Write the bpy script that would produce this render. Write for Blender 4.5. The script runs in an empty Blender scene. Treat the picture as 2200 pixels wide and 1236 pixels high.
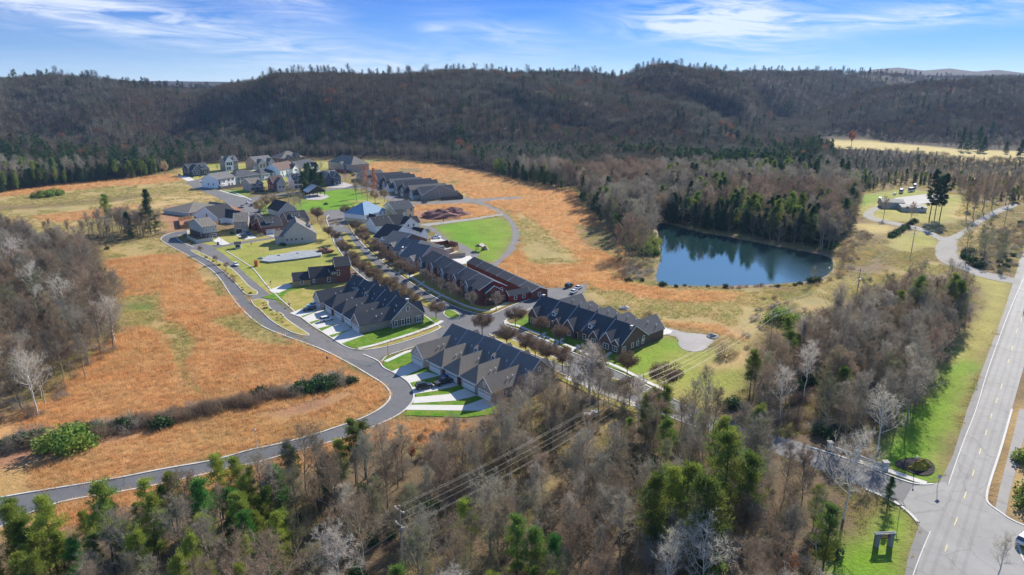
import bpy, math, random
import numpy as np
from mathutils import Vector, Matrix
from mathutils.geometry import tessellate_polygon
R = math.radians
rng = np.random.default_rng(7); random.seed(7)
scene = bpy.context.scene
COL = scene.collection
# ------------------------------------------------------------------ camera, light, exposure
CAM_H, PITCH, FPX = 78.0, 16.3, 1467.0        # drone height (m), tilt below the horizon, focal length for a 2200 px wide frame
cam_d = bpy.data.cameras.new('camera'); cam = bpy.data.objects.new('camera', cam_d); COL.objects.link(cam)
cam.location = (0, 0, CAM_H); cam.rotation_euler = (R(90-PITCH), 0, 0)
cam_d.sensor_width = 36; cam_d.lens = 36*FPX/2200; cam_d.clip_start = 1; cam_d.clip_end = 20000
scene.camera = cam
SUN_AZ, SUN_EL = 31.0, 31.0
sun_d = bpy.data.lights.new('sun', 'SUN'); sun_d.energy = 4.8; sun_d.angle = R(.5); sun_d.color = (1, .93, .82)
sun = bpy.data.objects.new('sun', sun_d); COL.objects.link(sun)
sdir = Vector((math.sin(R(SUN_AZ))*math.cos(R(SUN_EL)), math.cos(R(SUN_AZ))*math.cos(R(SUN_EL)), math.sin(R(SUN_EL))))
sun.rotation_euler = sdir.to_track_quat('Z', 'Y').to_euler()
vs = scene.view_settings; vs.view_transform = 'Standard'; vs.look = 'None'; vs.gamma = 1; vs.exposure = 0.82; vs.use_curve_mapping = False

class NT:
    def __init__(s, tree): s.t = tree; s.n = tree.nodes; s.l = tree.links
    def __call__(s, typ, ins=None, **kw):
        nd = s.n.new(typ)
        for k, v in kw.items(): setattr(nd, k, v)
        if ins:
            for k, v in ins.items():
                if isinstance(v, bpy.types.NodeSocket): s.l.new(v, nd.inputs[k])
                else: nd.inputs[k].default_value = v
        return nd
    def math(s, op, a, b=0.0, c=0.0, clamp=False):
        nd = s('ShaderNodeMath', operation=op, use_clamp=clamp)
        for i, v in enumerate((a, b, c)):
            if isinstance(v, bpy.types.NodeSocket): s.l.new(v, nd.inputs[i])
            else: nd.inputs[i].default_value = v
        return nd.outputs[0]
    def mix(s, f, a, b, blend='MIX'):
        nd = s('ShaderNodeMix', data_type='RGBA', blend_type=blend)
        for i, v in ((0, f), (6, a), (7, b)):
            if isinstance(v, bpy.types.NodeSocket): s.l.new(v, nd.inputs[i])
            else: nd.inputs[i].default_value = (v if i == 0 else (*v, 1) if len(v) == 3 else v)
        return nd.outputs[2]
    def ramp(s, f, stops):
        nd = s('ShaderNodeValToRGB'); s.l.new(f, nd.inputs[0]); e = nd.color_ramp.elements
        while len(e) < len(stops): e.new(.5)
        for i, (p, c) in enumerate(stops):
            e[i].position = p; e[i].color = (c, c, c, 1) if isinstance(c, (int, float)) else (*c, 1)
        return nd.outputs[0]
    def noise(s, vec, scale, detail=4, rough=.55, dist=0.0):
        nd = s('ShaderNodeTexNoise', {'Scale': scale, 'Detail': detail, 'Roughness': rough, 'Distortion': dist})
        if vec is not None: s.l.new(vec, nd.inputs['Vector'])
        return nd.outputs['Fac']

world = bpy.data.worlds.new('World'); scene.world = world; world.use_nodes = True
W = NT(world.node_tree); W.n.clear()
sky = W('ShaderNodeTexSky', sky_type='NISHITA', sun_disc=False, sun_elevation=R(SUN_EL), sun_rotation=R(SUN_AZ), altitude=300, air_density=1.0, dust_density=0.2, ozone_density=3.0)
tc = W('ShaderNodeTexCoord').outputs['Generated']
sep = W('ShaderNodeSeparateXYZ', {0: tc})
dx, dy, dz = sep.outputs
elf = W.math('MAXIMUM', dz, 0.0)
skyc = W.mix(1.0, sky.outputs[0], W.ramp(elf, [(0, (.29, .43, .70)), (.045, (.105, .245, .545)), (.115, (.046, .175, .48)), (.28, (.58, .84, 1.08)), (.6, (.62, .70, .80))]), 'MULTIPLY')
# cirrus: streaks on a plane high above, stretched along a wind direction
zc = W.math('MAXIMUM', dz, .02); zc = W.math('ADD', zc, .07)
u = W.math('DIVIDE', dx, zc); v = W.math('DIVIDE', dy, zc)
cv = W('ShaderNodeCombineXYZ', {0: W.math('ADD', W.math('MULTIPLY', u, .36), W.math('MULTIPLY', v, .10)), 1: W.math('ADD', W.math('MULTIPLY', v, .55), W.math('MULTIPLY', u, -.12)), 2: 0.0}).outputs[0]
n1 = W.noise(cv, 2.2, 9, .62, 1.6)
n2 = W.noise(cv, .55, 3, .5, .3)
cl = W.math('MULTIPLY', W.ramp(n1, [(.40, 0), (.72, 1)]), W.ramp(n2, [(.38, .08), (.62, 1)]))
# the cloud banks of this sky: (azimuth, elevation, half widths) as directions in the world
az = W.math('ARCTAN2', dx, dy); el = W.math('ARCSINE', dz)
banks = None
for (a, e, wa, we, tilt, amp) in [(-26, 4.3, 13, 1.2, -.10, .85), (-33, 6.0, 9, .9, -.08, .55), (-10, 1.6, 14, 1.2, 0, .45), (-17, 6.2, 3.2, 1.2, -.15, .7), (-28, 7.0, 5, .6, 0, .6), (15, 5.3, 6.5, 1.3, .05, 1.15), (17, 3.8, 5.2, 1.6, -.18, .95), (30, 4.8, 10, .8, .05, .9), (0, 3.9, 5, 1.1, -.2, .5), (-6, 4.4, 1.4, .5, 0, .35)]:
    da = W.math('DIVIDE', W.math('SUBTRACT', az, R(a)), R(wa))
    de = W.math('SUBTRACT', W.math('SUBTRACT', el, R(e)), W.math('MULTIPLY', W.math('SUBTRACT', az, R(a)), tilt))
    de = W.math('DIVIDE', de, R(we))
    g = W.math('MULTIPLY', W.math('EXPONENT', W.math('MULTIPLY', W.math('ADD', W.math('MULTIPLY', da, da), W.math('MULTIPLY', de, de)), -1.0)), amp)
    banks = g if banks is None else W.math('ADD', banks, g)
st = W('ShaderNodeCombineXYZ', {0: W.math('MULTIPLY', az, 5.0), 1: W.math('ADD', W.math('MULTIPLY', el, 34.0), W.math('MULTIPLY', az, 2.0)), 2: 0.0}).outputs[0]
n3 = W.noise(st, 1.6, 10, .64, 1.1)
bank = W.math('MULTIPLY', banks, W.math('MULTIPLY', W.ramp(n3, [(.36, 0), (.70, 1)]), 1.5), clamp=True)
cover = W.math('ADD', W.math('MULTIPLY', cl, .18), W.math('MULTIPLY', bank, 1.0), clamp=True)
hz = W.math('MULTIPLY', W.math('EXPONENT', W.math('MULTIPLY', W.math('ABSOLUTE', dz), -26.0)), .6)
skyc = W.mix(hz, skyc, (4.0, 4.75, 5.5))
skyc = W.mix(W.math('MULTIPLY', cover, .74), skyc, (4.9, 5.1, 5.35))
bg = W('ShaderNodeBackground', {0: skyc, 1: 0.125}); W.l.new(bg.outputs[0], W('ShaderNodeOutputWorld').inputs[0])

# ------------------------------------------------------------------ the survey: photograph pixels -> metres on the ground
cp, sp = math.cos(R(PITCH)), math.sin(R(PITCH))
def P(px, py, z=0.0):
    x = (px-1100)/FPX; y = -(py-618)/FPX; k = (z-CAM_H)/(-sp+y*cp)
    return Vector((x*k, (cp+y*sp)*k, z))
def J(X, Y, Z=0.0):
    dep = Y*cp-(Z-CAM_H)*sp; up = Y*sp+(Z-CAM_H)*cp
    return 1100+FPX*X/dep, 618-FPX*up/dep
def hm(p, dy):                                  # metres of upright thing that spans dy photo pixels, standing at p
    q = P(*p); dep = q.y*cp+CAM_H*sp
    return dy*dep/(FPX*cp)
def vnoise(x, y, seed=0):
    xi = np.floor(x).astype(np.int64); yi = np.floor(y).astype(np.int64); xf = x-xi; yf = y-yi
    def h(a, b):
        n = (a*374761393+b*668265263+seed*974711) & 0xffffffff
        n = ((n ^ (n >> 13))*1274126177) & 0xffffffff
        return ((n ^ (n >> 16)) & 0xffff)/65535.0
    xf = xf*xf*(3-2*xf); yf = yf*yf*(3-2*yf)
    return (h(xi, yi)*(1-xf)+h(xi+1, yi)*xf)*(1-yf)+(h(xi, yi+1)*(1-xf)+h(xi+1, yi+1)*xf)*yf
def fbm(x, y, sc, oct=4, seed=0):
    s = 0; a = 1; t = 0
    for i in range(oct):
        s = s+a*vnoise(x/sc*2**i+17.3*i, y/sc*2**i+9.1*i, seed+i); t += a; a *= .5
    return s/t
def inpoly(x, y, poly):
    x = np.asarray(x, float); y = np.asarray(y, float); r = np.zeros(x.shape, bool); n = len(poly)
    for i in range(n):
        x0, y0 = poly[i]; x1, y1 = poly[(i+1) % n]
        if y0 == y1: continue
        c = ((y0 > y) != (y1 > y)) & (x < (x1-x0)*(y-y0)/(y1-y0)+x0); r ^= c
    return r
def slope_px(py):
    y = -(py-618)/FPX; return (y*cp-sp)/(cp+y*sp)
def tab(t, rows, c): return np.interp(t, [(r[0]-1100)/1540 for r in rows], [r[c] for r in rows])
#           column, skyline row, distance of crest, distance where the slope starts
RIDGE_B = [(-700, 165, 1050, 560), (0, 160, 1120, 600), (120, 154, 1120, 640), (230, 163, 1130, 680), (330, 181, 1180, 720), (430, 194, 1250, 760), (520, 184, 1200, 800), (600, 156, 1100, 800), (700, 152, 1080, 800), (850, 156, 1120, 790), (950, 148, 1180, 790), (1100, 152, 1230, 790), (1250, 148, 1280, 780), (1330, 157, 1300, 780), (1400, 134, 1330, 760), (1440, 133, 1340, 760), (1500, 143, 1380, 760), (1600, 148, 1500, 860), (1680, 150, 1700, 1130), (1800, 148, 1950, 1230), (1900, 153, 2150, 1300), (2000, 160, 2500, 1500), (2600, 158, 3000, 1800)]
RIDGE_C = [(1640, 420, 1300, 1040), (1700, 290, 1330, 1050), (1780, 232, 1350, 1050), (1850, 200, 1350, 1040), (1900, 186, 1350, 1040), (1980, 176, 1360, 1030), (2100, 168, 1370, 1020), (2200, 163, 1380, 1000), (2700, 158, 1380, 980)]
RIDGE_D = [(-700, 176, 3600, 2200), (300, 174, 3600, 2200), (480, 176, 3600, 2200), (700, 190, 3600, 2200), (1500, 190, 4200, 2600), (1820, 160, 4300, 2800), (1880, 149, 4300, 2800), (1930, 145, 4300, 2800), (1985, 152, 4300, 2800), (2040, 147, 4300, 2800), (2095, 154, 4300, 2900), (2145, 150, 4300, 2900), (2200, 157, 4300, 2900), (2260, 152, 4300, 2900), (2700, 158, 4300, 2900)]
def ridge(x, y, rows, tree, seed, amp, back):
    yy = np.maximum(y, 1.0); t = x/yy; sk = tab(t, rows, 1); y1 = tab(t, rows, 2); y0 = tab(t, rows, 3)
    h1 = CAM_H+y1*slope_px(sk)-tree
    s = np.clip((y-y0)/(y1-y0), 0, 1); s = s**1.12*(1.0+.35*s*(1-s)); s = s*s*(3-2*s)*.45+s*.55
    b = np.clip((y-y1)/back, 0, 1); b = 1-.75*b*b*(3-2*b)
    env = np.clip((y-y0-40)/200, 0, 1)*np.clip((h1-8)/60, 0, 1)*np.clip((.47-t)/.12, .15, 1)*np.clip(1-(y-y1)/400, .2, 1)*np.clip((y1-y)/330, .07, 1)
    spur = (fbm(x+.55*y, y*.45, 210, 3, seed)-.5)*2*amp*env
    return np.maximum(h1*s*b+spur, 0)
def height(x, y):
    x = np.asarray(x, float); y = np.asarray(y, float)
    z = np.maximum(ridge(x, y, RIDGE_B, 14, 3, 95, 500), ridge(x, y, RIDGE_C, 14, 5, 22, 400))
    return np.maximum(z, ridge(x, y, RIDGE_D, 0, 9, 6, 900))

# ------------------------------------------------------------------ open land, in survey coordinates; last painted wins
FOREST, ORANGE, OLIVE, GREEN, TAN, SOIL, SCRUB, GOLD, LEAF, DGREEN, YGREEN = range(11)
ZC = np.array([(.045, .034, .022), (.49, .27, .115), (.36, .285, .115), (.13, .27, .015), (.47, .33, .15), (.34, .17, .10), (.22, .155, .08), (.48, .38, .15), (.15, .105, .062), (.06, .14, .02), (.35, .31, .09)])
LAND = [
 (SCRUB, [(-200, 380), (400, 362), (620, 338), (850, 340), (1240, 402), (1300, 470), (1410, 470), (1790, 500), (1850, 400), (2010, 330), (2400, 330), (2400, 1400), (-200, 1400)]),
 (LEAF, [(700, 1400), (-400, 1400), (-400, 1130), (250, 1080), (600, 1000), (850, 905), (1070, 895), (1250, 860), (1400, 870), (1520, 880), (1700, 700), (1890, 610), (2090, 600), (2110, 680), (2000, 850), (1930, 1000), (1850, 1100), (1790, 1400)]),
 (ORANGE, [(205, 535), (345, 510), (430, 570), (560, 700), (700, 760), (830, 830), (845, 850), (780, 900), (545, 968), (0, 1075), (-150, 1095), (-150, 920), (30, 895), (110, 850), (220, 750), (272, 690), (240, 620)]),
 (OLIVE, [(205, 535), (345, 508), (400, 545), (330, 548), (215, 562)]), (OLIVE, [(255, 640), (340, 632), (345, 690), (380, 720), (300, 703), (258, 706)]), (DGREEN, [(262, 648), (300, 648), (330, 668), (270, 665)]),
 (OLIVE, [(440, 690), (520, 672), (590, 715), (640, 745), (560, 740)]), (SCRUB, [(331, 625), (338, 625), (352, 700), (380, 738), (395, 790), (440, 852), (430, 852), (386, 795), (368, 740), (345, 705)]), (SCRUB, [(290, 640), (294, 640), (300, 700), (296, 700)]),
 (OLIVE, [(345, 690), (380, 690), (420, 740), (395, 800), (370, 760)]), (OLIVE, [(398, 548), (460, 590), (490, 640), (470, 640), (430, 590)]),
 (SOIL, [(-150, 985), (40, 962), (130, 955), (260, 935), (330, 930), (200, 968), (60, 1000), (-150, 1030)]), (SOIL, [(560, 895), (720, 850), (760, 845), (700, 880), (600, 905)]),
 (ORANGE, [(-150, 1150), (60, 1100), (250, 1045), (560, 980), (800, 905), (870, 900), (950, 905), (1010, 915), (960, 955), (820, 950), (640, 1010), (420, 1065), (200, 1120), (-150, 1190)]),
 (OLIVE, [(-200, 425), (150, 400), (380, 372), (400, 388), (480, 425), (500, 450), (400, 450), (370, 490), (330, 505), (250, 490), (150, 500), (-200, 545)]),
 (ORANGE, [(-200, 412), (140, 395), (300, 380), (375, 374), (395, 388), (330, 396), (230, 402), (100, 415), (-200, 440)]),
 (SCRUB, [(-200, 448), (100, 438), (250, 422), (350, 414), (300, 428), (110, 446), (-200, 465)]),
 (TAN, [(150, 455), (300, 425), (420, 402), (475, 432), (400, 440), (360, 470), (300, 458), (200, 470), (0, 495), (-100, 480)]),
 (ORANGE, [(60, 465), (200, 452), (300, 440), (260, 462), (120, 480)]), (SOIL, [(340, 470), (365, 440), (400, 445), (410, 490), (375, 500)]), (SOIL, [(478, 440), (520, 442), (545, 470), (520, 470), (485, 455)]),
 (YGREEN, [(385, 362), (460, 352), (800, 345), (830, 352), (700, 362), (740, 400), (640, 400), (470, 400), (385, 380)]),
 (ORANGE, [(755, 362), (800, 350), (850, 346), (960, 356), (1060, 376), (1150, 394), (1235, 412), (1250, 440), (1290, 480), (1340, 520), (1345, 600), (1250, 625), (1180, 618), (1080, 590), (1060, 570), (1110, 540), (1118, 500), (1100, 455), (1040, 438), (960, 402), (880, 378), (790, 372)]),
 (TAN, [(940, 392), (1010, 425), (985, 432), (930, 405)]), (SCRUB, [(855, 362), (900, 362), (910, 372), (860, 372)]), (SCRUB, [(950, 392), (1000, 390), (980, 398)]),
 (ORANGE, [(880, 440), (1000, 438), (1050, 445), (1080, 462), (1000, 470), (910, 478), (885, 460)]), (SOIL, [(890, 455), (940, 450), (990, 448), (985, 470), (910, 476), (885, 470)]),
 (OLIVE, [(1110, 450), (1180, 500), (1240, 560), (1300, 560), (1330, 590), (1250, 620), (1140, 580), (1120, 540)]), (ORANGE, [(1090, 560), (1180, 570), (1300, 560), (1320, 600), (1240, 615), (1140, 600)]), (SCRUB, [(1230, 480), (1320, 500), (1340, 560), (1260, 530)]),
 (OLIVE, [(1250, 625), (1345, 600), (1420, 620), (1640, 622), (1710, 645), (1660, 700), (1600, 745), (1530, 718), (1420, 702), (1330, 668), (1245, 640)]),
 (ORANGE, [(1270, 600), (1350, 608), (1430, 622), (1600, 630), (1560, 650), (1400, 645), (1300, 630)]), (TAN, [(1290, 630), (1330, 625), (1400, 655), (1380, 665), (1310, 650)]), (ORANGE, [(1420, 690), (1560, 700), (1600, 735), (1530, 716), (1430, 700)]),
 (YGREEN, [(1395, 725), (1440, 716), (1460, 742), (1525, 755), (1600, 735), (1620, 765), (1600, 830), (1540, 870), (1450, 860), (1360, 815), (1325, 775)]),
 (GREEN, [(1345, 770), (1400, 735), (1440, 718), (1456, 735), (1460, 750), (1420, 765), (1400, 800), (1370, 815), (1330, 790)]), (TAN, [(1560, 760), (1600, 750), (1610, 790), (1540, 800), (1500, 790)]),
 (OLIVE, [(1290, 900), (1250, 950), (1170, 1030), (1060, 1110), (1110, 1110), (1230, 1000), (1300, 940), (1340, 900)]),
 (OLIVE, [(1700, 640), (1800, 590), (1860, 600), (1930, 570), (2010, 560), (2060, 585), (1900, 600), (1720, 700)]), (YGREEN, [(1910, 510), (1990, 490), (2020, 525), (1960, 545), (1900, 530)]),
 (YGREEN, [(1840, 420), (1950, 405), (2060, 420), (2080, 450), (2050, 480), (1880, 475), (1840, 455)]), (GREEN, [(1842, 425), (1890, 415), (1880, 430), (1850, 450)]), (TAN, [(2070, 425), (2110, 440), (2080, 475), (2050, 470)]),
 (GOLD, [(1825, 480), (1890, 482), (1930, 490), (1905, 505), (1850, 500)]), (TAN, [(2060, 520), (2120, 480), (2150, 470), (2100, 520), (2065, 560)]),
 (SCRUB, [(2070, 540), (2130, 490), (2230, 450), (2230, 520), (2160, 590), (2090, 575)]),
 (GOLD, [(1770, 299), (1850, 302), (1990, 314), (2070, 322), (2300, 328), (2300, 352), (2080, 346), (1990, 331), (1900, 323), (1785, 320)]),
 (YGREEN, [(2075, 585), (2180, 608), (2172, 650), (2130, 740), (2090, 830), (2050, 920), (2012, 1035), (1940, 1040), (1900, 1000), (1930, 930), (2000, 830), (2040, 760), (2100, 680), (2120, 640)]),
 (GREEN, [(2060, 780), (2100, 775), (2040, 920), (2000, 1040), (1940, 1038), (1880, 1000), (1920, 920), (2000, 850)]),
 (GREEN, [(1905, 1070), (1960, 1100), (1974, 1140), (1935, 1260), (1780, 1260), (1790, 1190), (1860, 1140)]),
 (ORANGE, [(2178, 880), (2190, 880), (2160, 1000), (2140, 1085), (2120, 1075), (2140, 1000)]), (TAN, [(2185, 900), (2400, 800), (2400, 1150), (2165, 1110)]), (YGREEN, [(2160, 590), (2240, 500), (2300, 480), (2260, 600), (2200, 560)]),
 (YGREEN, [(400, 530), (520, 490), (700, 480), (760, 560), (740, 610), (620, 640), (560, 640), (440, 548)]),
 (YGREEN, [(555, 575), (720, 560), (740, 610), (680, 620), (600, 645)]), (GREEN, [(600, 645), (680, 615), (740, 600), (700, 640), (640, 665)]),
 (GREEN, [(935, 486), (1000, 474), (1085, 466), (1103, 490), (1100, 515), (1080, 548), (1062, 565), (1030, 560), (990, 535), (955, 510)]),
 (GREEN, [(640, 434), (690, 408), (760, 404), (800, 430), (800, 448), (700, 452), (640, 455)]), (YGREEN, [(760, 430), (830, 428), (840, 445), (780, 450)]),
 (YGREEN, [(930, 390), (1000, 420), (1010, 430), (960, 420), (920, 400)]),
 (GREEN, [(530, 432), (575, 430), (600, 460), (570, 465)]), (GREEN, [(470, 410), (530, 408), (540, 428), (515, 424)]),
]
def zones(x, y):
    px, py = J(x, np.maximum(y, 20.0)); z = np.zeros(px.shape, int)
    for k, poly in LAND: z[inpoly(px, py, poly)] = k
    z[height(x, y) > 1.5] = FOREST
    return z
HAZE = 0.00006
# ------------------------------------------------------------------ helpers
def link(o, parent=None):
    COL.objects.link(o)
    if parent is not None: o.parent = parent
    return o
def tag(o, label=None, cat=None, group=None, kind=None):
    if label: o['label'] = label
    if cat: o['category'] = cat
    if group: o['group'] = group
    if kind: o['kind'] = kind
    return o
def empty(name, loc, rz, label, cat, group=None):
    o = bpy.data.objects.new(name, None); o.location = loc; o.rotation_euler = (0, 0, rz); o.empty_display_size = .5
    return tag(link(o), label, cat, group)
class MB:
    def __init__(s): s.v = []; s.f = []; s.m = []
    def add(s, vs, fs, m=0):
        b = len(s.v); s.v += [tuple(q) for q in vs]; s.f += [tuple(b+i for i in f) for f in fs]; s.m += [m]*len(fs); return s
    def box(s, x0, x1, y0, y1, z0, z1, m=0, M=None):
        vs = [Vector(q) for q in ((x0, y0, z0), (x1, y0, z0), (x1, y1, z0), (x0, y1, z0), (x0, y0, z1), (x1, y0, z1), (x1, y1, z1), (x0, y1, z1))]
        if M is not None: vs = [M @ q for q in vs]
        return s.add(vs, [(0, 3, 2, 1), (4, 5, 6, 7), (0, 1, 5, 4), (1, 2, 6, 5), (2, 3, 7, 6), (3, 0, 4, 7)], m)
    def hull8(s, a, b, m=0):                       # two quads joined: a, b = lists of 4 points
        return s.add(list(a)+list(b), [(3, 2, 1, 0), (4, 5, 6, 7), (0, 1, 5, 4), (1, 2, 6, 5), (2, 3, 7, 6), (3, 0, 4, 7)], m)
    def prism(s, prof, axis, a0, a1, m=0):         # profile in (other axis, z), extruded along x or y
        n = len(prof)
        f = (lambda t, q: (t, q[0], q[1])) if axis == 'x' else (lambda t, q: (q[0], t, q[1]))
        vs = [f(a0, q) for q in prof]+[f(a1, q) for q in prof]
        return s.add(vs, [tuple(range(n))[::-1], tuple(range(n, 2*n))]+[(i, (i+1) % n, n+(i+1) % n, n+i) for i in range(n)], m)
    def tube(s, a, b, r0, r1=None, n=6, m=0, cap=True):
        a = Vector(a); b = Vector(b); r1 = r0 if r1 is None else r1; d = (b-a).normalized()
        u = d.cross(Vector((0, 0, 1)) if abs(d.z) < .9 else Vector((1, 0, 0))).normalized(); w = d.cross(u)
        vs = [a+(u*math.cos(6.2832*i/n)+w*math.sin(6.2832*i/n))*r0 for i in range(n)]+[b+(u*math.cos(6.2832*i/n)+w*math.sin(6.2832*i/n))*r1 for i in range(n)]
        fs = [(i, (i+1) % n, n+(i+1) % n, n+i) for i in range(n)]
        if cap: fs += [tuple(range(n))[::-1], tuple(range(n, 2*n))]
        return s.add(vs, fs, m)
    def mesh(s, name, mats):
        me = bpy.data.meshes.new(name); me.from_pydata(s.v, [], s.f)
        for m in (mats if isinstance(mats, (list, tuple)) else [mats]): me.materials.append(m)
        if max(s.m, default=0): me.polygons.foreach_set('material_index', s.m)
        me.update(); return me
    def build(s, name, mats, parent=None): return link(bpy.data.objects.new(name, s.mesh(name, mats)), parent)

MATS = {}
def mat(name, col, rough=.85, var=.12, scale=3.0, spec=.3, bump=0.0, metal=0.0, bands=None, rnd=0.0, alt=None, trans=None):
    if name in MATS: return MATS[name]
    m = bpy.data.materials.new(name); m.use_nodes = True; N = NT(m.node_tree); N.n.clear()
    out = N('ShaderNodeOutputMaterial'); b = N('ShaderNodeBsdfPrincipled', {'Roughness': rough, 'Metallic': metal, 'Specular IOR Level': spec})
    geo = N('ShaderNodeNewGeometry').outputs['Position']; c = N('ShaderNodeRGB').outputs[0]; c.default_value = (*col, 1)
    if alt is not None: c = N.mix(N.ramp(N.noise(geo, scale*.23, 3), [(.42, 0), (.6, 1)]), c, alt)
    if var:
        n = N.noise(geo, scale, 5, .6); f = N.math('ADD', N.math('MULTIPLY', n, 2*var), 1-var)
        n2 = N.noise(geo, scale*.13, 3); f = N.math('MULTIPLY', f, N.math('ADD', N.math('MULTIPLY', n2, 1.2*var), 1-.6*var))
        if bands:
            oc = N('ShaderNodeTexCoord').outputs['Object']; z = N('ShaderNodeSeparateXYZ', {0: oc}).outputs[2]
            w = N.math('FRACT', N.math('MULTIPLY', z, 1/bands)); f = N.math('MULTIPLY', f, N.math('ADD', N.math('MULTIPLY', w, .22), .89))
        c = N.mix(1.0, c, N('ShaderNodeCombineColor', {0: f, 1: f, 2: f}).outputs[0], 'MULTIPLY')
    if rnd:
        r = N('ShaderNodeObjectInfo').outputs['Random']; f = N.math('ADD', N.math('MULTIPLY', r, 2*rnd), 1-rnd)
        g = N.math('ADD', N.math('MULTIPLY', N.math('FRACT', N.math('MULTIPLY', r, 7.3)), .25*rnd), 1-.08*rnd)
        c = N.mix(1.0, c, N('ShaderNodeCombineColor', {0: f, 1: N.math('MULTIPLY', f, g), 2: f}).outputs[0], 'MULTIPLY')
    N.l.new(c, b.inputs['Base Color'])
    if bump: bn = N('ShaderNodeBump', {'Strength': bump, 'Distance': .3, 'Height': N.noise(geo, scale*2, 4)}); N.l.new(bn.outputs[0], b.inputs['Normal'])
    sh = b.outputs[0]
    if trans:
        tr = N('ShaderNodeBsdfTranslucent'); N.l.new(c, tr.inputs[0]); ms = N('ShaderNodeMixShader', {0: trans, 1: sh, 2: tr.outputs[0]}); sh = ms.outputs[0]
    N.l.new(sh, out.inputs[0]); MATS[name] = m; return m

# ------------------------------------------------------------------ ground
def ground_material():
    m = bpy.data.materials.new('ground'); m.use_nodes = True; N = NT(m.node_tree); N.n.clear()
    geo = N('ShaderNodeNewGeometry').outputs['Position']; c = N('ShaderNodeAttribute', attribute_name='land').outputs['Color']
    a = N.noise(geo, .9, 6, .65); b_ = N.noise(geo, .09, 5, .6); d = N.noise(geo, 4.5, 3, .6)
    f = N.math('MULTIPLY', N.math('ADD', N.math('MULTIPLY', a, 1.1), .45), N.math('MULTIPLY', N.math('ADD', N.math('MULTIPLY', b_, .9), .55), N.math('ADD', N.math('MULTIPLY', d, .5), .75)))
    c = N.mix(1.0, c, N('ShaderNodeCombineColor', {0: f, 1: f, 2: f}).outputs[0], 'MULTIPLY')
    c = N.mix(N.math('MULTIPLY', N.ramp(N.noise(geo, .16, 6, .7), [(.5, 0), (.68, 1)]), .2), c, (.24, .20, .07))
    bp = N('ShaderNodeBump', {'Strength': .6, 'Distance': .5, 'Height': N.noise(geo, 1.6, 5, .7)})
    bs = N('ShaderNodeBsdfPrincipled', {'Base Color': c, 'Roughness': .95, 'Specular IOR Level': .1, 'Normal': bp.outputs[0]})
    N.l.new(bs.outputs[0], N('ShaderNodeOutputMaterial').inputs[0]); return m
ts = np.arange(-1.5, 1.5001, .0062); rr = [80.0]
while rr[-1] < 9000: rr.append(rr[-1]*1.0062)
rr = np.array(rr); TX, RRR = np.meshgrid(ts, rr); GX = TX*RRR; GY = RRR-250
GZ = height(GX, GY)
ww = np.minimum(3.2, RRR*.008)
wx = (fbm(GX, GY, 9, 3, 21)-.5)*2*ww; wy = (fbm(GX, GY, 9, 3, 33)-.5)*2*ww
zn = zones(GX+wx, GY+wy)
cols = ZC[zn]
big = fbm(GX, GY, 38, 4, 51)[..., None]; fine = fbm(GX, GY, 7, 3, 61)[..., None]
og = ZC[ORANGE]; ol = ZC[OLIVE]
mo = np.clip((big-.50)*6, 0, .7)*(zn == ORANGE)[..., None]; cols = cols*(1-mo)+np.array((.36, .24, .09))*mo
mo = np.clip((fine-.58)*5, 0, .6)*(zn == OLIVE)[..., None]; cols = cols*(1-mo)+og*mo
mo = np.clip((big-.5)*5, 0, .6)*np.isin(zn, (GREEN, YGREEN))[..., None]; cols = cols*(1-mo)+np.array((.22, .27, .035))*mo
# soften the boundaries of the plant cover
for _ in range(2): cols[1:-1, 1:-1] = (cols[1:-1, 1:-1]*2+cols[:-2, 1:-1]+cols[2:, 1:-1]+cols[1:-1, :-2]+cols[1:-1, 2:])/6
ny, nx = GX.shape; idx = np.arange(nx*ny).reshape(ny, nx)
me = bpy.data.meshes.new('ground')
q = np.stack([idx[:-1, :-1], idx[:-1, 1:], idx[1:, 1:], idx[1:, :-1]], -1).reshape(-1)
me.vertices.add(nx*ny); me.vertices.foreach_set('co', np.stack([GX, GY, GZ], -1).reshape(-1))
nf = (nx-1)*(ny-1); me.loops.add(nf*4); me.loops.foreach_set('vertex_index', q); me.polygons.add(nf)
me.polygons.foreach_set('loop_start', np.arange(0, nf*4, 4)); me.update(); me.validate()
ca = me.color_attributes.new('land', 'FLOAT_COLOR', 'POINT')
ca.data.foreach_set('color', np.concatenate([cols, np.ones(cols.shape[:2]+(1,))], -1).reshape(-1))
me.materials.append(ground_material()); me.polygons.foreach_set('use_smooth', np.ones(nf, bool))
tag(link(bpy.data.objects.new('ground', me)), kind='structure')

LAYER = [0.02]; SHEETS = []
def sheet(name, px, m, parent=None, raw=False, kind='structure', lift=None, smooth=0, step=.004):
    if name != 'pond_shore': SHEETS.append((name, list(px)))
    pts = [Vector((*p, 0)) if raw else P(*p) for p in px]
    for _ in range(smooth):
        pts = [w for i in range(len(pts)) for w in (pts[i]*.75+pts[(i+1) % len(pts)]*.25, pts[i]*.25+pts[(i+1) % len(pts)]*.75)]
    if lift is None: LAYER[0] += step; z = LAYER[0]
    else: z = lift
    mb = MB(); mb.v = [(p.x, p.y, z) for p in pts]
    fs = tessellate_polygon([pts]); out = []
    for f in fs:
        a, b, c = (pts[i] for i in f); out.append(tuple(f) if (b-a).cross(c-a).z > 0 else tuple(f)[::-1])
    mb.f = out; mb.m = [0]*len(out)
    o = mb.build(name, m, parent)
    if kind: o['kind'] = kind
    return o
def smooth_line(pts, n=2):
    for _ in range(n):
        pts = [pts[0]]+[w for a, b in zip(pts[:-1], pts[1:]) for w in (a*.75+b*.25, a*.25+b*.75)]+[pts[-1]]
    return pts
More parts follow.
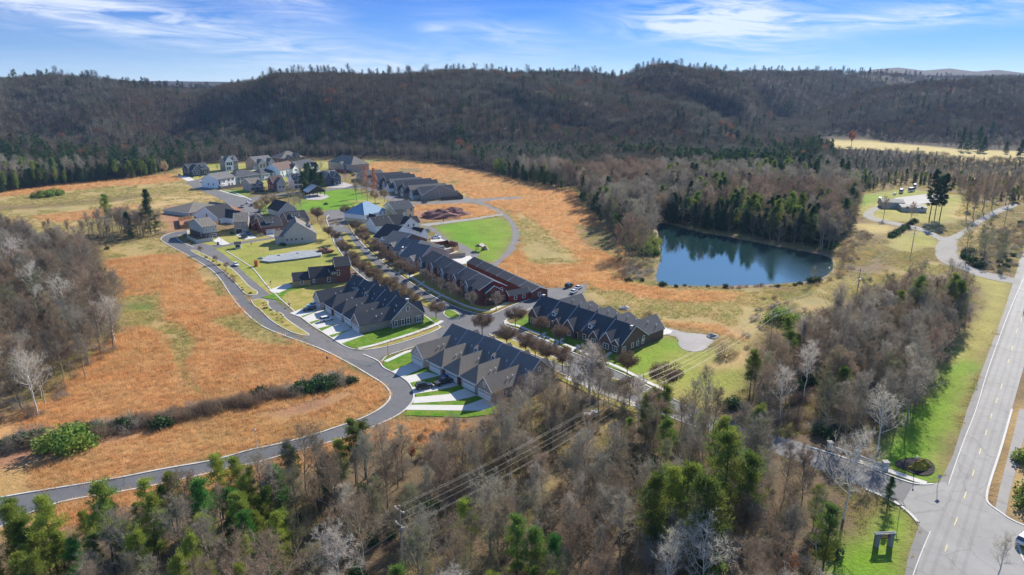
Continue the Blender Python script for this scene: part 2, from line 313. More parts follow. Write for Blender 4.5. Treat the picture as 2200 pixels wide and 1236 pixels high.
def strip(name, px, w, z0, z1, m, off=0.0, n=2, kind='structure', parent=None, world=False):
    pts = smooth_line([Vector(p) for p in px] if world else [P(*p) for p in px], n); mb = MB(); L = []
    for i, p in enumerate(pts):
        d = (pts[min(i+1, len(pts)-1)]-pts[max(i-1, 0)]).normalized(); nn = Vector((-d.y, d.x, 0)); L.append((p+nn*(off-w/2), p+nn*(off+w/2)))
    for (a, b), (c, d) in zip(L[:-1], L[1:]):
        mb.hull8([(a.x, a.y, z0), (b.x, b.y, z0), (d.x, d.y, z0), (c.x, c.y, z0)], [(a.x, a.y, z1), (b.x, b.y, z1), (d.x, d.y, z1), (c.x, c.y, z1)])
    o = mb.build(name, m, parent)
    if kind: o['kind'] = kind
    return o
def asphalt(name, col, tr=.18):
    m = bpy.data.materials.new(name); m.use_nodes = True; N = NT(m.node_tree); N.n.clear(); geo = N('ShaderNodeNewGeometry').outputs['Position']
    a = N.noise(geo, .07, 5, .65, 1.5); b_ = N.noise(geo, .6, 6, .7); d = N.noise(geo, 6, 3, .6)
    f = N.math('ADD', N.math('ADD', N.math('MULTIPLY', a, .7), N.math('MULTIPLY', b_, .35)), N.math('ADD', N.math('MULTIPLY', d, .2), .38))
    vo = N('ShaderNodeTexVoronoi', feature='DISTANCE_TO_EDGE'); N.l.new(N('ShaderNodeVectorMath', {0: geo, 1: N('ShaderNodeCombineXYZ', {0: N.math('MULTIPLY', a, 6.0), 1: N.math('MULTIPLY', b_, 2.0)}).outputs[0]}, operation='ADD').outputs[0], vo.inputs['Vector']); vo.inputs['Scale'].default_value = .09
    ck = N.ramp(vo.outputs['Distance'], [(0, .72), (.012, 1)]); f = N.math('MULTIPLY', f, ck)
    c = N.mix(1.0, col, N('ShaderNodeCombineColor', {0: f, 1: f, 2: f}).outputs[0], 'MULTIPLY')
    bs = N('ShaderNodeBsdfPrincipled', {'Base Color': c, 'Roughness': .8, 'Specular IOR Level': .35})
    N.l.new(bs.outputs[0], N('ShaderNodeOutputMaterial').inputs[0]); return m
A_ROAD = asphalt('street_asphalt', (.115, .115, .12)); A_HWY = asphalt('highway_asphalt', (.245, .238, .228)); A_OLD = asphalt('worn_asphalt', (.15, .14, .135)); A_SHO = asphalt('shoulder_asphalt', (.17, .165, .16))
A_TRK = asphalt('tyre_darkened_asphalt', (.215, .208, .20)); CONC = mat('concrete', (.56, .54, .50), .85, .12, .7, bump=.1); CONCD = mat('weathered_concrete', (.42, .39, .36), .9, .18, .8)
GRAVEL = mat('gravel', (.31, .29, .27), .95, .25, 2.0, bump=.4); LAWN = mat('lawn_grass', (.085, .20, .012), .95, .35, 1.6, .1, bump=.6, alt=(.17, .225, .03)); LAWN_Y = mat('dry_lawn_grass', (.27, .26, .05), .95, .35, 1.2, .1, bump=.6, alt=(.38, .29, .10))
MULCH = mat('mulch', (.045, .035, .032), .95, .4, 5.0, bump=.6); PAINT_W = mat('white_road_paint', (.55, .54, .51), .7, .25, 2.0); PAINT_Y = mat('yellow_road_paint', (.62, .50, .16), .7, .25, 2.0)

# ------------------------------------------------------------------ roads
OUT = [(-60, 1085), (0, 1069), (142, 1046), (248, 1029), (355, 1007), (461, 990), (532, 968), (603, 954), (674, 935), (727, 917), (780, 899), (816, 880), (834, 864), (840, 850), (836, 838), (820, 822), (796, 808), (760, 786), (720, 765), (690, 750), (640, 732), (600, 718), (561, 701), (536, 681), (510, 655), (492, 629), (474, 600), (454, 579), (421, 559), (383, 538), (357, 524), (344, 515), (349, 508), (367, 501), (400, 496)]
INN = [(430, 497), (405, 503), (385, 506), (378, 511), (388, 520), (416, 532), (440, 548), (480, 583), (505, 608), (520, 628), (530, 642), (545, 660), (576, 684), (604, 706), (640, 722), (670, 735), (720, 752), (780, 762), (815, 776), (822, 790), (844, 800), (866, 812), (880, 824), (888, 838), (890, 854), (884, 868), (868, 884), (846, 898), (810, 914), (780, 928), (709, 951), (620, 974), (567, 991), (496, 1006), (408, 1027), (301, 1050), (213, 1064), (142, 1076), (89, 1092), (35, 1116), (0, 1133), (-60, 1165)]
sheet('street', OUT+INN, A_ROAD, smooth=1)
sheet('street', [(436, 520), (480, 545), (510, 572), (540, 600), (600, 650), (668, 702), (720, 735), (780, 760), (820, 776), (760, 775), (700, 757), (640, 716), (596, 690), (560, 655), (528, 632), (486, 577), (450, 553), (418, 540), (395, 528)], A_OLD, smooth=1)
sheet('street', [(395, 527), (416, 530), (468, 526), (510, 520), (560, 514), (594, 508), (594, 512), (520, 524), (470, 532), (430, 545)], A_OLD)
sheet('street', [(780, 754), (860, 736), (920, 716), (956, 702), (1000, 700), (1010, 730), (936, 733), (900, 742), (860, 754), (828, 764), (815, 780), (770, 775), (720, 760), (700, 740), (750, 752)], A_OLD, smooth=1)
sheet('street', [(720, 476), (745, 488), (760, 505), (780, 526), (800, 546), (840, 578), (880, 606), (920, 632), (960, 652), (1000, 668), (1040, 678), (1060, 676), (1100, 656), (1150, 640), (1172, 632), (1172, 622), (1200, 618), (1240, 616), (1262, 608), (1262, 620), (1245, 640), (1222, 652), (1180, 650), (1150, 658), (1120, 674), (1088, 688), (1086, 700), (1119, 709), (1187, 739), (1238, 761), (1289, 784), (1330, 799), (1391, 830), (1460, 865), (1560, 905), (1640, 930), (1700, 945), (1742, 958), (1839, 990), (1882, 1010), (1933, 1030), (1971, 1041), (2007, 1041), (2030, 1060), (1975, 1130), (1953, 1101), (1920, 1077), (1862, 1052), (1760, 1010), (1640, 965), (1500, 920), (1400, 882), (1366, 868), (1289, 837), (1213, 807), (1150, 776), (1080, 745), (1030, 728), (1000, 725), (950, 728), (930, 714), (945, 698), (915, 680), (870, 655), (820, 625), (770, 590), (740, 556), (718, 522), (708, 490), (700, 470)], A_ROAD, smooth=1)
sheet('street', [(690, 452), (762, 450), (790, 452), (860, 447), (862, 452), (780, 459), (752, 465), (745, 480), (734, 492), (712, 492), (702, 470)], A_OLD, smooth=1)
sheet('street', [(396, 388), (418, 388), (440, 382), (460, 379), (464, 383), (436, 388), (424, 391), (440, 400), (457, 408), (477, 413), (501, 421), (534, 426), (600, 416), (650, 411), (655, 414), (600, 422), (545, 432), (552, 446), (565, 462), (580, 480), (556, 480), (535, 470), (518, 447), (485, 440), (479, 430), (436, 412), (420, 408)], A_OLD, smooth=1)
sheet('street', [(655, 411), (700, 406), (760, 398), (800, 400), (840, 415), (880, 432), (892, 434), (960, 431), (1018, 428), (1120, 422), (1120, 427), (1040, 434), (1000, 437), (900, 441), (862, 440), (820, 425), (790, 408), (750, 405), (700, 411), (655, 416)], A_OLD, smooth=1)
sheet('street', [(866, 376), (920, 390), (960, 403), (992, 421), (1018, 429), (1046, 438), (1072, 450), (1096, 468), (1112, 486), (1117, 500), (1115, 522), (1100, 546), (1078, 566), (1062, 578), (1044, 572), (1072, 558), (1090, 536), (1101, 512), (1101, 492), (1090, 472), (1070, 458), (1046, 445), (1018, 436), (986, 427), (950, 406), (916, 394), (866, 380)], A_OLD, smooth=1)
sheet('street', [(906, 480), (936, 490), (960, 514), (1000, 540), (1044, 566), (1070, 577), (1100, 594), (1140, 614), (1172, 622), (1172, 632), (1132, 611), (1080, 594), (1030, 568), (1000, 550), (960, 520), (930, 498), (900, 484)], A_OLD, smooth=1)
sheet('dirt_track', [(903, 482), (1010, 470), (1080, 459), (1080, 463), (1010, 474), (920, 486)], GRAVEL)
sheet('paved_pad', [(970, 515), (1000, 528), (1030, 548), (1020, 560), (995, 545)], A_OLD)
sheet('street', [(1240, 640), (1262, 655), (1310, 676), (1380, 695), (1430, 703), (1470, 715), (1514, 718), (1534, 728), (1532, 736), (1514, 753), (1493, 757), (1468, 753), (1457, 742), (1458, 730), (1447, 722), (1410, 716), (1340, 695), (1270, 672), (1220, 652)], asphalt('gravel_pad_asphalt', (.27, .25, .24)), smooth=1)
# far farm lane
sheet('dirt_track', [(2010, 555), (2008, 530), (2020, 518), (1990, 502), (1960, 492), (1900, 480), (1870, 474), (1850, 464), (1862, 452), (1880, 444), (1905, 436), (1930, 425), (1985, 425), (1985, 432), (1930, 438), (1895, 448), (1876, 456), (1876, 466), (1905, 474), (1965, 485), (2000, 497), (2030, 512), (2060, 500), (2110, 465), (2150, 445), (2180, 438), (2190, 442), (2140, 462), (2090, 490), (2058, 516), (2055, 540), (2066, 558), (2080, 570), (2110, 583), (2160, 594), (2190, 600), (2190, 612), (2130, 602), (2086, 590), (2060, 578), (2030, 568)], mat('pale_gravel', (.29, .27, .24), .95, .2, 1.0), smooth=1)
sheet('paved_pad', [(1895, 440), (1925, 425), (1985, 418), (2030, 418), (2020, 435), (1960, 440)], asphalt('yard_asphalt', (.2, .19, .18)))
# highway
sheet('highway_shoulder', [(1935, 1290), (1951, 1195), (1973, 1132), (2025, 1060), (2018, 1038), (2048, 977), (2078, 880), (2108, 800), (2140, 715), (2160, 660), (2176, 610), (2190, 560), (2215, 500), (2240, 500), (2190, 700), (2120, 880), (2060, 1045), (2000, 1195), (1975, 1290)], A_SHO, lift=.075)
sheet('highway', [(1960, 1290), (1976, 1195), (1998, 1144), (2036, 1045), (2069, 950), (2099, 880), (2130, 795), (2160, 712), (2184, 640), (2200, 585), (2222, 510), (2320, 500), (2260, 640), (2205, 770), (2174, 880), (2161, 935), (2150, 967), (2124, 1043), (2118, 1074), (2126, 1086), (2147, 1100), (2170, 1117), (2210, 1134), (2400, 1190), (2400, 1300)], A_HWY, lift=.082)
sheet('highway', [(1960, 1046), (2030, 1036), (2050, 1060), (2000, 1150), (1970, 1126), (1953, 1101), (1940, 1080)], A_HWY, lift=.0785)
sheet('footpath', [(2190, 880), (2215, 880), (2190, 980), (2170, 1060), (2160, 1108), (2138, 1092), (2150, 1040), (2168, 970)], asphalt('path_asphalt', (.24, .225, .215)), lift=.072)
strip('road_marking', [(2198, 600), (2167, 671), (2120, 800), (2099, 878), (2069, 950), (2038, 1040)], .13, .10, .104, PAINT_W)
strip('road_marking', [(1999, 1142), (1976, 1195), (1950, 1270)], .13, .10, .104, PAINT_W)
for pp in ([(2203, 640), (2178, 715), (2150, 795), (2122, 880), (2093, 955), (2062, 1045), (2020, 1150), (1990, 1230)], [(2212, 640), (2200, 715), (2180, 795), (2156, 880), (2135, 955), (2110, 1045), (2078, 1150), (2055, 1230)]):
    for of in (-.8, .8): strip('wheel_track', pp, .6, .088, .092, A_TRK, of)
dash = [((2196, 682), (2193, 692)), ((2187, 706), (2183, 716)), ((2176, 744), (2173, 754)), ((2168, 772), (2165, 781)), ((2153, 826), (2150, 836)), ((2143, 856), (2139, 867)), ((2131, 889), (2128, 899)), ((2120, 925), (2117, 936)), ((2107, 965), (2104, 977)), ((2093, 1011), (2089, 1024)), ((2076, 1058), (2071, 1072)), ((2057, 1113), (2050, 1130)), ((2035, 1172), (2030, 1186))]
for a, b in dash: strip('lane_dash', [a, b], .14, .10, .104, PAINT_Y, n=0)
# kerbs
def kerb(px, off=0.0, m=CONC, w=.42): return strip('kerb', px, w, 0, .17, m, off)
kerb(OUT[:31]); kerb(OUT[30:])
kerb(INN[17:]); kerb(INN[:6])
kerb([(780, 526), (800, 546), (840, 578), (880, 606), (920, 632), (960, 652), (1000, 668), (1040, 678), (1060, 676), (1100, 656), (1150, 640), (1170, 630)])
kerb([(1245, 640), (1222, 652), (1180, 650), (1150, 658), (1120, 674), (1088, 686), (1083, 696), (1090, 702), (1119, 709), (1187, 739), (1238, 761), (1289, 784), (1330, 799), (1391, 830), (1460, 865)])
kerb([(1500, 920), (1400, 882), (1366, 868), (1289, 837), (1213, 807), (1150, 776), (1080, 745), (1030, 728)])
kerb([(718, 522), (740, 556), (770, 590), (820, 625), (870, 655), (915, 680), (938, 698), (950, 704), (920, 718), (860, 738), (800, 752), (760, 752), (735, 742), (706, 722), (660, 694), (606, 646), (572, 614), (552, 586), (540, 574), (518, 560), (486, 540)])
kerb([(820, 778), (828, 766), (860, 755), (900, 743), (936, 734), (960, 728)])
kerb([(706, 462), (700, 470), (708, 490), (718, 522)]); kerb([(744, 462), (748, 482), (762, 505), (780, 526)])
kerb([(1742, 962), (1839, 992), (1882, 1011), (1933, 1031), (1971, 1042), (2005, 1041)]); kerb([(1860, 1052), (1920, 1077), (1953, 1101), (1972, 1123)], w=.6)
kerb([(2174, 880), (2150, 967), (2124, 1043), (2118, 1074), (2126, 1086), (2147, 1100), (2170, 1117), (2210, 1134)])
kerb([(2066, 560), (2058, 540)], m=CONCD)
kerb([(464, 383), (436, 388), (424, 391), (440, 400), (457, 408), (477, 413), (501, 421), (533, 426)]); kerb([(545, 432), (552, 446), (565, 462)])
kerb([(655, 411), (700, 407), (760, 399)])
# islands
def island(px, m=LAWN, s=1, k=True):
    o = sheet('verge', px, m, smooth=s, lift=.16); 
    if k: kerb(list(px)+[px[0]], w=.3)
    return o
island([(540, 646), (560, 642), (578, 648), (574, 655), (588, 670), (606, 673), (612, 684), (644, 706), (668, 721), (655, 722), (630, 716), (608, 705), (580, 688), (558, 664), (546, 658)], LAWN_Y)
island([(408, 538), (420, 538), (446, 551), (485, 568), (510, 587), (536, 618), (556, 628), (549, 635), (528, 634), (518, 622), (500, 602), (482, 586), (454, 562), (424, 548)], LAWN_Y)
island([(956, 668), (970, 666), (985, 674), (990, 682), (975, 686), (960, 682), (952, 674)], LAWN)
island([(733, 500), (745, 500), (765, 530), (790, 556), (830, 590), (870, 618), (910, 642), (940, 660), (934, 668), (900, 652), (850, 624), (800, 592), (765, 562), (742, 528)], LAWN_Y, 1, False)
island([(1302, 812), (1325, 814), (1350, 826), (1400, 850), (1390, 858), (1340, 838), (1308, 824)], LAWN_Y)
island([(1050, 718), (1080, 722), (1130, 742), (1180, 764), (1225, 784), (1218, 789), (1170, 772), (1120, 752), (1070, 732)], LAWN_Y)
island([(2188, 1172), (2215, 1160), (2260, 1180), (2240, 1230), (2200, 1215)], LAWN_Y)
# boulevard verges, pavements, lawns
def walk(px, w=1.3, m=CONC, z=.185): return strip('pavement', px, w, .02, z, m)
sheet('verge', [(782, 522), (802, 543), (842, 575), (882, 603), (922, 629), (962, 649), (1002, 665), (1040, 674), (1060, 671), (1100, 652), (1160, 630), (1168, 624), (1145, 622), (1100, 640), (1085, 648), (1032, 660), (910, 592), (830, 530), (800, 500), (770, 490)], LAWN_Y, lift=.15)
sheet('verge', [(1085, 650), (1150, 632), (1168, 625), (1146, 618), (1110, 635)], LAWN, lift=.165)
walk([(790, 521), (812, 543), (852, 574), (892, 602), (932, 627), (972, 646), (1010, 662), (1040, 669), (1056, 668), (1100, 647), (1150, 631), (1170, 626)])
for a, b in [((822, 560), (830, 553)), ((838, 571), (847, 563)), ((856, 588), (866, 579)), ((876, 600), (888, 591)), ((898, 615), (912, 605)), ((918, 628), (930, 620)), ((940, 640), (952, 633))]: walk([a, b], 1.1, z=.19)
sheet('verge', [(1090, 700), (1110, 690), (1138, 676), (1140, 692), (1336, 760), (1340, 800), (1300, 786), (1240, 758), (1190, 736), (1122, 706)], LAWN, lift=.15)
walk([(1085, 690), (1092, 697), (1112, 700), (1140, 712), (1190, 731), (1240, 752), (1290, 775), (1330, 790), (1390, 822), (1440, 845)])
for a, b in [((1156, 728), (1172, 716)), ((1192, 742), (1210, 728)), ((1180, 735), (1168, 729)), ((1292, 775), (1312, 758)), ((1226, 756), (1244, 742))]: walk([a, b], 1.1, z=.19)
walk([(1213, 812), (1289, 843), (1366, 874), (1400, 886)])
sheet('verge', [(1213, 808), (1289, 838), (1366, 869), (1400, 882), (1395, 895), (1340, 880), (1270, 850), (1200, 815)], LAWN_Y, lift=.15)
sheet('lawn', [(560, 640), (600, 646), (606, 646), (630, 668), (660, 692), (706, 720), (735, 740), (765, 750), (800, 746), (916, 708), (944, 692), (940, 684), (905, 680), (780, 640), (700, 600)], LAWN, lift=.14)
sheet('verge', [(778, 753), (800, 747), (850, 733), (900, 717), (944, 701), (956, 703), (920, 716), (860, 736), (800, 751)], LAWN_Y, lift=.13)
walk([(770, 750), (800, 744), (850, 729), (900, 713), (940, 697), (950, 690)], 1.5)
sheet('lawn', [(606, 640), (618, 628), (680, 612), (740, 598), (760, 590), (740, 615), (700, 640), (678, 652), (664, 668), (630, 668)], LAWN_Y, lift=.15)
for d in ([(622, 674), (660, 660), (680, 655), (696, 664), (644, 682)], [(648, 684), (692, 666), (714, 678), (664, 694)], [(668, 698), (716, 678), (736, 693), (684, 707)], [(689, 713), (736, 692), (757, 708), (706, 722)], [(712, 727), (760, 707), (782, 722), (732, 740)]): sheet('driveway', d, CONC, lift=.165+.004*random.random())
sheet('lawn', [(824, 788), (824, 772), (840, 766), (884, 752), (892, 760), (1072, 868), (1064, 890), (1000, 898), (866, 893), (880, 876), (888, 864), (893, 854), (891, 838), (883, 824), (868, 811), (846, 799)], LAWN, lift=.14)
walk([(828, 778), (850, 768), (870, 758), (886, 754)], 1.5)
for i, d in enumerate(([(842, 799), (886, 780), (911, 791), (866, 811)], [(866, 811), (916, 800), (947, 808), (880, 824)], [(884, 833), (928, 828), (956, 815), (986, 829), (936, 841), (890, 848)], [(891, 855), (964, 848), (998, 836), (1027, 851), (980, 862), (887, 868)], [(880, 871), (1000, 872), (1042, 857), (1068, 869), (1036, 884), (872, 882)])): sheet('driveway', d, CONC, lift=.165+.002*i)
sheet('driveway', [(1398, 706), (1414, 700), (1446, 712), (1440, 718), (1418, 722)], CONC, lift=.15)
sheet('driveway', [(577, 624), (618, 609), (631, 616), (600, 630), (585, 630)], CONC, lift=.15)
sheet('driveway', [(458, 519), (470, 510), (495, 525), (476, 528)], CONC, lift=.16); sheet('driveway', [(506, 506), (520, 499), (534, 500), (552, 512), (528, 516)], CONC, lift=.16)
sheet('driveway', [(568, 506), (608, 498), (616, 504), (590, 511)], CONCD, lift=.15); sheet('driveway', [(925, 515), (940, 510), (958, 518), (968, 520), (925, 520)], CONC, lift=.15)
sheet('driveway', [(377, 378), (390, 377), (410, 381), (418, 388), (403, 390)], CONC, lift=.15); sheet('driveway', [(530, 364), (550, 366), (560, 368), (548, 368)], CONC, lift=.15)
sheet('driveway', [(700, 404), (736, 392), (760, 398), (740, 404)], CONCD, lift=.15)
sheet('driveway', [(930, 540), (968, 532), (985, 542), (950, 552)], CONCD, lift=.15); sheet('driveway', [(968, 556), (1010, 550), (1022, 562), (990, 570)], CONC, lift=.15)
walk([(431, 390), (452, 402), (473, 410), (500, 418), (522, 424)], 1.5); walk([(540, 430), (520, 421), (494, 410), (482, 411)], 1.2)
for q in ([(862, 408), (880, 402), (900, 410), (885, 416)], [(880, 416), (892, 410), (905, 418), (893, 424)]): sheet('lawn', q, LAWN, lift=.14)
walk([(836, 400), (850, 410), (870, 420), (888, 430)], 1.3)
sheet('plaza', [(652, 424), (670, 415), (700, 418), (708, 424), (690, 430), (660, 430)], CONCD, lift=.15)
sheet('mulch_bed', [(1920, 995), (1945, 985), (1975, 984), (1998, 990), (2010, 1004), (2006, 1018), (1990, 1024), (1965, 1020), (1945, 1010), (1925, 1003)], MULCH, smooth=1, lift=.15)
strip('pavement', [(1830, 988), (1870, 1000), (1920, 1016), (1965, 1032), (1990, 1040)], 1.6, .02, .18, CONC)
# pond
m = bpy.data.materials.new('water'); m.use_nodes = True; N = NT(m.node_tree); N.n.clear(); geo = N('ShaderNodeNewGeometry').outputs['Position']
hgt = N.math('ADD', N.noise(geo, 1.6, 5, .7), N.math('MULTIPLY', N.noise(geo, .25, 2), .8))
amp = N.ramp(N.math('MULTIPLY', N('ShaderNodeSeparateXYZ', {0: geo}).outputs[0], .005), [(.45, .02), (.56, .03), (.64, .35)])
bp = N('ShaderNodeBump', {'Strength': amp, 'Distance': .3, 'Height': hgt})
bs = N('ShaderNodeBsdfPrincipled', {'Base Color': (.012, .035, .035, 1), 'Roughness': .03, 'Specular IOR Level': .5, 'IOR': 1.5, 'Normal': bp.outputs[0]})
N.l.new(bs.outputs[0], N('ShaderNodeOutputMaterial').inputs[0]); WATER = m
POND = [(1411, 479), (1435, 481), (1505, 500), (1586, 513), (1668, 530), (1709, 537), (1783, 551), (1792, 568), (1787, 585), (1762, 600), (1721, 607), (1648, 612), (1566, 615), (1484, 615), (1428, 613), (1411, 608), (1409, 590), (1418, 560), (1419, 530), (1414, 505)]
sheet('pond_shore', [(1404, 474), (1440, 477), (1510, 496), (1590, 509), (1670, 526), (1712, 533), (1790, 548), (1799, 570), (1793, 588), (1766, 604), (1722, 611), (1648, 616), (1566, 619), (1484, 619), (1420, 617), (1403, 610), (1400, 590), (1408, 560), (1409, 530), (1404, 500)], mat('mud_bank', (.22, .15, .09), .9, .3, 1.0), smooth=1, lift=.03)
sheet('pond', POND, WATER, smooth=1, lift=.06)
# ------------------------------------------------------------------ building kit
SH_D = mat('dark_shingles', (.075, .08, .088), .92, .25, 2.2, .15, bands=.16); SH_G = mat('grey_shingles', (.17, .163, .157), .92, .25, 2.2, .15, bands=.16)
SH_T = mat('taupe_shingles', (.20, .178, .15), .92, .25, 2.2, .15, bands=.16); SH_B = mat('brown_shingles', (.17, .115, .095), .92, .22, 2.2, .15, bands=.16); SH_N = mat('charcoal_shingles', (.045, .048, .054), .92, .25, 2.2, .15, bands=.16)
UNDER = mat('blue_underlayment', (.19, .31, .42), .8, .08, 1.0)
BR_G = mat('grey_brown_brick', (.37, .305, .245), .9, .22, 6, .2, alt=(.31, .255, .205)); BR_R = mat('red_brown_brick', (.22, .085, .06), .9, .25, 6, .2, alt=(.16, .07, .055)); BR_D = mat('dark_brown_brick', (.16, .105, .085), .9, .28, 6, .2)
BR_P = mat('pinkish_brick', (.46, .36, .31), .9, .18, 6, .2); BR_T = mat('tan_brick', (.38, .31, .25), .9, .2, 6, .2); BR_L = mat('pale_grey_brick', (.52, .475, .42), .9, .2, 6, .2)
WHITE = mat('white_siding', (.84, .84, .82), .7, .05, 2, bands=.2); TRIM = mat('white_trim', (.78, .78, .76), .6, .04, 2); CREAM = mat('cream_siding', (.66, .57, .36), .8, .06, 2, bands=.2)
S_GRY = mat('grey_siding', (.44, .45, .42), .8, .08, 2, bands=.2); S_BLU = mat('blue_grey_siding', (.20, .25, .30), .8, .08, 2, bands=.2); S_NAV = mat('dark_blue_siding', (.075, .095, .115), .8, .08, 2, bands=.2); S_RED = mat('dark_red_siding', (.27, .035, .03), .8, .08, 2, bands=.2)
S_TAN = mat('beige_siding', (.55, .50, .42), .8, .08, 2, bands=.2); OCHRE = mat('ochre_siding', (.40, .27, .14), .8, .08, 2)
GLASS = mat('window_glass', (.03, .04, .05), .06, 0, spec=.8); BLACK = mat('black_shutter', (.02, .02, .022), .7, 0); DOORW = mat('white_door_paint', (.70, .69, .66), .6, .03, 2); DOORD = mat('dark_door_paint', (.06, .045, .04), .6, .1, 2)
PIPE = mat('white_pipe', (.8, .8, .8), .5, 0); WOOD = mat('fence_wood', (.36, .22, .12), .9, .25, 3); WOODG = mat('grey_fence_wood', (.30, .25, .21), .9, .25, 3); WOODR = mat('red_stained_wood', (.24, .075, .04), .9, .2, 3); METAL = mat('galvanised_metal', (.55, .56, .57), .45, .05, 2, metal=.6); DARKM = mat('black_metal', (.03, .03, .03), .5, 0)

def at_px(A, B, name, label, cat='house', group=None, flip=False):
    a = P(*A); b = P(*B); t = empty(name, a, math.atan2(b.y-a.y, b.x-a.x), label, cat, group); t['_L'] = (b-a).length
    return t, (b-a).length
def depth_px(A, B, C):
    a, b, c = P(*A), P(*B), P(*C); u = (b-a).normalized(); return abs((c-a).dot(Vector((-u.y, u.x, 0))))
class Blk: pass
def block(t, x0, x1, y0, y1, ze, zr, axis, wall, roof, trim=TRIM, kind='gable', f=.5, over=.35, z0=-.3, thick=.16, base=None, gable=None):
    """one volume of a house: walls with gable triangles, a roof slab with its own thickness, rake boards"""
    k = Blk(); k.__dict__.update(dict(t=t, x0=x0, x1=x1, y0=y0, y1=y1, ze=ze, zr=zr, axis=axis, f=f, kind=kind))
    mb = MB(); e = ze-.02
    if base:                                       # lower storey in another finish
        zb, mb_m = base; b2 = MB(); b2.box(x0-.03, x1+.03, y0-.03, y1+.03, z0, zb); b2.build('lower_wall', mb_m, t); zlo = zb
    else: zlo = z0
    if kind == 'gable':
        if axis == 'x': mb.prism([(y0, zlo), (y1, zlo), (y1, e), (y0+(y1-y0)*f, zr-.02), (y0, e)], 'x', x0, x1)
        else: mb.prism([(x0, zlo), (x1, zlo), (x1, e), (x0+(x1-x0)*f, zr-.02), (x0, e)], 'y', y0, y1)
    else: mb.box(x0, x1, y0, y1, zlo, e)
    mb.build('wall', wall, t)
    r = MB(); o = over
    if kind == 'gable':
        a0, a1, b0, b1 = (y0, y1, x0, x1) if axis == 'x' else (x0, x1, y0, y1)
        am = a0+(a1-a0)*f; s0 = (zr-ze)/(am-a0); s1 = (zr-ze)/(a1-am); T = thick
        L = [(a0-o, ze-s0*o), (am, zr), (am, zr+T), (a0-o, ze-s0*o+T)]; Rr = [(am, zr), (a1+o, ze-s1*o), (a1+o, ze-s1*o+T), (am, zr+T)]
        r.prism(L, axis, b0-o, b1+o); r.prism(Rr, axis, b0-o, b1+o)
        k.roof = r.build('roof', roof, t)
        for b in (b0-o, b1+o):
            tm = MB()
            c0, c1 = (b-.05, b+.02) if b == b0-o else (b-.02, b+.05); q = .24
            tm.prism([(a0-o-.03, ze-s0*o-q+T), (am, zr-q+T), (am, zr+T+.02), (a0-o-.03, ze-s0*o+T+.02)], axis, c0, c1)
            tm.prism([(am, zr-q+T), (a1+o+.03, ze-s1*o-q+T), (a1+o+.03, ze-s1*o+T+.02), (am, zr+T+.02)], axis, c0, c1)
            tm.build('rake_board', trim, t)
        k.z = lambda x, y: zr+T-(((am-(y if axis == 'x' else x))*s0) if (y if axis == 'x' else x) < am else (((y if axis == 'x' else x)-am)*s1))
    else:
        X0, X1, Y0, Y1 = x0-o, x1+o, y0-o, y1+o; wx, wy = X1-X0, Y1-Y0; zz = ze-.05
        if axis == 'x': h = min(wy/2, wx/2-.3); P0, P1 = (X0+h, (Y0+Y1)/2, zr), (X1-h, (Y0+Y1)/2, zr)
        else: h = min(wx/2, wy/2-.3); P0, P1 = ((X0+X1)/2, Y0+h, zr), ((X0+X1)/2, Y1-h, zr)
        vs = [(X0, Y0, zz), (X1, Y0, zz), (X1, Y1, zz), (X0, Y1, zz), P0, P1, (X0, Y0, zz-.15), (X1, Y0, zz-.15), (X1, Y1, zz-.15), (X0, Y1, zz-.15)]
        fs = [(0, 1, 5, 4), (1, 2, 5), (2, 3, 4, 5), (3, 0, 4)] if axis == 'x' else [(0, 1, 4), (1, 2, 5, 4), (2, 3, 5), (3, 0, 4, 5)]
        r.add(vs, fs+[(6, 7, 1, 0), (7, 8, 2, 1), (8, 9, 3, 2), (9, 6, 0, 3), (9, 8, 7, 6)]); k.roof = r.build('roof', roof, t)
        fa = MB()
        for q in ((X0-.04, X1+.04, Y0-.04, Y0), (X0-.04, X1+.04, Y1, Y1+.04), (X0-.04, X0, Y0, Y1), (X1, X1+.04, Y0, Y1)): fa.box(*q, zz-.18, zz+.01)
        fa.build('fascia', trim, t)
        hh = wy/2 if axis == 'x' else wx/2
        k.z = lambda x, y: zz+(zr-zz)*max(0, min(1, min(x-X0, X1-x, y-Y0, Y1-y)/hh))
    return k
WCACHE = {}
def face(k, f, a):
    return {'f': ((k.x0+a, k.y0), 0), 'b': ((k.x0+a, k.y1), math.pi), 'l': ((k.x0, k.y0+a), -math.pi/2), 'r': ((k.x1, k.y0+a), math.pi/2)}[f]
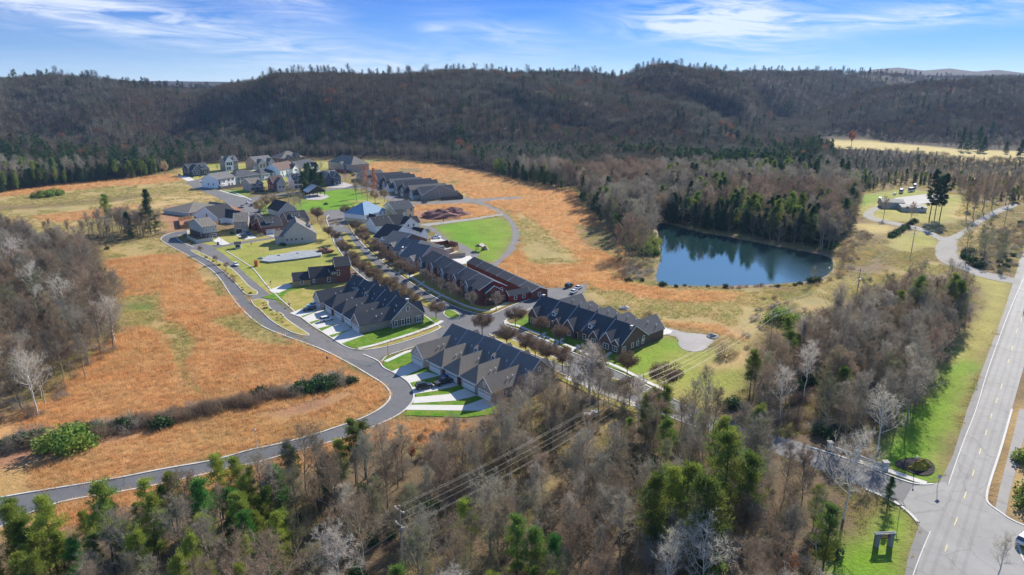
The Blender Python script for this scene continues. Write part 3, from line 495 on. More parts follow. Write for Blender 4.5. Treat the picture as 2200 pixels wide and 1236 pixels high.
def window(k, f, a, z, w=1.0, h=1.5, shut=False, n=1, fm=None, parent=None, xy=None, dy=0):
    fm = fm or TRIM
    key = (round(w, 2), round(h, 2), shut, n, fm.name)
    if key not in WCACHE:
        a_ = MB(); t = .17
        a_.box(-w/2-t, w/2+t, -.07, .03, h, h+t); a_.box(-w/2-t, w/2+t, -.10, .03, -t, 0); a_.box(-w/2-t, -w/2, -.06, .03, 0, h); a_.box(w/2, w/2+t, -.06, .03, 0, h)
        for i in range(1, n): x = -w/2+w*i/n; a_.box(x-.08, x+.08, -.05, .03, 0, h)
        a_.box(-w/2, w/2, -.045, .02, h*.5-.035, h*.5+.035)
        p = MB(); p.box(-w/2, w/2, -.02, .01, 0, h); s = None
        if shut: s1 = MB(); s1.box(-w/2-t-.42, -w/2-t-.03, -.05, .01, -.05, h+.05); s2 = MB(); s2.box(w/2+t+.03, w/2+t+.42, -.05, .01, -.05, h+.05); s = (s1.mesh('shutter', BLACK), s2.mesh('shutter', BLACK))
        WCACHE[key] = (a_.mesh('window', fm), p.mesh('pane', GLASS), s)
    fr, pa, s = WCACHE[key]
    (x, y), rz = face(k, f, a) if xy is None else xy
    o = link(bpy.data.objects.new('window', fr), parent or k.t); o.location = (x, y+dy, z); o.rotation_euler.z = rz
    if not parent:
        link(bpy.data.objects.new('pane', pa), o)
        for s_ in (s or ()): link(bpy.data.objects.new('shutter', s_), o)
    return o
def wins(k, f, pos, z, w=1.0, h=1.5, **kw):
    L = (k.x1-k.x0) if f in 'fb' else (k.y1-k.y0)
    for p in pos: window(k, f, p*L, z, w, h, **kw)
def garage(k, f, a, w=4.8, h=2.25, m=None, wood=None):
    m = m or DOORW; key = ('g', w, h, m.name)
    if key not in WCACHE:
        b = MB(); b.box(-w/2-.16, w/2+.16, -.06, .04, h, h+.18, 1); b.box(-w/2-.16, -w/2, -.06, .04, 0, h, 1); b.box(w/2, w/2+.16, -.06, .04, 0, h, 1)
        for i in range(4): b.box(-w/2, w/2, -.03+.004*(i % 2), .02, h*i/4+.015, h*(i+1)/4-.015)
        p = MB(); n = max(4, int(w/.6))
        for i in range(n): x = -w/2+w*(i+.5)/n; p.box(x-.2, x+.2, -.045, -.02, h*.8, h*.93)
        WCACHE[key] = (b.mesh('garage_door', [m, TRIM]), p.mesh('pane', GLASS))
    b, p = WCACHE[key]; (x, y), rz = face(k, f, a)
    o = link(bpy.data.objects.new('garage_door', b), k.t); o.location = (x, y, 0); o.rotation_euler.z = rz; link(bpy.data.objects.new('pane', p), o)['kind'] = 'stuff'
def door(k, f, a, z=0, m=None):
    key = ('d', (m or DOORD).name)
    if key not in WCACHE:
        b = MB(); b.box(-.5, .5, -.04, .02, 0, 2.1); b.box(-.62, -.5, -.07, .03, 0, 2.2, 1); b.box(.5, .62, -.07, .03, 0, 2.2, 1); b.box(-.62, .62, -.07, .03, 2.1, 2.25, 1); WCACHE[key] = b.mesh('door', [m or DOORD, TRIM])
    (x, y), rz = face(k, f, a); o = link(bpy.data.objects.new('door', WCACHE[key]), k.t); o.location = (x, y, z); o.rotation_euler.z = rz
def vents(k, pts):
    for x, y in pts:
        z = k.z(x, y); b = MB(); b.tube((x, y, z-.1), (x, y, z+.45), .09); b.tube((x, y, z+.4), (x, y, z+.52), .15); b.build('vent_pipe', PIPE, k.roof)
def chimney(k, x, y, w=.9, h=1.0, m=None):
    z = k.z(x, y); b = MB(); b.box(x-w/2, x+w/2, y-w/2, y+w/2, z-1.2, z+h); b.box(x-w/2-.08, x+w/2+.08, y-w/2-.08, y+w/2+.08, z+h, z+h+.12, 1); b.build('chimney', [m or BR_T, CONC], k.roof)
def dormer(k, x, y, w=2.0, h=1.5, side=-1, roof=None, shed=False, n=1, m=None):
    """little gabled window house on a slope that falls towards side*y"""
    z = k.z(x, y)-.1; b = MB(); y2 = y-side*w*1.6; ztop = z+h
    b.box(x-w/2, x+w/2, min(y, y2), max(y, y2), z-.2, ztop)
    if shed:
        b.hull8([(x-w/2-.2, y+side*.3, ztop-.02), (x+w/2+.2, y+side*.3, ztop-.02), (x+w/2+.2, y-side*2.6, ztop+.75), (x-w/2-.2, y-side*2.6, ztop+.75)], [(x-w/2-.2, y+side*.3, ztop+.12), (x+w/2+.2, y+side*.3, ztop+.12), (x+w/2+.2, y-side*2.6, ztop+.9), (x-w/2-.2, y-side*2.6, ztop+.9)], 1)
    else:
        b.prism([(x-w/2, ztop), (x+w/2, ztop), (x, ztop+w*.45)], 'y', min(y, y2), max(y, y2))
        a0, a1 = (y-.2, y2) if side < 0 else (y2, y+.2)
        b.prism([(x-w/2-.2, ztop-.1), (x, ztop+w*.45+.03), (x, ztop+w*.45+.15), (x-w/2-.2, ztop+.02)], 'y', a0, a1, 1); b.prism([(x, ztop+w*.45+.03), (x+w/2+.2, ztop-.1), (x+w/2+.2, ztop+.02), (x, ztop+w*.45+.15)], 'y', a0, a1, 1)
    d = b.build('dormer', [m or TRIM, roof or SH_D], k.roof)
    key = ('dw', round(w, 1), n)
    if key not in WCACHE:
        g = MB()
        ww = w*.8/n
        for i in range(n): xx = -w*.4+ww*(i+.5); g.box(xx-ww*.38, xx+ww*.38, -.03, .02, 0, h*.6)
        WCACHE[key] = g.mesh('pane', GLASS)
    o = link(bpy.data.objects.new('pane', WCACHE[key]), d); o.location = (x, y, z+h*.25); o['kind'] = 'stuff'
    if side > 0: o.rotation_euler.z = math.pi

# ------------------------------------------------------------------ the townhouse rows in the foreground
def row_front():
    A, B = (886, 778), (1067, 870)
    t, L = at_px(A, B, 'townhouse_row', 'grey-brown brick townhouse row with five garage wings, nearest the camera beside the bare woods', 'townhouses')
    n = 5; u = L/n; D1 = 9.5; D2 = 21.0
    for i in range(n):
        x0 = i*u+.05; x1 = (i+1)*u-.05; zj = .16*i
        wl = [BR_L, BR_G, BR_R, BR_G, BR_G][i]
        # main body: ridge runs along the row
        k = block(t, x0-.05, x1+.05, D1, D2, 3.4+zj*0, 8.6-.16*abs(i-2), 'x', BR_G, SH_G if i % 2 == 0 else SH_G, over=.12 if 0 < i < n-1 else .3, thick=.2)
        # garage wing
        if i in (0, 4): g = block(t, x0, x0+6.2, -.3, D1+4.4, 3.1, 6.3, 'y', BR_L if i == 0 else BR_G, SH_T, over=.3, gable=TRIM)
        else: g = block(t, x0+.1, x1-.6, .2, D1+5.2, 3.0, 6.4, 'y', wl, SH_T, kind='hip', over=.35)
        garage(g, 'f', (g.x1-g.x0)/2)
        if i in (0, 4): window(g, 'f', (g.x1-g.x0)/2, 3.7, .6, 1.0)
        door(k, 'f', (k.x1-k.x0)-.8)
        vents(g, [(g.x1-1.3, D1-1.5), (g.x1-1.2, D1-3.4)] if i != 2 else [(g.x1-1.6, D1-1.0)]); vents(k, [(x1-1.8, D1+2.4)])
        if i in (2, 3): dormer(k, x0+.8, D1+1.6, 1.5, 1.2, roof=SH_T)
        # entrance gable on the boulevard side
        e = block(t, x0+1.2, x0+5.2, D2-2.5, D2+1.3, 3.0, 5.6, 'y', BR_G, SH_T, over=.25)
        wins(e, 'b', [.5], .9, 1.6, 1.5, n=2)
        last = k
    wins(last, 'r', [.25, .42, .6, .8], 1.0, 1.0, 1.6); window(last, 'r', 5.7, 5.2, .7, .9)
    wins(g, 'r', [.3, .6], 1.0, .8, 1.2)
row_front()
def row_mid():
    A, B = (676, 656), (781, 722)
    t, L = at_px(A, B, 'townhouse_row', 'brown brick townhouse row with black shuttered gable end, left of the boulevard', 'townhouses')
    n = 5; u = L/n; D1 = 10.5; D2 = 22.5
    for i in range(n):
        x0 = i*u; x1 = (i+1)*u
        k = block(t, x0, x1, D1, D2, 3.4, 9.2-.18*i, 'x', BR_G, SH_D, over=.12 if i < n-1 else .35, thick=.2, f=.52)
        if i in (0, 4): g = block(t, x0, x0+6.0, -.2, D1+4.0, 3.1, 6.2, 'y', BR_L if i == 0 else BR_G, SH_D, over=.3)
        else: g = block(t, x0+.3, x1-.9, .4, D1+5.0, 3.0, 6.4, 'y', [0, BR_R, BR_P, BR_L][i], SH_D, kind='hip')
        garage(g, 'f', (g.x1-g.x0)/2)
        vents(g, [(g.x1-1.3, D1-1.8), (g.x1-1.0, D1-4.0)]); vents(k, [(x1-2.0, D1+2.2), (x1-3.2, D1+3.6)])
        door(k, 'f', (k.x1-k.x0)-.5)
        if i in (1, 2): dormer(k, x0+1.2, D1+2.0, 2.0, 1.2, shed=(i == 1), roof=SH_D)
        e = block(t, x0+2.0, x0+6.4, D2-2.5, D2+1.4, 3.2, 6.4, 'y', BR_G, SH_D, over=.3)
        wins(e, 'b', [.5], .9, 1.6, 1.5, n=2)
    wins(k, 'r', [.13, .34, .51], .9, 1.0, 1.7, shut=True); window(k, 'r', 10.2, .8, 1.8, 1.8, shut=True, n=2); window(k, 'r', 6.2, 5.4, .9, 1.3)
    chimney(k, x1-.8, D1+6.6, .9, .9, BR_T)
row_mid()
def row_right():
    A, B = (1137, 692), (1334, 762)
    t, L = at_px(A, B, 'townhouse_row', 'dark brick townhouse row with white dormers, beside the bright green lawn', 'townhouses')
    n = 5; u = L/n; D = 12.2; b_ = depth_px(A, B, (1384, 741)); D = b_+1.0
    for i in range(n):
        x0 = i*u; x1 = (i+1)*u
        k = block(t, x0, x1, 0, D, 3.2, 8.2-.14*i, 'x', BR_D, SH_D, over=.12 if 0 < i < n-1 else .3, thick=.2, f=.5)
        if i in (0, 2, 4):
            g = block(t, x0+.6, x0+(5.2 if i != 2 else 5.6), -1.0, 4.6, 3.1, 6.0, 'y', BR_D, SH_D, over=.3, kind='gable' if i != 2 else 'gable'); wins(g, 'f', [.5], .8, 1.9, 1.5, n=2)
            if i == 4: g2 = block(t, x1-3.4, x1-.4, -.7, 2.4, 3.0, 4.5, 'y', BR_D, SH_D, over=.2); wins(g2, 'f', [.5], .8, 1.6, 1.5, n=2)
            door(k, 'f', 6.0)
        else:
            dormer(k, x0+2.2, 1.4, 1.6, 1.5, roof=SH_D); g = block(t, x0+4.2, x0+7.4, -.8, 2.8, 3.0, 5.0, 'y', BR_D, SH_D, over=.25); wins(g, 'f', [.5], .8, 1.6, 1.5, n=2); door(k, 'f', 3.6)
            for w_ in (1.2,): window(k, 'f', w_, .9, 1.0, 1.5)
        w = block(t, x0+1.2, x1-.2, D-4.5, D+8.5+.3*(i == 4), 3.0 if i < 4 else 3.3, 7.0 if i < 4 else 7.2, 'y', BR_D, SH_G, kind='gable' if i in (0, 4) else 'hip', over=.3)
        garage(w, 'b', (w.x1-w.x0)/2, 4.8)
        vents(w, [((w.x0+w.x1)/2+1.2, D+3), ((w.x0+w.x1)/2+2.4, D+6)])
    wins(k, 'r', [.1], .7, 1.5, 1.4, n=2); wins(k, 'r', [.42, .62, .82], 1.0, .8, 1.3); window(k, 'r', D*.84, 2.0, .9, 1.3)
    chimney(k, x1-.5, D*.5-1.2, .8, .9, BR_T)
    kk = Blk(); kk.z = lambda x, y: 8.2; kk.roof = k.roof; chimney(kk, .5, D*.5, .8, .4, BR_T)
row_right()
def row_red():
    A, B = (905, 588), (1030, 658); C = (1087, 648)
    t, L = at_px(A, B, 'townhouse_row', 'two-storey dark red townhouse row with red siding gable, across the boulevard', 'townhouses')
    D = depth_px(A, B, C); n = 5; u = L/n
    for i in range(n):
        x0 = i*u; x1 = (i+1)*u; d0 = .35*(i % 2)
        k = block(t, x0, x1, d0, D+d0*.4, 6.3, 9.6-.12*i, 'x', BR_R if i < 4 else S_RED, SH_D, over=.15 if i < 4 else .4, thick=.2, base=(5.2, BR_R) if i == 4 else None)
        b = block(t, x0+1.2, x0+4.6, -1.3+d0, 3.0+d0, 6.2, 8.0, 'y', BR_R if i % 2 else S_NAV, SH_D, over=.25)
        wins(b, 'f', [.5], 4.1, 2.0, 1.6, n=3); wins(b, 'f', [.5], 1.0, 2.0, 1.6, n=3); window(b, 'f', 1.7, 6.6, .3, .5)
        window(k, 'f', 6.3, 4.2, 1.0, 1.5); door(k, 'f', 6.3)
    e = block(t, L-2.6, L+2.2, 1.6, 8.4, 5.6, 7.7, 'x', BR_R, SH_D, over=.35)
    bal = MB(); bal.box(L+.3, L+2.1, 1.65, 5.2, 2.8, 3.0); bal.box(L+2.0, L+2.15, 1.5, 5.2, 3.0, 4.0); bal.box(L+.3, L+2.1, 1.48, 1.6, 3.0, 4.0); bal.build('balcony', DARKM, t)
    pa = MB(); pa.box(L+2.15, L+2.24, 2.0, 5.2, .4, 2.6); pa.box(L+2.15, L+2.24, 2.0, 5.2, 3.3, 5.4); pa.build('porch_shade_panel', DARKM, t)  # flat dark panels on the wall, shade of the two porch openings put in as colour
    wins(e, 'r', [.72], 3.7, 1.5, 1.5, n=2); wins(e, 'r', [.72], 1.0, 1.5, 1.2, n=2); window(k, 'r', D-2.0, 4.2, 1.0, 1.5); wins(k, 'r', [.9], 1.0, 1.4, 1.5, n=2)
    # the garage row behind
    g0 = D+9.5
    for i in range(6):
        x0 = i*L/6+3; x1 = (i+1)*L/6+3
        g = block(t, x0, x1, g0, g0+7.5, 3.0, 5.0-.1*i, 'x', BR_R if i < 5 else BR_R, SH_D, over=.12 if i < 5 else .3)
        garage(g, 'b', (x1-x0)/2, 4.6)
    wins(g, 'r', [.5], 1.0, 1.0, 1.4)
    c = block(t, L-1.5, L+2.2, D+.2, g0-.1, 2.7, 4.2, 'y', S_RED, SH_D, over=.2); wins(c, 'r', [.3, .7], 1.0, 1.0, 1.3)
row_red()
def row_far():
    A, B = (788, 392), (900.6, 431)
    t, L = at_px(A, B, 'townhouse_row', 'staggered row of dark roofed gabled cottages beside the far orange field', 'townhouses')
    D = 30; n = 8; u = L/n; E = hm(B, 13); Z = hm(B, 29)
    ml = [BR_P, WHITE, BR_D, S_GRY, S_GRY, BR_G, BR_D, BR_G]
    for i in range(n):
        x0 = i*u; x1 = (i+1)*u; j = [0, -1, 1, .5, -1.5, 0, -1, .5][i]; sc = 1.0-.0*i
        k = block(t, x0+.2, x1-.2+.0, j, D-j, E*.8, Z*(.86+.05*(i % 3)), 'x' if i in (2, 5) else 'x', ml[i], SH_D if i != 5 else SH_G, over=.2, trim=TRIM) if False else block(t, x0+.2, x1-.2, j+2, D-j, E*.72, Z*(.80+.05*(i % 3)), 'y', ml[i], [SH_D, SH_D, SH_D, SH_G, SH_D, SH_D, SH_T, SH_D][i], over=.3)
        g = block(t, x0+.6, x0+u*.55, j-2.5, j+8, E*.7, E*.7+3.2, 'y', [WHITE, WHITE, BR_D, S_GRY, WHITE, BR_G, BR_G, S_GRY][i], SH_D, over=.3); garage(g, 'f', (g.x1-g.x0)/2, 4.2); window(g, 'f', (g.x1-g.x0)/2, E*.7+.5, .8, 1.0)
        door(k, 'f', u*.75); window(k, 'f', u*.55, 1.0, 1.0, 1.5)
    k = block(t, L-.3, L+.6, 1.5, D+1, E*.75, Z*1.0, 'x', BR_G, SH_D, over=.3)
    window(k, 'r', D*.5, E*.9, 1.2, 1.5); window(k, 'r', D*.5, 2, .9, 1.2)
row_far()
def row_far2():
    t, L = at_px((766, 384), (796, 393), 'house', 'dark roofed cottage at the top end of the gabled row, by a parked black car', 'house')
    k = block(t, 0, L, 0, 16, hm((766, 384), 9), hm((766, 384), 20), 'y', BR_P, SH_D); garage(k, 'f', 6); wins(k, 'f', [.8], 1.2, 1.2, 1.6); dormer(k, 3.0, 4.0, 1.6, 1.2)
row_far2()

# ------------------------------------------------------------------ houses of the village
def house(A, B, dep, e, r, axis, wall, roof, label, kind='gable', f=.5, fw=(), lw=(), rw=(), gar=None, gables=(), base=None, trim=TRIM, dorm=None, name='house', extra=None, wm=1.0, cat='house', dz=None):
    t, L = at_px(A, B, name, label, cat)
    if not isinstance(dep, (int, float)): dep = depth_px(A, B, dep)
    if A[1] < 425: e *= 1.2; r *= 1.16; gables = [(g_[0], g_[1], g_[2], g_[3]*1.2, g_[4]*1.16, *g_[5:]) for g_ in gables]
    E, Z = hm(A, e), hm(A, r)
    k = block(t, 0, L, 0, dep, E, Z, axis, wall, roof, kind=kind, f=f, trim=trim, base=(E*.48, base) if base else None, over=.45)
    S = max(1.0, E/3.0/(2 if e > 13 else 1))*wm*(1.2 if A[1] < 480 else 1.0)
    for lst, fc in ((fw, 'f'), (lw, 'l'), (rw, 'r')):
        for a, z, *rest in lst:
            w, h, *o = rest or (1.0, 1.5)
            LL = L if fc == 'f' else dep
            window(k, fc, a*LL, z*E, w*S, h*S, n=o[0] if o else 1, shut=bool(len(o) > 1 and o[1]))
    if gar:
        garage(k, gar[0], gar[1]*(L if gar[0] == 'f' else dep), 4.8 if len(gar) < 3 else gar[2], 2.4, m=gar[3] if len(gar) > 3 else None)
    for (a0, a1, out_, ze, zr_, wm_, *w) in gables:                # front gables: from, to, projection, eave, ridge, finish, windows
        g = block(t, a0*L, a1*L, -out_, dep*.5, hm(A, ze), hm(A, zr_), 'y', wm_ or wall, roof, over=.35, trim=trim)
        for (fx, fz, ww, hh, *o) in w: window(g, 'f', fx*(g.x1-g.x0), fz*E, ww*S, hh*S, n=o[0] if o else 1)
    if dorm:
        for (a, yy, w, h, shed, n) in dorm: dormer(k, a*L, yy, w, h, roof=roof, shed=shed, n=n)
    vents(k, [(L*.7, dep*.35), (L*.45, dep*.3)])
    if kind == 'gable' and axis == 'x': vents(k, [(L*.25, dep*.4)])
    return t, k, L, dep, E, Z
H = house
H((410.4, 379.7), (451, 376), 17, 10, 21, 'x', S_NAV, SH_D, 'dark blue house with white trimmed front gable, left end of the back row', fw=[(.78, .35, 2.4, 1.5, 3)], lw=[(.3, .5), (.7, .5)], gables=[(.03, .60, 1.5, 9, 20, None, (.25, .3, 1, 1.6), (.6, .3, 1, 1.6), (.45, 1.2, 1.6, .9, 2))], dorm=[(.82, 3.0, 5, 1.6, True, 3)])
H((485, 368), (512.6, 366), 16, 16, 25, 'x', BR_T, SH_G, 'white gabled house with grey brick side wall, second from the left of the back row', fw=[(.8, .68), (.9, .68), (.75, .2, 1.6, 1.4, 2), (.2, .2), (.4, .2)], lw=[(.5, .3)], base=BR_G, gables=[(.02, .62, .8, 16, 26, WHITE, (.25, .6, 1, 1.6), (.5, .6, 1, 1.6), (.75, .6, 1, 1.6), (.25, .15, 1, 1.4), (.5, .15, 1, 1.4))], dorm=[(.82, 2.5, 2, 1.5, False, 1)])
H((553.6, 364), (590, 359.5), 17, 10, 21, 'x', BR_T, SH_G, 'tan house with two white front gables before the dark trees', fw=[(.55, .25, 1.6, 1.6, 2)], lw=[(.4, .4)], gar=('l', .2), gables=[(.02, .46, 1.5, 9, 17, S_GRY, (.3, .2, 1, 1.6), (.7, .2, 1, 1.6)), (.62, .98, 1.5, 9, 17, S_GRY, (.3, .2, 1, 1.6), (.7, .2, 1, 1.6))])
H((606, 357), (654, 353), 22, 13, 24, 'x', BR_D, SH_T, 'large brown brick house with many hipped gables, highest in the back row', kind='hip', fw=[(.1, .5), (.92, .3, 1.8, 1.6, 2)], gables=[(.18, .52, 3, 9, 18, None, (.5, .4, 1.6, 1.6, 2)), (.55, .85, 2, 8, 21, None, (.5, .5, 1.6, 1.6, 2))], lw=[(.4, .4)])
t, k, L, D_, E, Z = H((470, 405.4), (506.6, 398.9), 17, 15.5, 25, 'x', WHITE, SH_G, 'white house with stacked back porches above a grey board fence', fw=[(.62, .62, 1.6, 1.5, 2), (.86, .68, 1.6, 1.1, 2), (.62, .12, 1, 1.3), (.8, .14, 1, 1.1)], lw=[(.3, .3, .7, 1.2), (.6, .3, .7, 1.2)])
def porch(k, a0, a1, zf, h, dep=2.2, m=TRIM, name='porch'):
    L = k.x1-k.x0; b = MB(); x0, x1 = a0*L, a1*L
    for z in zf: b.box(x0, x1, -dep, -.02, z-.2, z); b.box(x0, x1, -dep, -dep+.08, z+.7, z+.85); [b.box(x0+(x1-x0)*i/8-.04, x0+(x1-x0)*i/8+.04, -dep+.02, -dep+.07, z, z+.75) for i in range(9)]
    for i in range(3): x = x0+(x1-x0)*i/2; b.box(x-.15, x+.15, -dep, -dep+.3, 0, h)
    b.box(x0-.2, x1+.2, -dep-.3, -.01, h, h+.25, 1); b.build(name, [m, SH_D], k.t)
    o = MB(); o.box(x0+.6, x0+1.7, -.06, .02, zf[0]+.05, zf[0]+2.3); o.box(x1-2.2, x1-.6, -.06, .02, zf[0]+.6, zf[0]+2.2); o.build('porch_door', GLASS, k.t)
porch(k, .02, .42, [E*.45, .25], E*.85)
t, k, L, D_, E, Z = H((508, 396), (561, 388), 18, 12, 21, 'x', S_BLU, SH_D, 'blue-grey house with hipped charcoal roof, right of the white porch house', kind='hip', fw=[(.66, .5, 2.0, 1.5, 2), (.85, .5, 1.8, 1.4, 2), (.5, .05, 1, 1.4)], lw=[(.4, .4)]); porch(k, .1, .42, [E*.42], E*.85)
t, k, L, D_, E, Z = H((563, 388), (596, 381.5), 16, 10, 18, 'x', WHITE, SH_D, 'white low house with hipped grey roof and covered deck, between blue-grey and brown-roofed houses', kind='hip', fw=[(.62, .4, 1.6, 1.4, 2), (.88, .5, 1.4, 1.1)]); porch(k, .03, .4, [E*.35], E*.85)
t, k, L, D_, E, Z = H((603.7, 383), (638.7, 376), 17, 14, 25, 'x', WHITE, SH_B, 'white house with brown shingle roof and projecting back gable', fw=[(.12, .5, 1.2, 1.2), (.38, .5, 1.4, 1.5, 2), (.38, .1), (.15, .1)], gables=[(.6, 1.0, 2.5, 13, 20, None, (.5, .6, 2.4, 1.2, 3))])
H((648.5, 376), (682, 369), 16, 12, 23, 'x', CREAM, SH_D, 'cream house with dark slate-blue roof behind the tall evergreens', fw=[(.1, .4), (.3, .4), (.5, .4)], gables=[(.62, 1.0, 2.0, 11, 18, WHITE, (.5, .5, 1.6, 1.2, 2))], lw=[(.5, .4)])
t, k, L, D_, E, Z = H((540.5, 412.4), (565.6, 409.7), 15, 14, 22, 'x', BR_P, SH_T, 'small pinkish brick house with dark back porch beside the boulevard trees', fw=[(.3, .62, 1.8, 1.4, 2), (.55, .1, 1.6, 1.6, 2)], gables=[(.55, 1.0, 1.2, 13, 19, None, (.5, .62, 2.0, 1.4, 2))], lw=[(.4, .4)]); porch(k, 0, 1, [.25], E*.42, 2.5, DARKM)
H((589.5, 414), (614, 412), 17, 15, 27, 'x', BR_R, SH_B, 'dark red brick house with half-timbered gable', base=BR_D, gables=[(.25, 1.0, 1.5, 16, 25, S_TAN, (.3, .5, 1.2, 1.2), (.7, .5, 1.2, 1.2))], lw=[(.3, .4), (.7, .4)])
H((632.7, 408.4), (650, 407), 15, 17, 27, 'x', WHITE, SH_D, 'narrow white house with two white dormers left of the tall evergreens', fw=[(.25, .6, 1, 1.6, 1, 1), (.75, .6, 1, 1.6, 1, 1), (.25, .12, 1, 1.6, 1, 1), (.75, .12, 1, 1.6, 1, 1)], dorm=[(.28, 2.2, 1.9, 1.7, False, 1), (.72, 2.2, 1.9, 1.7, False, 1)])
t, k, L, D_, E, Z = H((700, 400.5), (731, 397), 17, 15, 25, 'x', BR_D, SH_G, 'dark slate brick house with white front porch right of the tall evergreens', fw=[(.2, .6), (.2, .1)], lw=[(.3, .5), (.7, .5)], gables=[(.45, 1.0, 1.5, 14, 24, S_NAV, (.3, .6, 1, 1.6), (.72, .6, 1, 1.6)), (.0, .38, .8, 15, 25, S_NAV)]); porch(k, .46, .98, [.3], E*.42, 4.2)
t, k, L, D_, E, Z = H((706, 364.5), (756, 371.5), 20, 13, 26, 'x', BR_T, SH_T, 'grey-tan hipped house with red stained deck by the yellow field', kind='hip', fw=[(.55, .3, 2.0, 1.4, 2), (.85, .45, 2.2, 1.4, 3), (.15, .4)], gables=[(.5, .75, 2, 10, 17, None)])
b = MB(); b.box(L*.45, L, -4.0, -.4, 1.2, 1.5); [b.box(L*.45+i*.9, L*.45+i*.9+.1, -4.05, -3.95, 0, 2.5) for i in range(int(L*.55/.9))]; b.box(L*.45, L, -4.05, -3.95, 2.4, 2.55); b.box(L*.3, L*1.02, -6.6, -6.5, 0, 2.2); b.build('deck', WOODR, t)
# left block by the curve
H((406, 466), (487, 452), 26, 8, 21, 'x', S_GRY, SH_T, 'wide low house with hipped taupe roof beside the bare red soil', kind='hip', fw=[(.05, .2)], gables=[(.78, 1.06, 1.0, 8, 16, None)])
t, L = at_px((417, 473), (478, 483), 'house', 'new white house with navy roof and blank gable wall behind the wooden fence', 'house'); E, Z = hm((417, 473), 12), hm((417, 473), 31)
k = block(t, 0, L*.86, 0, 15, E, Z, 'y', WHITE, SH_N, f=.52, over=.3); block(t, L*.5, L*1.15, 5, 16, E*.95, Z*.75, 'x', WHITE, SH_N, over=.3); window(k, 'f', L*.48, E*.9, .9, 1.8, fm=DARKM); window(k, 'f', L*.05, .9, 1.2, 1.2, fm=DARKM); vents(k, [(L*.2, 6)])
t, k, L, D_, E, Z = H((439.5, 515), (467.4, 510.8), (417, 502.5), 26, 38, 'x', S_GRY, SH_T, 'tall grey sided house with dark brick ground floor at the road bend', base=BR_D, fw=[(.23, .62, 1.1, 1.6), (.77, .62, 1.1, 1.6)], lw=[(.55, .7, .7, .9), (.75, .7, .7, .9)], gar=('f', .68, 3.4), wm=.62)
door(k, 'f', L*.22); window(k, 'l', D_*.2, 1.0, .9, 1.8)
t, k, L, D_, E, Z = H((505, 501.5), (534.5, 499.8), (484, 490), 23, 36, 'x', BR_T, SH_T, 'two-storey plain brown brick house with dark garage door', fw=[(.4, .72, 1.1, .9), (.82, .72, 1.1, .9), (.74, .18, .8, 1.2)], lw=[(.4, .35, .5, .8), (.7, .35, .5, .8), (.3, .75, .4, .5), (.8, .75, .4, .5)], gar=('f', .3, 3.2, DOORD), wm=.62)
t, k, L, D_, E, Z = H((564, 504.5), (608, 500), 19, 15, 30, 'x', BR_R, SH_N, 'red brick ranch house with white garage door and shed dormer', gar=('f', .42, 5.0), trim=mat('beige_trim', (.55, .50, .42), .7, .03), fw=[(.82, .3, .9, 1.2)], dorm=[(.45, 3.2, 4.2, 1.3, True, 4)])
b2 = block(t, -2, 8, 14, 30, E*.9, Z*.85, 'y', BR_R, SH_N, over=.3); window(b2, 'l', 4, 1.5, .9, 1.3); window(b2, 'l', 10, 1.5, .9, 1.3)
t, k, L, D_, E, Z = H((621.5, 490), (665, 485), 16, 13, 29, 'x', BR_G, SH_N, 'brown brick house with charcoal roof and shed dormer beside the boulevard', trim=mat('beige_trim', (.55, .50, .42), .7, .03), dorm=[(.45, 3.2, 4.5, 1.4, True, 3)], fw=[(.3, .3), (.7, .3)])
t, L = at_px((600, 466), (638, 461), 'house', 'grey gabled house with charcoal roof facing the village park', 'house'); E, Z = hm((600, 466), 12), hm((600, 466), 28); k = block(t, 0, L, 0, 16, E, Z, 'y', S_GRY, SH_N); window(k, 'l', 5, 2, 1, 1.4)
t, L = at_px((611.8, 525.5), (681, 520.5), 'house', 'pale grey brick house with broad gable wall of small windows above the building plot', 'house'); E, Z = hm((611.8, 525.5), 19), hm((611.8, 525.5), 45)
k = block(t, 0, L, 0, 16, E, Z, 'y', BR_L, SH_T, f=.42); 
for a in (.09, .22, .36, .55): window(k, 'f', L*a, 1.9, .8, .8, fm=BR_T)
g = block(t, -4.4, 1.5, 1.5, 11, E*.85, E*1.3, 'x', BR_L, SH_T); window(k, 'r', 4, 1.2, 1, 1.5); door(k, 'r', 9); dormer(k, L*.8, 5, 2.2, 1.3, roof=SH_T)
# dark brick L-shaped house
t, L = at_px((631.5, 617), (668, 613.5), 'house', 'dark brown brick house with charcoal stepped roofs and ochre garage wing beside the dry lawn', 'house'); A = (631.5, 617); D_ = depth_px(A, (668, 613.5), (619, 597)); D_ = min(D_, 8)
g = block(t, 0, L, 0, D_, hm(A, 13.5), hm(A, 25), 'x', OCHRE, SH_N); window(g, 'f', L*.5, 1.0, 1.0, 1.3); garage(g, 'l', D_/2, 4.8)
m2 = block(t, L+.05, L+10.2, -.2, D_+1.2, hm(A, 16.5), hm(A, 33), 'x', BR_D, SH_N); wins(m2, 'f', [.12], 1.2, .6, 1.2); wins(m2, 'f', [.72, .95], 1.0, 1.0, 1.8)
m3 = block(t, L+10.3, L+16.2, -.6, D_+2.4, hm(A, 36), hm(A, 50), 'x', BR_R, SH_N); window(m3, 'f', 1.0, hm(A, 18), .9, 1.9); m4 = block(t, L+8.0, L+12.2, -.5, 4, hm(A, 26), hm(A, 27.5), 'x', BR_D, SH_N); window(m4, 'f', 1.4, hm(A, 21.5), 1.0, .7)
b = MB(); b.box(L+16.3, L+19.3, 1.5, 6.5, 2.7, 3.0, 1); [b.box(x, x+.25, y, y+.25, 0, 2.7) for x in (L+19, L+16.6) for y in (1.6, 4, 6.2)]; b.build('porch', [TRIM, SH_B], t)
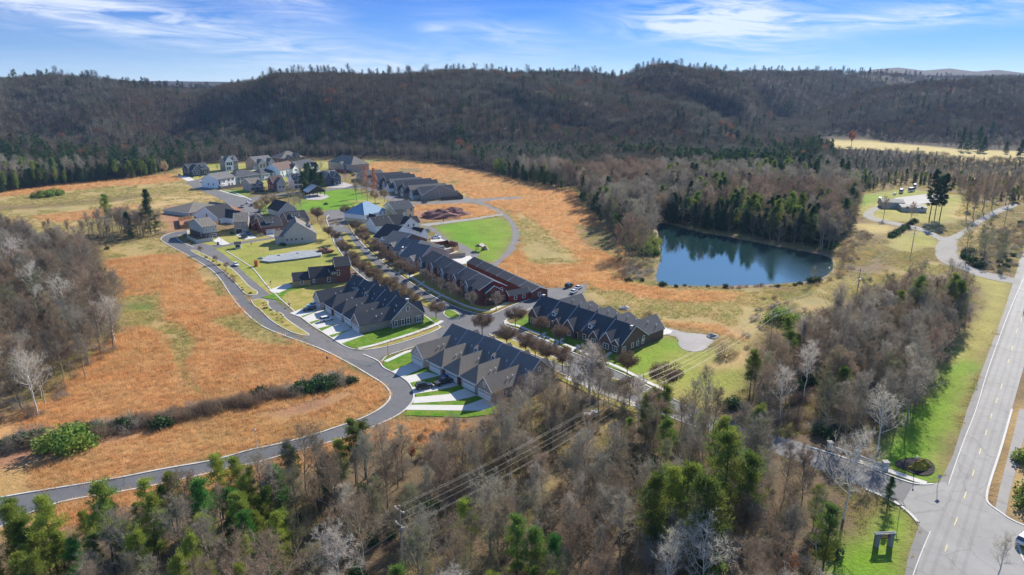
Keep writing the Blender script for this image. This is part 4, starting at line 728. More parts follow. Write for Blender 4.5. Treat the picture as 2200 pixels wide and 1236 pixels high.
# column of houses on the right of the boulevard
t, k, L, D_, E, Z = H((783.7, 480), (831, 468.5), 16, 17, 38, 'x', WHITE, UNDER, 'unfinished house with bright blue roof underlayment facing the park', kind='hip', fw=[(.12, .55, 1, 1.4), (.22, .55, 1, 1.4), (.45, .55, 1.4, 1.5, 2), (.72, .6, 1.2, 1.4, 2), (.9, .6, 1.2, 1.4, 2)], base=CREAM)
t, k, L, D_, E, Z = H((848, 472), (890, 467.5), 17, 20, 33, 'x', CREAM, SH_D, 'cream two-storey house with dark roof beside the mound of purple soil', fw=[(.55, .62, 1.2, 1.4, 2), (.86, .7, 1.1, 1.2), (.8, .15, 1.1, 1.1), (.3, .1, 1.4, 1.8, 2)], lw=[(.3, .3)]); porch(k, .08, .45, [E*.42], E*.82)
t, k, L, D_, E, Z = H((808, 502), (844, 497), 13, 16, 30, 'x', WHITE, SH_N, 'white house with corner porch and long navy roof, second below the blue roof', fw=[(.42, .55, .8, 1.5), (.82, .55, .8, 1.5)], gables=(), rw=[(.5, .5)])
k2 = block(t, L*.9, L*2.0, 2, 13, E*.7, Z*.95, 'x', WHITE, SH_N); t2 = block(t, L*1.72, L*2.45, -.5, 10, E*.8, Z*.82, 'y', WHITE, SH_N); wins(t2, 'f', [.3, .75], E*.35, 1.0, 1.3, n=1); t3 = block(t, L*.25, L*.6, 8, 16, E*.95, Z*1.05, 'y', WHITE, SH_N)
t4 = block(t, L*2.2, L*2.75, 1.0, 8.5, E*.7, Z*.75, 'x', WHITE, SH_N)
GB = [((838, 535), (904, 519), 19, 41, WHITE, SH_N, 'white sided house with long white gable wall and front bay facing the boulevard', .42, 12),
      ((858, 550), (918, 534), 21, 40, BR_D, SH_G, 'grey-brown brick gabled house squeezed between white and beige neighbours', .45, 12),
      ((882, 566), (944, 548), 22, 42, S_TAN, SH_G, 'beige sided house with twin white dormers facing the boulevard', .35, 11),
      ((902, 582), (966, 563), 24, 46, BR_P, SH_G, 'pink brick gabled house next to the red townhouse row', .38, 12)]
for i, (A, B, e, r, w, rf, lab, f, dp) in enumerate(GB):
    t, L = at_px(A, B, 'house', lab, 'house'); E, Z = hm(A, e), hm(A, r)
    k = block(t, 0, L, 0, dp, E, Z, 'y', w, rf, f=f, over=.3, thick=.2)
    q = block(t, -1.6, 4, dp*.15, dp*.15+4, E*.92, E*1.25, 'x', WHITE if i in (0, 2) else w, rf, over=.3)
    for yy in (.5,):
        window(q, 'l', 2.0, E*.55, 2.0, 1.6, n=3); window(q, 'l', 2.0, 1.0, 1.8, 1.6, n=3)
    window(k, 'l', dp*.75, E*.55, 1.0, 1.5); door(k, 'l', dp*.75); b = MB(); b.box(-3.2, -.1, dp*.5, dp*.95, E*.42, E*.42+.25, 1); [b.box(-3.1, -2.9, y, y+.2, 0, E*.42) for y in (dp*.52, dp*.9)]; b.build('porch', [TRIM, rf], t)
    window(k, 'f', L*.62, E*.6, .5, .5)
    if i == 2:
        d = MB()
        for yy in (4.0, 6.4): d.box(1.6, 3.6, yy-.5, yy+.5, E*1.02, E*1.02+1.3); d.prism([(yy-.65, E*1.02+1.25), (yy+.65, E*1.02+1.25), (yy, E*1.02+1.8)], 'x', 1.4, 4.0)
        d.build('dormer', TRIM, t)
    if i == 0:
        gA = block(t, L+.1, L+6, .5, 8, hm(A, 15), hm(A, 26), 'y', WHITE, SH_N, base=None); garage(gA, 'b', 3, 4.6)
# park pavilion, kiosk, farm
t, L = at_px((665, 424), (699, 421), 'pavilion', 'open timber picnic pavilion with pale metal roof on the park green', 'pavilion'); b = MB()
for x in (0, L/2-.2, L-.4):
    for y in (0, 9.6): b.box(x, x+.4, y, y+.4, 0, 4.2)
b.build('post', DOORD, t); b = MB(); b.box(.2, L-.2, .1, 9.8, 3.2, 4.2); b.prism([(.2, 4.2), (L-.2, 4.2), (L/2, 7.6)], 'y', .3, 9.7); b.build('timber_wall', DOORD, t)
b = MB(); b.prism([(-1.2, 3.6), (L/2, 8.0), (L/2, 8.3), (-1.2, 3.9)], 'y', -1, 11); b.prism([(L/2, 8.0), (L+1.2, 3.6), (L+1.2, 3.9), (L/2, 8.3)], 'y', -1, 11); b.build('roof', METAL, t)
t, L = at_px((505, 535), (518, 534), 'mail_kiosk', 'small white mail kiosk with dark roof on the green by the lane', 'kiosk'); k = block(t, 0, L, 0, 3, 2.4, 3.2, 'x', TRIM, SH_D); b = MB(); b.box(.5, L-.5, -.08, .02, .6, 1.9); b.build('mailbox_bank', DARKM, t)
t, L = at_px((1938, 455), (1990, 457), 'farm_building', 'long low pale farm building with flat metal roof behind the big pines', 'barn'); D_ = 15; k = block(t, 0, L, 0, D_, hm((1938, 455), 9), hm((1938, 455), 12), 'x', S_GRY, mat('pale_metal_roof', (.27, .26, .24), .8, .12, .5, .2)); wins(k, 'f', [.2, .5, .8], 2, 1.5, 1.5); k2 = block(t, -9, L*.3, D_*.8, D_+8, 4, 5.5, 'x', S_GRY, mat('pale_metal_roof', (.5, .49, .46)))
# foundation under construction
t = empty('foundation', P(560, 564), 0, 'pale concrete foundation slab of a house under construction, long and narrow on the dry lawn', 'foundation')
a = [P(*q) for q in [(560, 563), (574, 553), (606, 549), (634, 543), (684, 540), (692, 547), (690, 552), (634, 560), (579, 566)]]
b = MB(); c = P(560, 564); n = len(a); b.add([(q.x-c.x, q.y-c.y, .15) for q in a]+[(q.x-c.x, q.y-c.y, .8) for q in a], [tuple(range(n))[::-1], tuple(range(n, 2*n))]+[(i, (i+1) % n, n+(i+1) % n, n+i) for i in range(n)]); b.build('slab', mat('fresh_concrete', (.30, .32, .33), .8, .4, .35, bump=.3), t).location.z = 0
def lump(name, px, r, h, m, label, cat, n=9, seed=1, squash=1.0):
    rn = random.Random(seed); c = P(*px); t = MB(); k = 5
    for j in range(k+1):
        for i in range(n):
            a_ = 6.2832*i/n; rr_ = r*(1-j/k)**.7*(.8+.4*rn.random()); t.v.append((math.cos(a_)*rr_, math.sin(a_)*rr_*squash, h*(j/k)**.8*(.9+.2*rn.random())-.1*(j == 0)))
    for j in range(k):
        for i in range(n): t.f.append((j*n+i, j*n+(i+1) % n, (j+1)*n+(i+1) % n, (j+1)*n+i)); t.m.append(0)
    t.v = [(x+rn.uniform(-.12, .12)*r, y+rn.uniform(-.12, .12)*r, z) for x, y, z in t.v]
    o = t.build(name, m); o.location = c; return tag(o, label, cat)
SOILM = mat('purple_soil', (.23, .12, .10), .95, .35, 1.5, .1, bump=.8); JUNK = mat('building_debris', (.45, .44, .43), .9, .4, 2)
lump('soil_mound', (945, 466), 13, 5, SOILM, 'large mound of purple-brown soil on the building plot, the left and lower one', 'soil heap', 12, 4, .7)
lump('soil_mound', (972, 461), 12, 4.5, SOILM, 'long heap of purple-brown soil on the building plot, the right and upper one', 'soil heap', 12, 5, .6)
for i, (px, py, r, h, l) in enumerate([(562, 556, 2.2, .9, 'white plastic covered pile at the left end of the foundation slab'), (600, 553, 3, 1.2, 'grey heap of rubble on the middle of the foundation slab'), (640, 548, 2.0, 1.2, 'grey rubble pile on the right part of the foundation slab'), (735, 541, 0, 0, '')][:3]): lump('debris_pile', (px, py), r, h, JUNK, l, 'rubble', 8, i+20, .5)
lump('soil_mound', (698, 543), 5, 2.6, mat('red_soil', (.25, .12, .07), .95, .4, 1, bump=.8), 'small red soil heap at the right end of the foundation slab', 'soil heap', 9, 31, .6)
lump('gravel_heap', (1342, 664), 2.6, 1.2, GRAVEL, 'small grey heap in the meadow behind the dark brick townhouse row', 'gravel heap', 9, 33)
lump('gravel_heap', (1531, 724), 2.2, 1.2, GRAVEL, 'loose grey rubble heap at the far corner of the gravel pad', 'gravel heap', 10, 34)
lump('hay_bale', (1042, 536), 1.8, 2.2, mat('straw', (.5, .4, .22)), 'tan straw heap beside the dark shelter on the green half circle', 'straw heap', 9, 35)
def fence(pts, h, m, label, z0=0, pan=2.4):
    w = [P(*q) for q in pts]; t = empty('board_fence', w[0], 0, label, 'fence'); o = w[0]
    for a_, b_ in zip(w[:-1], w[1:]):
        L = (b_-a_).length; n = max(1, round(L/pan)); d = (b_-a_)/n; nn = Vector((-d.y, d.x, 0)).normalized()*.03
        for i in range(n):
            p = a_+d*i-o; q = p+d; mb = MB(); mb.hull8([tuple(p-nn+Vector((0, 0, .05))), tuple(q-nn+Vector((0, 0, .05))), tuple(q+nn+Vector((0, 0, .05))), tuple(p+nn+Vector((0, 0, .05)))], [tuple(p-nn+Vector((0, 0, h))), tuple(q-nn+Vector((0, 0, h))), tuple(q+nn+Vector((0, 0, h))), tuple(p+nn+Vector((0, 0, h)))])
            mb.build('fence_panel', m, t); pb = MB(); pb.box(p.x-.07, p.x+.07, p.y-.07, p.y+.07, 0, h+.12); pb.build('post', m, t)
fence([(434, 390), (451, 398), (476, 408), (523, 401)], 2.6, WOODG, 'grey board fence round the white porch house')
fence([(402, 512), (402, 503), (409, 500)], 2.0, S_GRY, 'grey panel fence left of the tall grey sided house', pan=3); fence([(402, 512), (423, 524), (458, 518), (458, 514)], 2.0, S_GRY, 'grey panel fence wrapping the corner of the tall grey sided house', pan=3)
fence([(384, 474), (388, 492), (416, 489)], 2.2, WOOD, 'orange timber fence round the small yard beside the grey sided house'); fence([(384, 476), (412, 470)], 2.2, WOOD, 'orange timber fence at the back of the small yard by the red soil')
fence([(461, 484), (484, 478)], 2.3, WOOD, 'orange timber fence between white gabled house and brown brick house')
fence([(928, 532), (962, 525), (968, 532)], 2.2, WOODR, 'red-brown fence along the back of the paved yard'); fence([(943, 549), (975, 542), (986, 536)], 2.2, WOOD, 'timber fence along the front of the paved yard with silver car')
fence([(984, 530), (966, 526)], 2.2, WOOD, 'short timber gate fence at the corner of the paved yard'); fence([(962, 556), (1000, 553)], 2.2, WOODG, 'weathered grey fence beside the white driveway behind the red row')
fence([(947, 431), (995, 428), (982, 417), (955, 415)], 2.6, mat('dark_fence_wood', (.14, .10, .075), .9, .2, 3), 'dark board fence round the yard at the end of the gabled row')
# ------------------------------------------------------------------ vehicles
TYRE = mat('tyre_rubber', (.02, .02, .02), .85, 0); RIM = mat('wheel_rim', (.45, .46, .47), .35, 0, metal=.8); LAMPW = mat('headlight_glass', (.7, .7, .68), .15, 0, spec=.8); LAMPR = mat('tail_light_red', (.4, .02, .02), .2, 0); PLAST = mat('black_plastic', (.03, .03, .03), .6, 0)
def paint(n, c): return mat(n, c, .25, 0, spec=.6)
PW, PB, PD, PS, PBL, PT = paint('white_car_paint', (.78, .78, .78)), paint('black_car_paint', (.015, .018, .022)), paint('dark_green_black_paint', (.022, .032, .035)), paint('silver_car_paint', (.42, .44, .46)), paint('blue_car_paint', (.025, .07, .22)), paint('tan_car_paint', (.42, .36, .30))
CARS = {}
def car_meshes(kind, pm):
    key = (kind, pm.name)
    if key in CARS: return CARS[key]
    L, Wd, H_ = dict(suv=(4.8, 1.95, 1.75), sedan=(4.7, 1.85, 1.42), pickup=(5.8, 2.0, 1.85), van=(6.0, 2.2, 2.7))[kind]
    belt = dict(suv=1.02, sedan=.88, pickup=1.08, van=1.2)[kind]; hw = Wd/2
    def loft(secs, m=0):                           # secs: (x, halfwidth low, halfwidth top, z low, z top)
        b = MB(); n = 8
        for (x, w0, w1, z0, z1) in secs:
            zm = z0+(z1-z0)*.55
            b.v += [(x, -w0*.93, z0), (x, -w0, z0+.12), (x, -w0*1.0, zm), (x, -w1, z1), (x, w1, z1), (x, w0*1.0, zm), (x, w0, z0+.12), (x, w0*.93, z0)]
        for i in range(len(secs)-1):
            for j in range(n): b.f.append((i*n+j, i*n+(j+1) % n, (i+1)*n+(j+1) % n, (i+1)*n+j)); b.m.append(m)
        b.f += [tuple(range(n))[::-1], tuple((len(secs)-1)*n+i for i in range(n))]; b.m += [m, m]; return b
    if kind == 'pickup': body = loft([(-L/2, hw*.9, hw*.9, .5, belt), (-L/2+.1, hw, hw*.97, .42, belt+.03), (L*.12, hw, hw*.96, .35, belt), (L*.30, hw, hw*.93, .35, belt), (L*.45, hw*.97, hw*.85, .38, belt-.08), (L/2, hw*.82, hw*.7, .45, .82)])
    else: body = loft([(-L/2, hw*.82, hw*.72, .48, belt-.1), (-L/2+.15, hw*.96, hw*.85, .36, belt), (-L*.2, hw, hw*.92, .3, belt), (L*.2, hw, hw*.92, .3, belt), (L*.42, hw*.95, hw*.82, .33, belt-.12), (L/2, hw*.78, hw*.66, .42, belt-.3)])
    x0, x1, r0, r1 = dict(suv=(-L*.47, L*.22, -L*.40, L*.05), sedan=(-L*.38, L*.22, -L*.2, L*.06), pickup=(-L*.1, L*.24, -L*.07, L*.10), van=(-L*.49, L*.42, -L*.48, L*.28))[kind]
    g = MB(); g.hull8([(x0, -hw*.9, belt-.03), (x1, -hw*.9, belt-.03), (x1, hw*.9, belt-.03), (x0, hw*.9, belt-.03)], [(r0, -hw*.7, H_-.06), (r1, -hw*.7, H_-.06), (r1, hw*.7, H_-.06), (r0, hw*.7, H_-.06)])
    rf = MB(); rf.hull8([(r0-.06, -hw*.73, H_-.07), (r1+.06, -hw*.73, H_-.07), (r1+.06, hw*.73, H_-.07), (r0-.06, hw*.73, H_-.07)], [(r0+.1, -hw*.64, H_), (r1-.08, -hw*.64, H_), (r1-.08, hw*.64, H_), (r0+.1, hw*.64, H_)])
    for xx in ((x0+r0)/2, (x0+x1)/2+.1): 
        for sg in (-1, 1): rf.tube((xx, sg*hw*.89, belt), (xx*.8+r1*.1, sg*hw*.71, H_-.05), .05, n=4)
    wr = .38 if kind != 'sedan' else .33; ty = MB(); ty.tube((0, -.12, 0), (0, .12, 0), wr, n=14); ri = MB(); ri.tube((0, -.135, 0), (0, .135, 0), wr*.58, n=10)
    hl = MB(); hl.box(L*.47, L*.495, -hw*.72, -hw*.42, .62, .78); tl = MB(); tl.box(-L/2-.02, -L/2+.06, -hw*.78, -hw*.6, belt-.38, belt-.12)
    bed = None
    if kind == 'pickup': bed = MB(); bed.box(-L/2+.15, -L*.11, -hw*.82, hw*.82, belt+.01, belt+.045)
    mi = MB(); mi.box(x1-.42, x1-.28, -hw-.14, -hw+.08, belt-.02, belt+.14); mi.box(x1-.42, x1-.28, hw-.08, hw+.14, belt-.02, belt+.14)
    CARS[key] = dict(L=L, hw=hw, wr=wr, body=body.mesh('body', pm), glass=g.mesh('side_windows', GLASS), roof=rf.mesh('roof_panel', pm), tyre=ty.mesh('wheel', TYRE), rim=ri.mesh('rim', RIM), hl=hl.mesh('headlight', LAMPW), tl=tl.mesh('tail_light', LAMPR), bed=bed.mesh('cargo_bed', PLAST) if bed else None, mi=mi.mesh('wing_mirror', PLAST))
    return CARS[key]
def car(px, to, kind, pm, label, z=.18, cat=None, sc=1.0):
    c = P(*px); d = P(*to)-c; k = car_meshes(kind, pm)
    names = dict(suv='parked_suv', sedan='parked_car', pickup='pickup_truck', van='parked_van')
    t = empty(names[kind], (c.x, c.y, z), math.atan2(d.y, d.x), label, cat or dict(suv='suv', sedan='car', pickup='pickup truck', van='van')[kind]); t.scale = (sc,)*3
    def add(n, me, loc=(0, 0, 0), par=None): o = link(bpy.data.objects.new(n, me), par or t); o.location = loc; return o
    bd = add('body', k['body']); add('window', k['glass']); add('roof', k['roof']); add('wing_mirror', k['mi'])
    if k['bed']: add('cargo_bed', k['bed'])
    for sx in (-.30, .31):
        for sy in (-1, 1): w = add('wheel', k['tyre'], (sx*k['L'], sy*(k['hw']-.1), k['wr'])); add('rim', k['rim'], (0, 0, 0), w)
    for sy in (0, 1): add('headlight', k['hl'], (0, sy*k['hw']*1.14, 0)); add('tail_light', k['tl'], (0, sy*k['hw']*1.38, 0))
    return t
car((911, 835), (950, 828), 'suv', PB, 'black suv parked at the street end of the driveway in the front townhouse row')
car((953, 826), (985, 815), 'pickup', PD, 'dark green-black pickup truck parked close behind the black suv on the same driveway')
car((958, 816), (985, 806), 'sedan', PBL, 'blue car half hidden behind the dark pickup truck')
car((702, 690), (730, 684), 'suv', PW, 'white suv on the third driveway of the left townhouse row')
car((665, 668), (640, 672), 'suv', PB, 'dark maroon-black car on the uppermost driveway of the left townhouse row'); car((672, 659), (650, 663), 'sedan', PW, 'white car mostly hidden behind the dark car on the uppermost driveway')
car((1151, 625), (1170, 624), 'suv', PW, 'white boxy suv parked at the end of the red brick row', sc=.9); car((1223, 617), (1240, 610), 'suv', PD, 'dark suv parked in the lot by the meadow'); car((1233, 630), (1245, 623), 'sedan', PW, 'white sedan nearest the townhouses in the parking lot by the meadow'); car((1243, 621), (1256, 614), 'sedan', PW, 'white sedan parked between dark suv and the meadow edge')
car((936, 513), (956, 513), 'pickup', PW, 'white pickup truck on the driveway beside the half circle lawn'); car((917, 499), (930, 503), 'sedan', PB, 'dark car tucked behind the white garages by the lane'); car((945, 537), (930, 538), 'suv', PS, 'silver-blue suv in the fenced paved yard')
car((912, 437), (930, 434), 'sedan', PB, 'black car parked below the end wall of the gabled row'); car((533, 438), (545, 444), 'sedan', PW, 'white car parked below the white and brown houses at the planting of trees'); car((541, 443), (549, 450), 'sedan', PD, 'dark car parked just below the white car by the trees'); car((521, 446), (532, 453), 'pickup', PT, 'tan pickup truck beside the red soil plot'); car((559, 457), (566, 463), 'suv', PB, 'black car at the kerb behind the brown brick house')
car((525, 511), (536, 516), 'pickup', PD, 'dark pickup truck on the driveway of the plain brown brick house'); car((534, 505), (542, 509), 'suv', PBL, 'blue suv on the driveway of the plain brown brick house'); car((507, 571), (516, 577), 'sedan', PW, 'white car on the lane beside the shrubby median')
car((386, 378), (394, 384), 'sedan', PS, 'silver car on the driveway of the dark blue house'); car((760, 378), (772, 375), 'pickup', PB, 'black pickup truck at the top end of the gabled row'); car((2203, 1166), (2222, 1150), 'suv', PW, 'white suv at the right edge beside the parking island')
car((1922, 419), (1932, 414), 'sedan', PW, 'white car left of the campers in the farm yard'); 
for q in [((1936, 415), (1950, 406), 'white camper van with a round spare wheel, left of two in the farm yard'), ((1958, 412), (1985, 408), 'long white camper trailer right of two in the farm yard'), ((1965, 404), (1968, 396), 'tall white trailer with dark end standing behind the campers'), ((1890, 434), (1892, 420), 'small white box trailer at the bend of the farm lane')]: car(q[0], q[1], 'van', PW, q[2], cat='camper', sc=1.15)

# ------------------------------------------------------------------ street furniture
def lamp(px, h, label, dark=False, double=False):
    c = P(*px); t = empty('street_lamp', (c.x, c.y, 0), 0, label, 'street lamp', 'street lamps'); m = DARKM if dark else mat('pale_lamp_metal', (.55, .54, .50), .6, .05)
    b = MB(); b.tube((0, 0, 0), (0, 0, .5), .14, .09, 8); b.tube((0, 0, .5), (0, 0, h), .065, .05, 8); b.build('post', m, t)
    g = MB(); g.tube((0, 0, h), (0, 0, h+.25), .10, .2, 8); g.tube((0, 0, h+.25), (0, 0, h+.5), .2, .08, 8); g.build('lamp_head', PIPE, t)
    return t
for px, h, l, d in [((620, 655), 4.4, 'pale street lamp on the lawn corner left of the five driveways', 0), ((834, 767), 4.6, 'dark street lamp on the lawn corner by the cross street', 1), ((552, 962), 4.2, 'pale lamp post alone in the orange grass beside the curved road', 0), ((358, 507), 4.2, 'pale lamp post at the outer bend of the upper road', 0), ((880, 590), 4.0, 'white globe lamp under the brown trees before the red row', 1), ((575, 468), 4.2, 'globe lamp beside the tan trees of the village green', 1), ((744, 452), 4.2, 'globe lamp at the lower edge of the park green', 1), ((844, 440), 4.2, 'globe lamp between unfinished blue roofed house and gabled row', 1), ((449, 391), 4.6, 'double headed lamp right of the dark blue house', 1), ((477, 532), 4.4, 'pale lamp post on the small verge by the mail kiosk', 0), ((534, 432), 4.4, 'white globe lamp at the corner of the upper cross street', 1), ((1963, 1020), 3.9, 'dark street lamp with white globe beside the round mulch bed', 1), ((1053, 668), 4.0, 'small dark lamp before the red townhouse gable', 1), ((1186, 716), 4.0, 'thin lamp among the brown trees of the right townhouse row', 1)]: lamp(px, h, l, bool(d))
def sign(px, h, head, m, label, name='road_sign', rz=0.0):
    c = P(*px); t = empty(name, (c.x, c.y, 0), rz, label, 'sign'); b = MB(); b.tube((0, 0, 0), (0, 0, h), .05, .05, 6); b.build('post', mat('sign_post', (.25, .26, .27), .6, .05), t)
    b = MB(); s = head
    if s == 'diamond': b.prism([(0, h-.75), (.55, h-.2), (0, h+.35), (-.55, h-.2)], 'y', -.09, -.06)
    elif s == 'arm': b.box(-.6, .6, -.03, .03, h-.05, h+.15); b.box(-.04, .04, -.5, .5, h+.2, h+.38)
    else: b.tube((0, -.1, h-.3), (0, -.06, h-.3), .38, .38, 8)
    b.build('sign_face', m, t); return t
sign((2013, 1052), 3.2, 'diamond', mat('sign_back', (.42, .43, .44), .6), 'diamond shaped sign seen from behind at the entrance corner of the highway'); sign((1929, 1122), 3.6, 'arm', DARKM, 'street name sign on a thin post above the entrance lawn')
sign((815, 824), 2.2, 'round', METAL, 'small round sign on the kerb of the orange field opposite the driveways'); sign((2171, 592), 2.2, 'round', METAL, 'small sign at the mouth of the gravel lane beside the highway'); sign((1966, 448), 2.2, 'round', METAL, 'small sign beside the farm building')
# entrance monument sign: two stone piers, a beam and a hanging board
a, b_ = P(1880, 1178), P(1918, 1176); t = empty('entrance_sign', a, math.atan2(b_.y-a.y, b_.x-a.x), 'entrance sign with two stone piers and hanging brown board on the green lawn', 'sign'); L = (b_-a).length
for x in (0, L-.7):
    b = MB(); b.box(x, x+.7, 0, .7, 0, 2.5); b.box(x-.1, x+.8, -.1, .8, 2.5, 2.65); b.build('pier', mat('stone_pier', (.22, .22, .23), .9, .3, 3), t)
b = MB(); b.box(-.3, L+.3, .05, .2, 2.66, 2.85); b.box(-.3, L+.3, .5, .65, 2.66, 2.85); b.build('beam', mat('grey_beam', (.35, .36, .36)), t); sb = MB(); sb.box(.8, L-.8, .3, .4, 1.6, 2.35); so = sb.build('sign_board', mat('brown_board', (.16, .06, .03)), t)
lt = MB()
for i in range(11): x = 1.0+i*(L-2.0)/10.5; lt.box(x, x+.1, .27, .3, 1.85, 2.1+.05*(i % 3 == 0))
lt.build('raised_lettering', mat('gold_letters', (.5, .38, .16), .5), so)['kind'] = 'stuff'
# white wall piers of the entrance
for i, q in enumerate([((1901, 1005), 1.05, 'white stone pier at the end of the entrance wall beside the mulch bed'), ((1841, 982), .9, 'white stone pier at the middle of the entrance wall, under bare branches'), ((1782, 962), .9, 'white stone pier at the wooded end of the entrance wall')]):
    c = P(*q[0]); b = MB(); s = q[1]*.5; b.box(-s, s, -s, s, 0, 1.4); b.box(-s-.12, s+.12, -s-.12, s+.12, 1.4, 1.53); tag(b.build('entrance_pier', mat('white_stone', (.46, .45, .41), .8, .1)), q[2], 'pier').location = c
strip('entrance_wall', [(1782, 962), (1841, 982), (1896, 1003)], .35, 0, .65, mat('white_stone', (.58, .57, .52)), n=0, kind=None); tag(bpy.data.objects['entrance_wall'], 'low white entrance wall running between the three stone piers', 'wall')
c = P(1340, 955)
for i, (px, l) in enumerate([((1262, 903), 'white electric cabinet in the clearing below the boulevard trees, the left one'), ((1277, 898), 'grey electric cabinet just right of the white one in the clearing')]):
    c = P(*px); b = MB(); b.box(-.8, .8, -.6, .6, 0, 1.7); b.box(-.88, .88, -.68, .68, 1.7, 1.82); t = tag(b.build('electric_cabinet', [mat('cabinet_grey', (.62, .63, .62) if i == 0 else (.35, .36, .36), .5)][0]), l, 'cabinet'); t.location = c; d = MB(); d.box(-.72, -.03, -.64, -.6, .1, 1.6); d.box(.03, .72, -.64, -.6, .1, 1.6); d.build('cabinet_door', mat('cabinet_door_grey', (.5, .51, .5), .5), t)
# portable toilet, bins, mailboxes
c = P(551, 572); t = empty('portable_toilet', c, .2, 'orange portable toilet at the corner of the dry lawn by the lane', 'portable toilet'); b = MB(); b.box(-.75, .75, -.75, .75, 0, 2.5); b.build('cabin', mat('orange_plastic', (.65, .16, .04), .5, .05), t); b = MB(); b.prism([(-.85, 2.5), (.85, 2.5), (0, 2.85)], 'x', -.85, .85); b.build('roof', mat('orange_plastic_roof', (.55, .14, .04), .5), t); b = MB(); b.box(-.5, .5, -.8, -.75, .1, 2.2); b.build('door', mat('orange_door', (.55, .12, .03), .5), t)
def mailbox(px, label):
    c = P(*px); t = empty('mailbox', c, random.random(), label, 'mailbox'); b = MB(); b.box(-.07, .07, -.07, .07, 0, 1.1); b.build('post', DOORD, t); b = MB(); b.box(-.25, .25, -.55, .55, 1.1, 1.3); b.tube((0, -.55, 1.3), (0, .55, 1.3), .25, .25, 8); b.build('box', DARKM, t)
for px, l in [((703, 777), 'black mailbox on the edge of the orange field below the long kerb'), ((582, 612), 'mailbox by the kerb of the ochre garage driveway'), ((540, 528), 'brown box stand on the lawn below the ranch house'), ((622, 660), 'low dark utility box at the foot of the pale street lamp'), ((953, 478), 'mailbox at the top edge of the half circle lawn')]: mailbox(px, l)
c = P(469, 527); t = empty('wheelie_bin', c, 0, 'blue wheelie bin at the foot of the grey house driveway', 'bin'); b = MB(); b.hull8([(-.35, -.35, .08), (.35, -.35, .08), (.35, .35, .08), (-.35, .35, .08)], [(-.45, -.45, 1.5), (.45, -.45, 1.5), (.45, .45, 1.5), (-.45, .45, 1.5)]); b.build('bin_body', PBL, t); b = MB(); b.box(-.48, .48, -.5, .48, 1.5, 1.62); b.build('lid', PBL, t)
# dark little shelter on the half circle
t, L = at_px((1022, 540), (1036, 541), 'shelter', 'dark timber shelter beside the straw heap on the half circle lawn', 'shelter'); b = MB()
for x in (0, L-.3):
    for y in (0, 3): b.box(x, x+.25, y, y+.25, 0, 2.6)
b.build('post', DOORD, t); b = MB(); b.prism([(-.5, 2.5), (L/2, 3.6), (L+.5, 2.5)], 'y', -.5, 3.8); b.build('roof', DOORD, t)
# round topiary in the mulch bed
GOLDL = mat('golden_shrub', (.34, .26, .04), .95, .4, 3.0, .1, bump=1)
lump('round_shrub', (1972, 1008), 2.1, 1.7, GOLDL, 'golden clipped shrub in the mulch bed, the front crescent', 'shrub', 12, 3, .5); lump('round_shrub', (1982, 1002), 2.0, 1.7, GOLDL, 'golden clipped shrub in the mulch bed, the rear crescent', 'shrub', 12, 6, .5)

# ------------------------------------------------------------------ power line
PW_ = mat('weathered_pole', (.30, .27, .23), .9, .15, 2); WIRE = mat('bright_wire', (.26, .25, .23), .4, 0, metal=.7)
POLES = [(858, 1090, 13.0), (1383, 808, 13.0), (1664, 655, 13.0), (1849, 578, 13.0), (1967, 488, 13.0), (2167, 438, 13.0)]
lab = ['leaning grey power pole standing in the bare woods at the bottom centre', 'dark power pole beside the boulevard and brown street tree', 'power pole at the edge of the meadow near the green bush', 'power pole below the pond in the rough grass', 'power pole beside the gravel junction and golden plot', 'far power pole above the scrub at the right edge']
tops = []
off = [(-1.1, 12.6), (1.1, 12.6), (0, 13.1), (-.9, 9.8), (.9, 9.8), (0, 8.8)]
for i, (x, y, h) in enumerate(POLES):
    c = P(x, y, h); nx_ = P(*POLES[min(i+1, 5)][:2], 13)-P(*POLES[max(i-1, 0)][:2], 13); rz = math.atan2(nx_.y, nx_.x)
    t = empty('power_pole', (c.x, c.y, 0), rz, lab[i], 'power pole', 'power poles'); b = MB(); b.tube((0, 0, -.3), (0, 0, h+.3), .19, .12, 8); b.build('post', PW_, t)
    for zz in (12.4, 9.6): b = MB(); b.box(-.07, .07, -1.3, 1.3, zz-.08, zz+.08); b.build('crossarm', PW_, t)
    b = MB(); [b.tube((0, yy, zz), (0, yy, zz+.25), .06, .09, 6) for yy in (-1.1, 1.1) for zz in (12.45, 9.65)]; b.build('insulator', PIPE, t)
    if i in (3, 0): b = MB(); b.tube((.35, 0, 8.0), (.35, 0, 9.1), .28, .28, 10); b.build('transformer', METAL, t)
    n_ = Vector((-math.sin(rz), math.cos(rz), 0)); tops.append([Vector((c.x, c.y, 0))+n_*o+Vector((0, 0, z)) for o, z in off])
first = [w+(tops[0][0]-tops[1][0])*Vector((1, 1, 0))*.9 for w in tops[0]]
for s in range(len(tops)):
    A_ = first if s == 0 else tops[s-1]; B_ = tops[s]
    for wi in range(6):
        b = MB(); n = 14; pr = None
        for i in range(n+1):
            tt = i/n; p = A_[wi]*(1-tt)+B_[wi]*tt; p.z -= 4*tt*(1-tt)*1.4
            if pr is not None: b.tube(pr, p, .010 if s < 2 else .022, .010 if s < 2 else .022, 3, cap=False)
            pr = p
        o = b.build('power_line_cable', WIRE); tag(o, ['thin grey power cable running between the poles over the woods'][0], 'cable', 'cables of the power line')
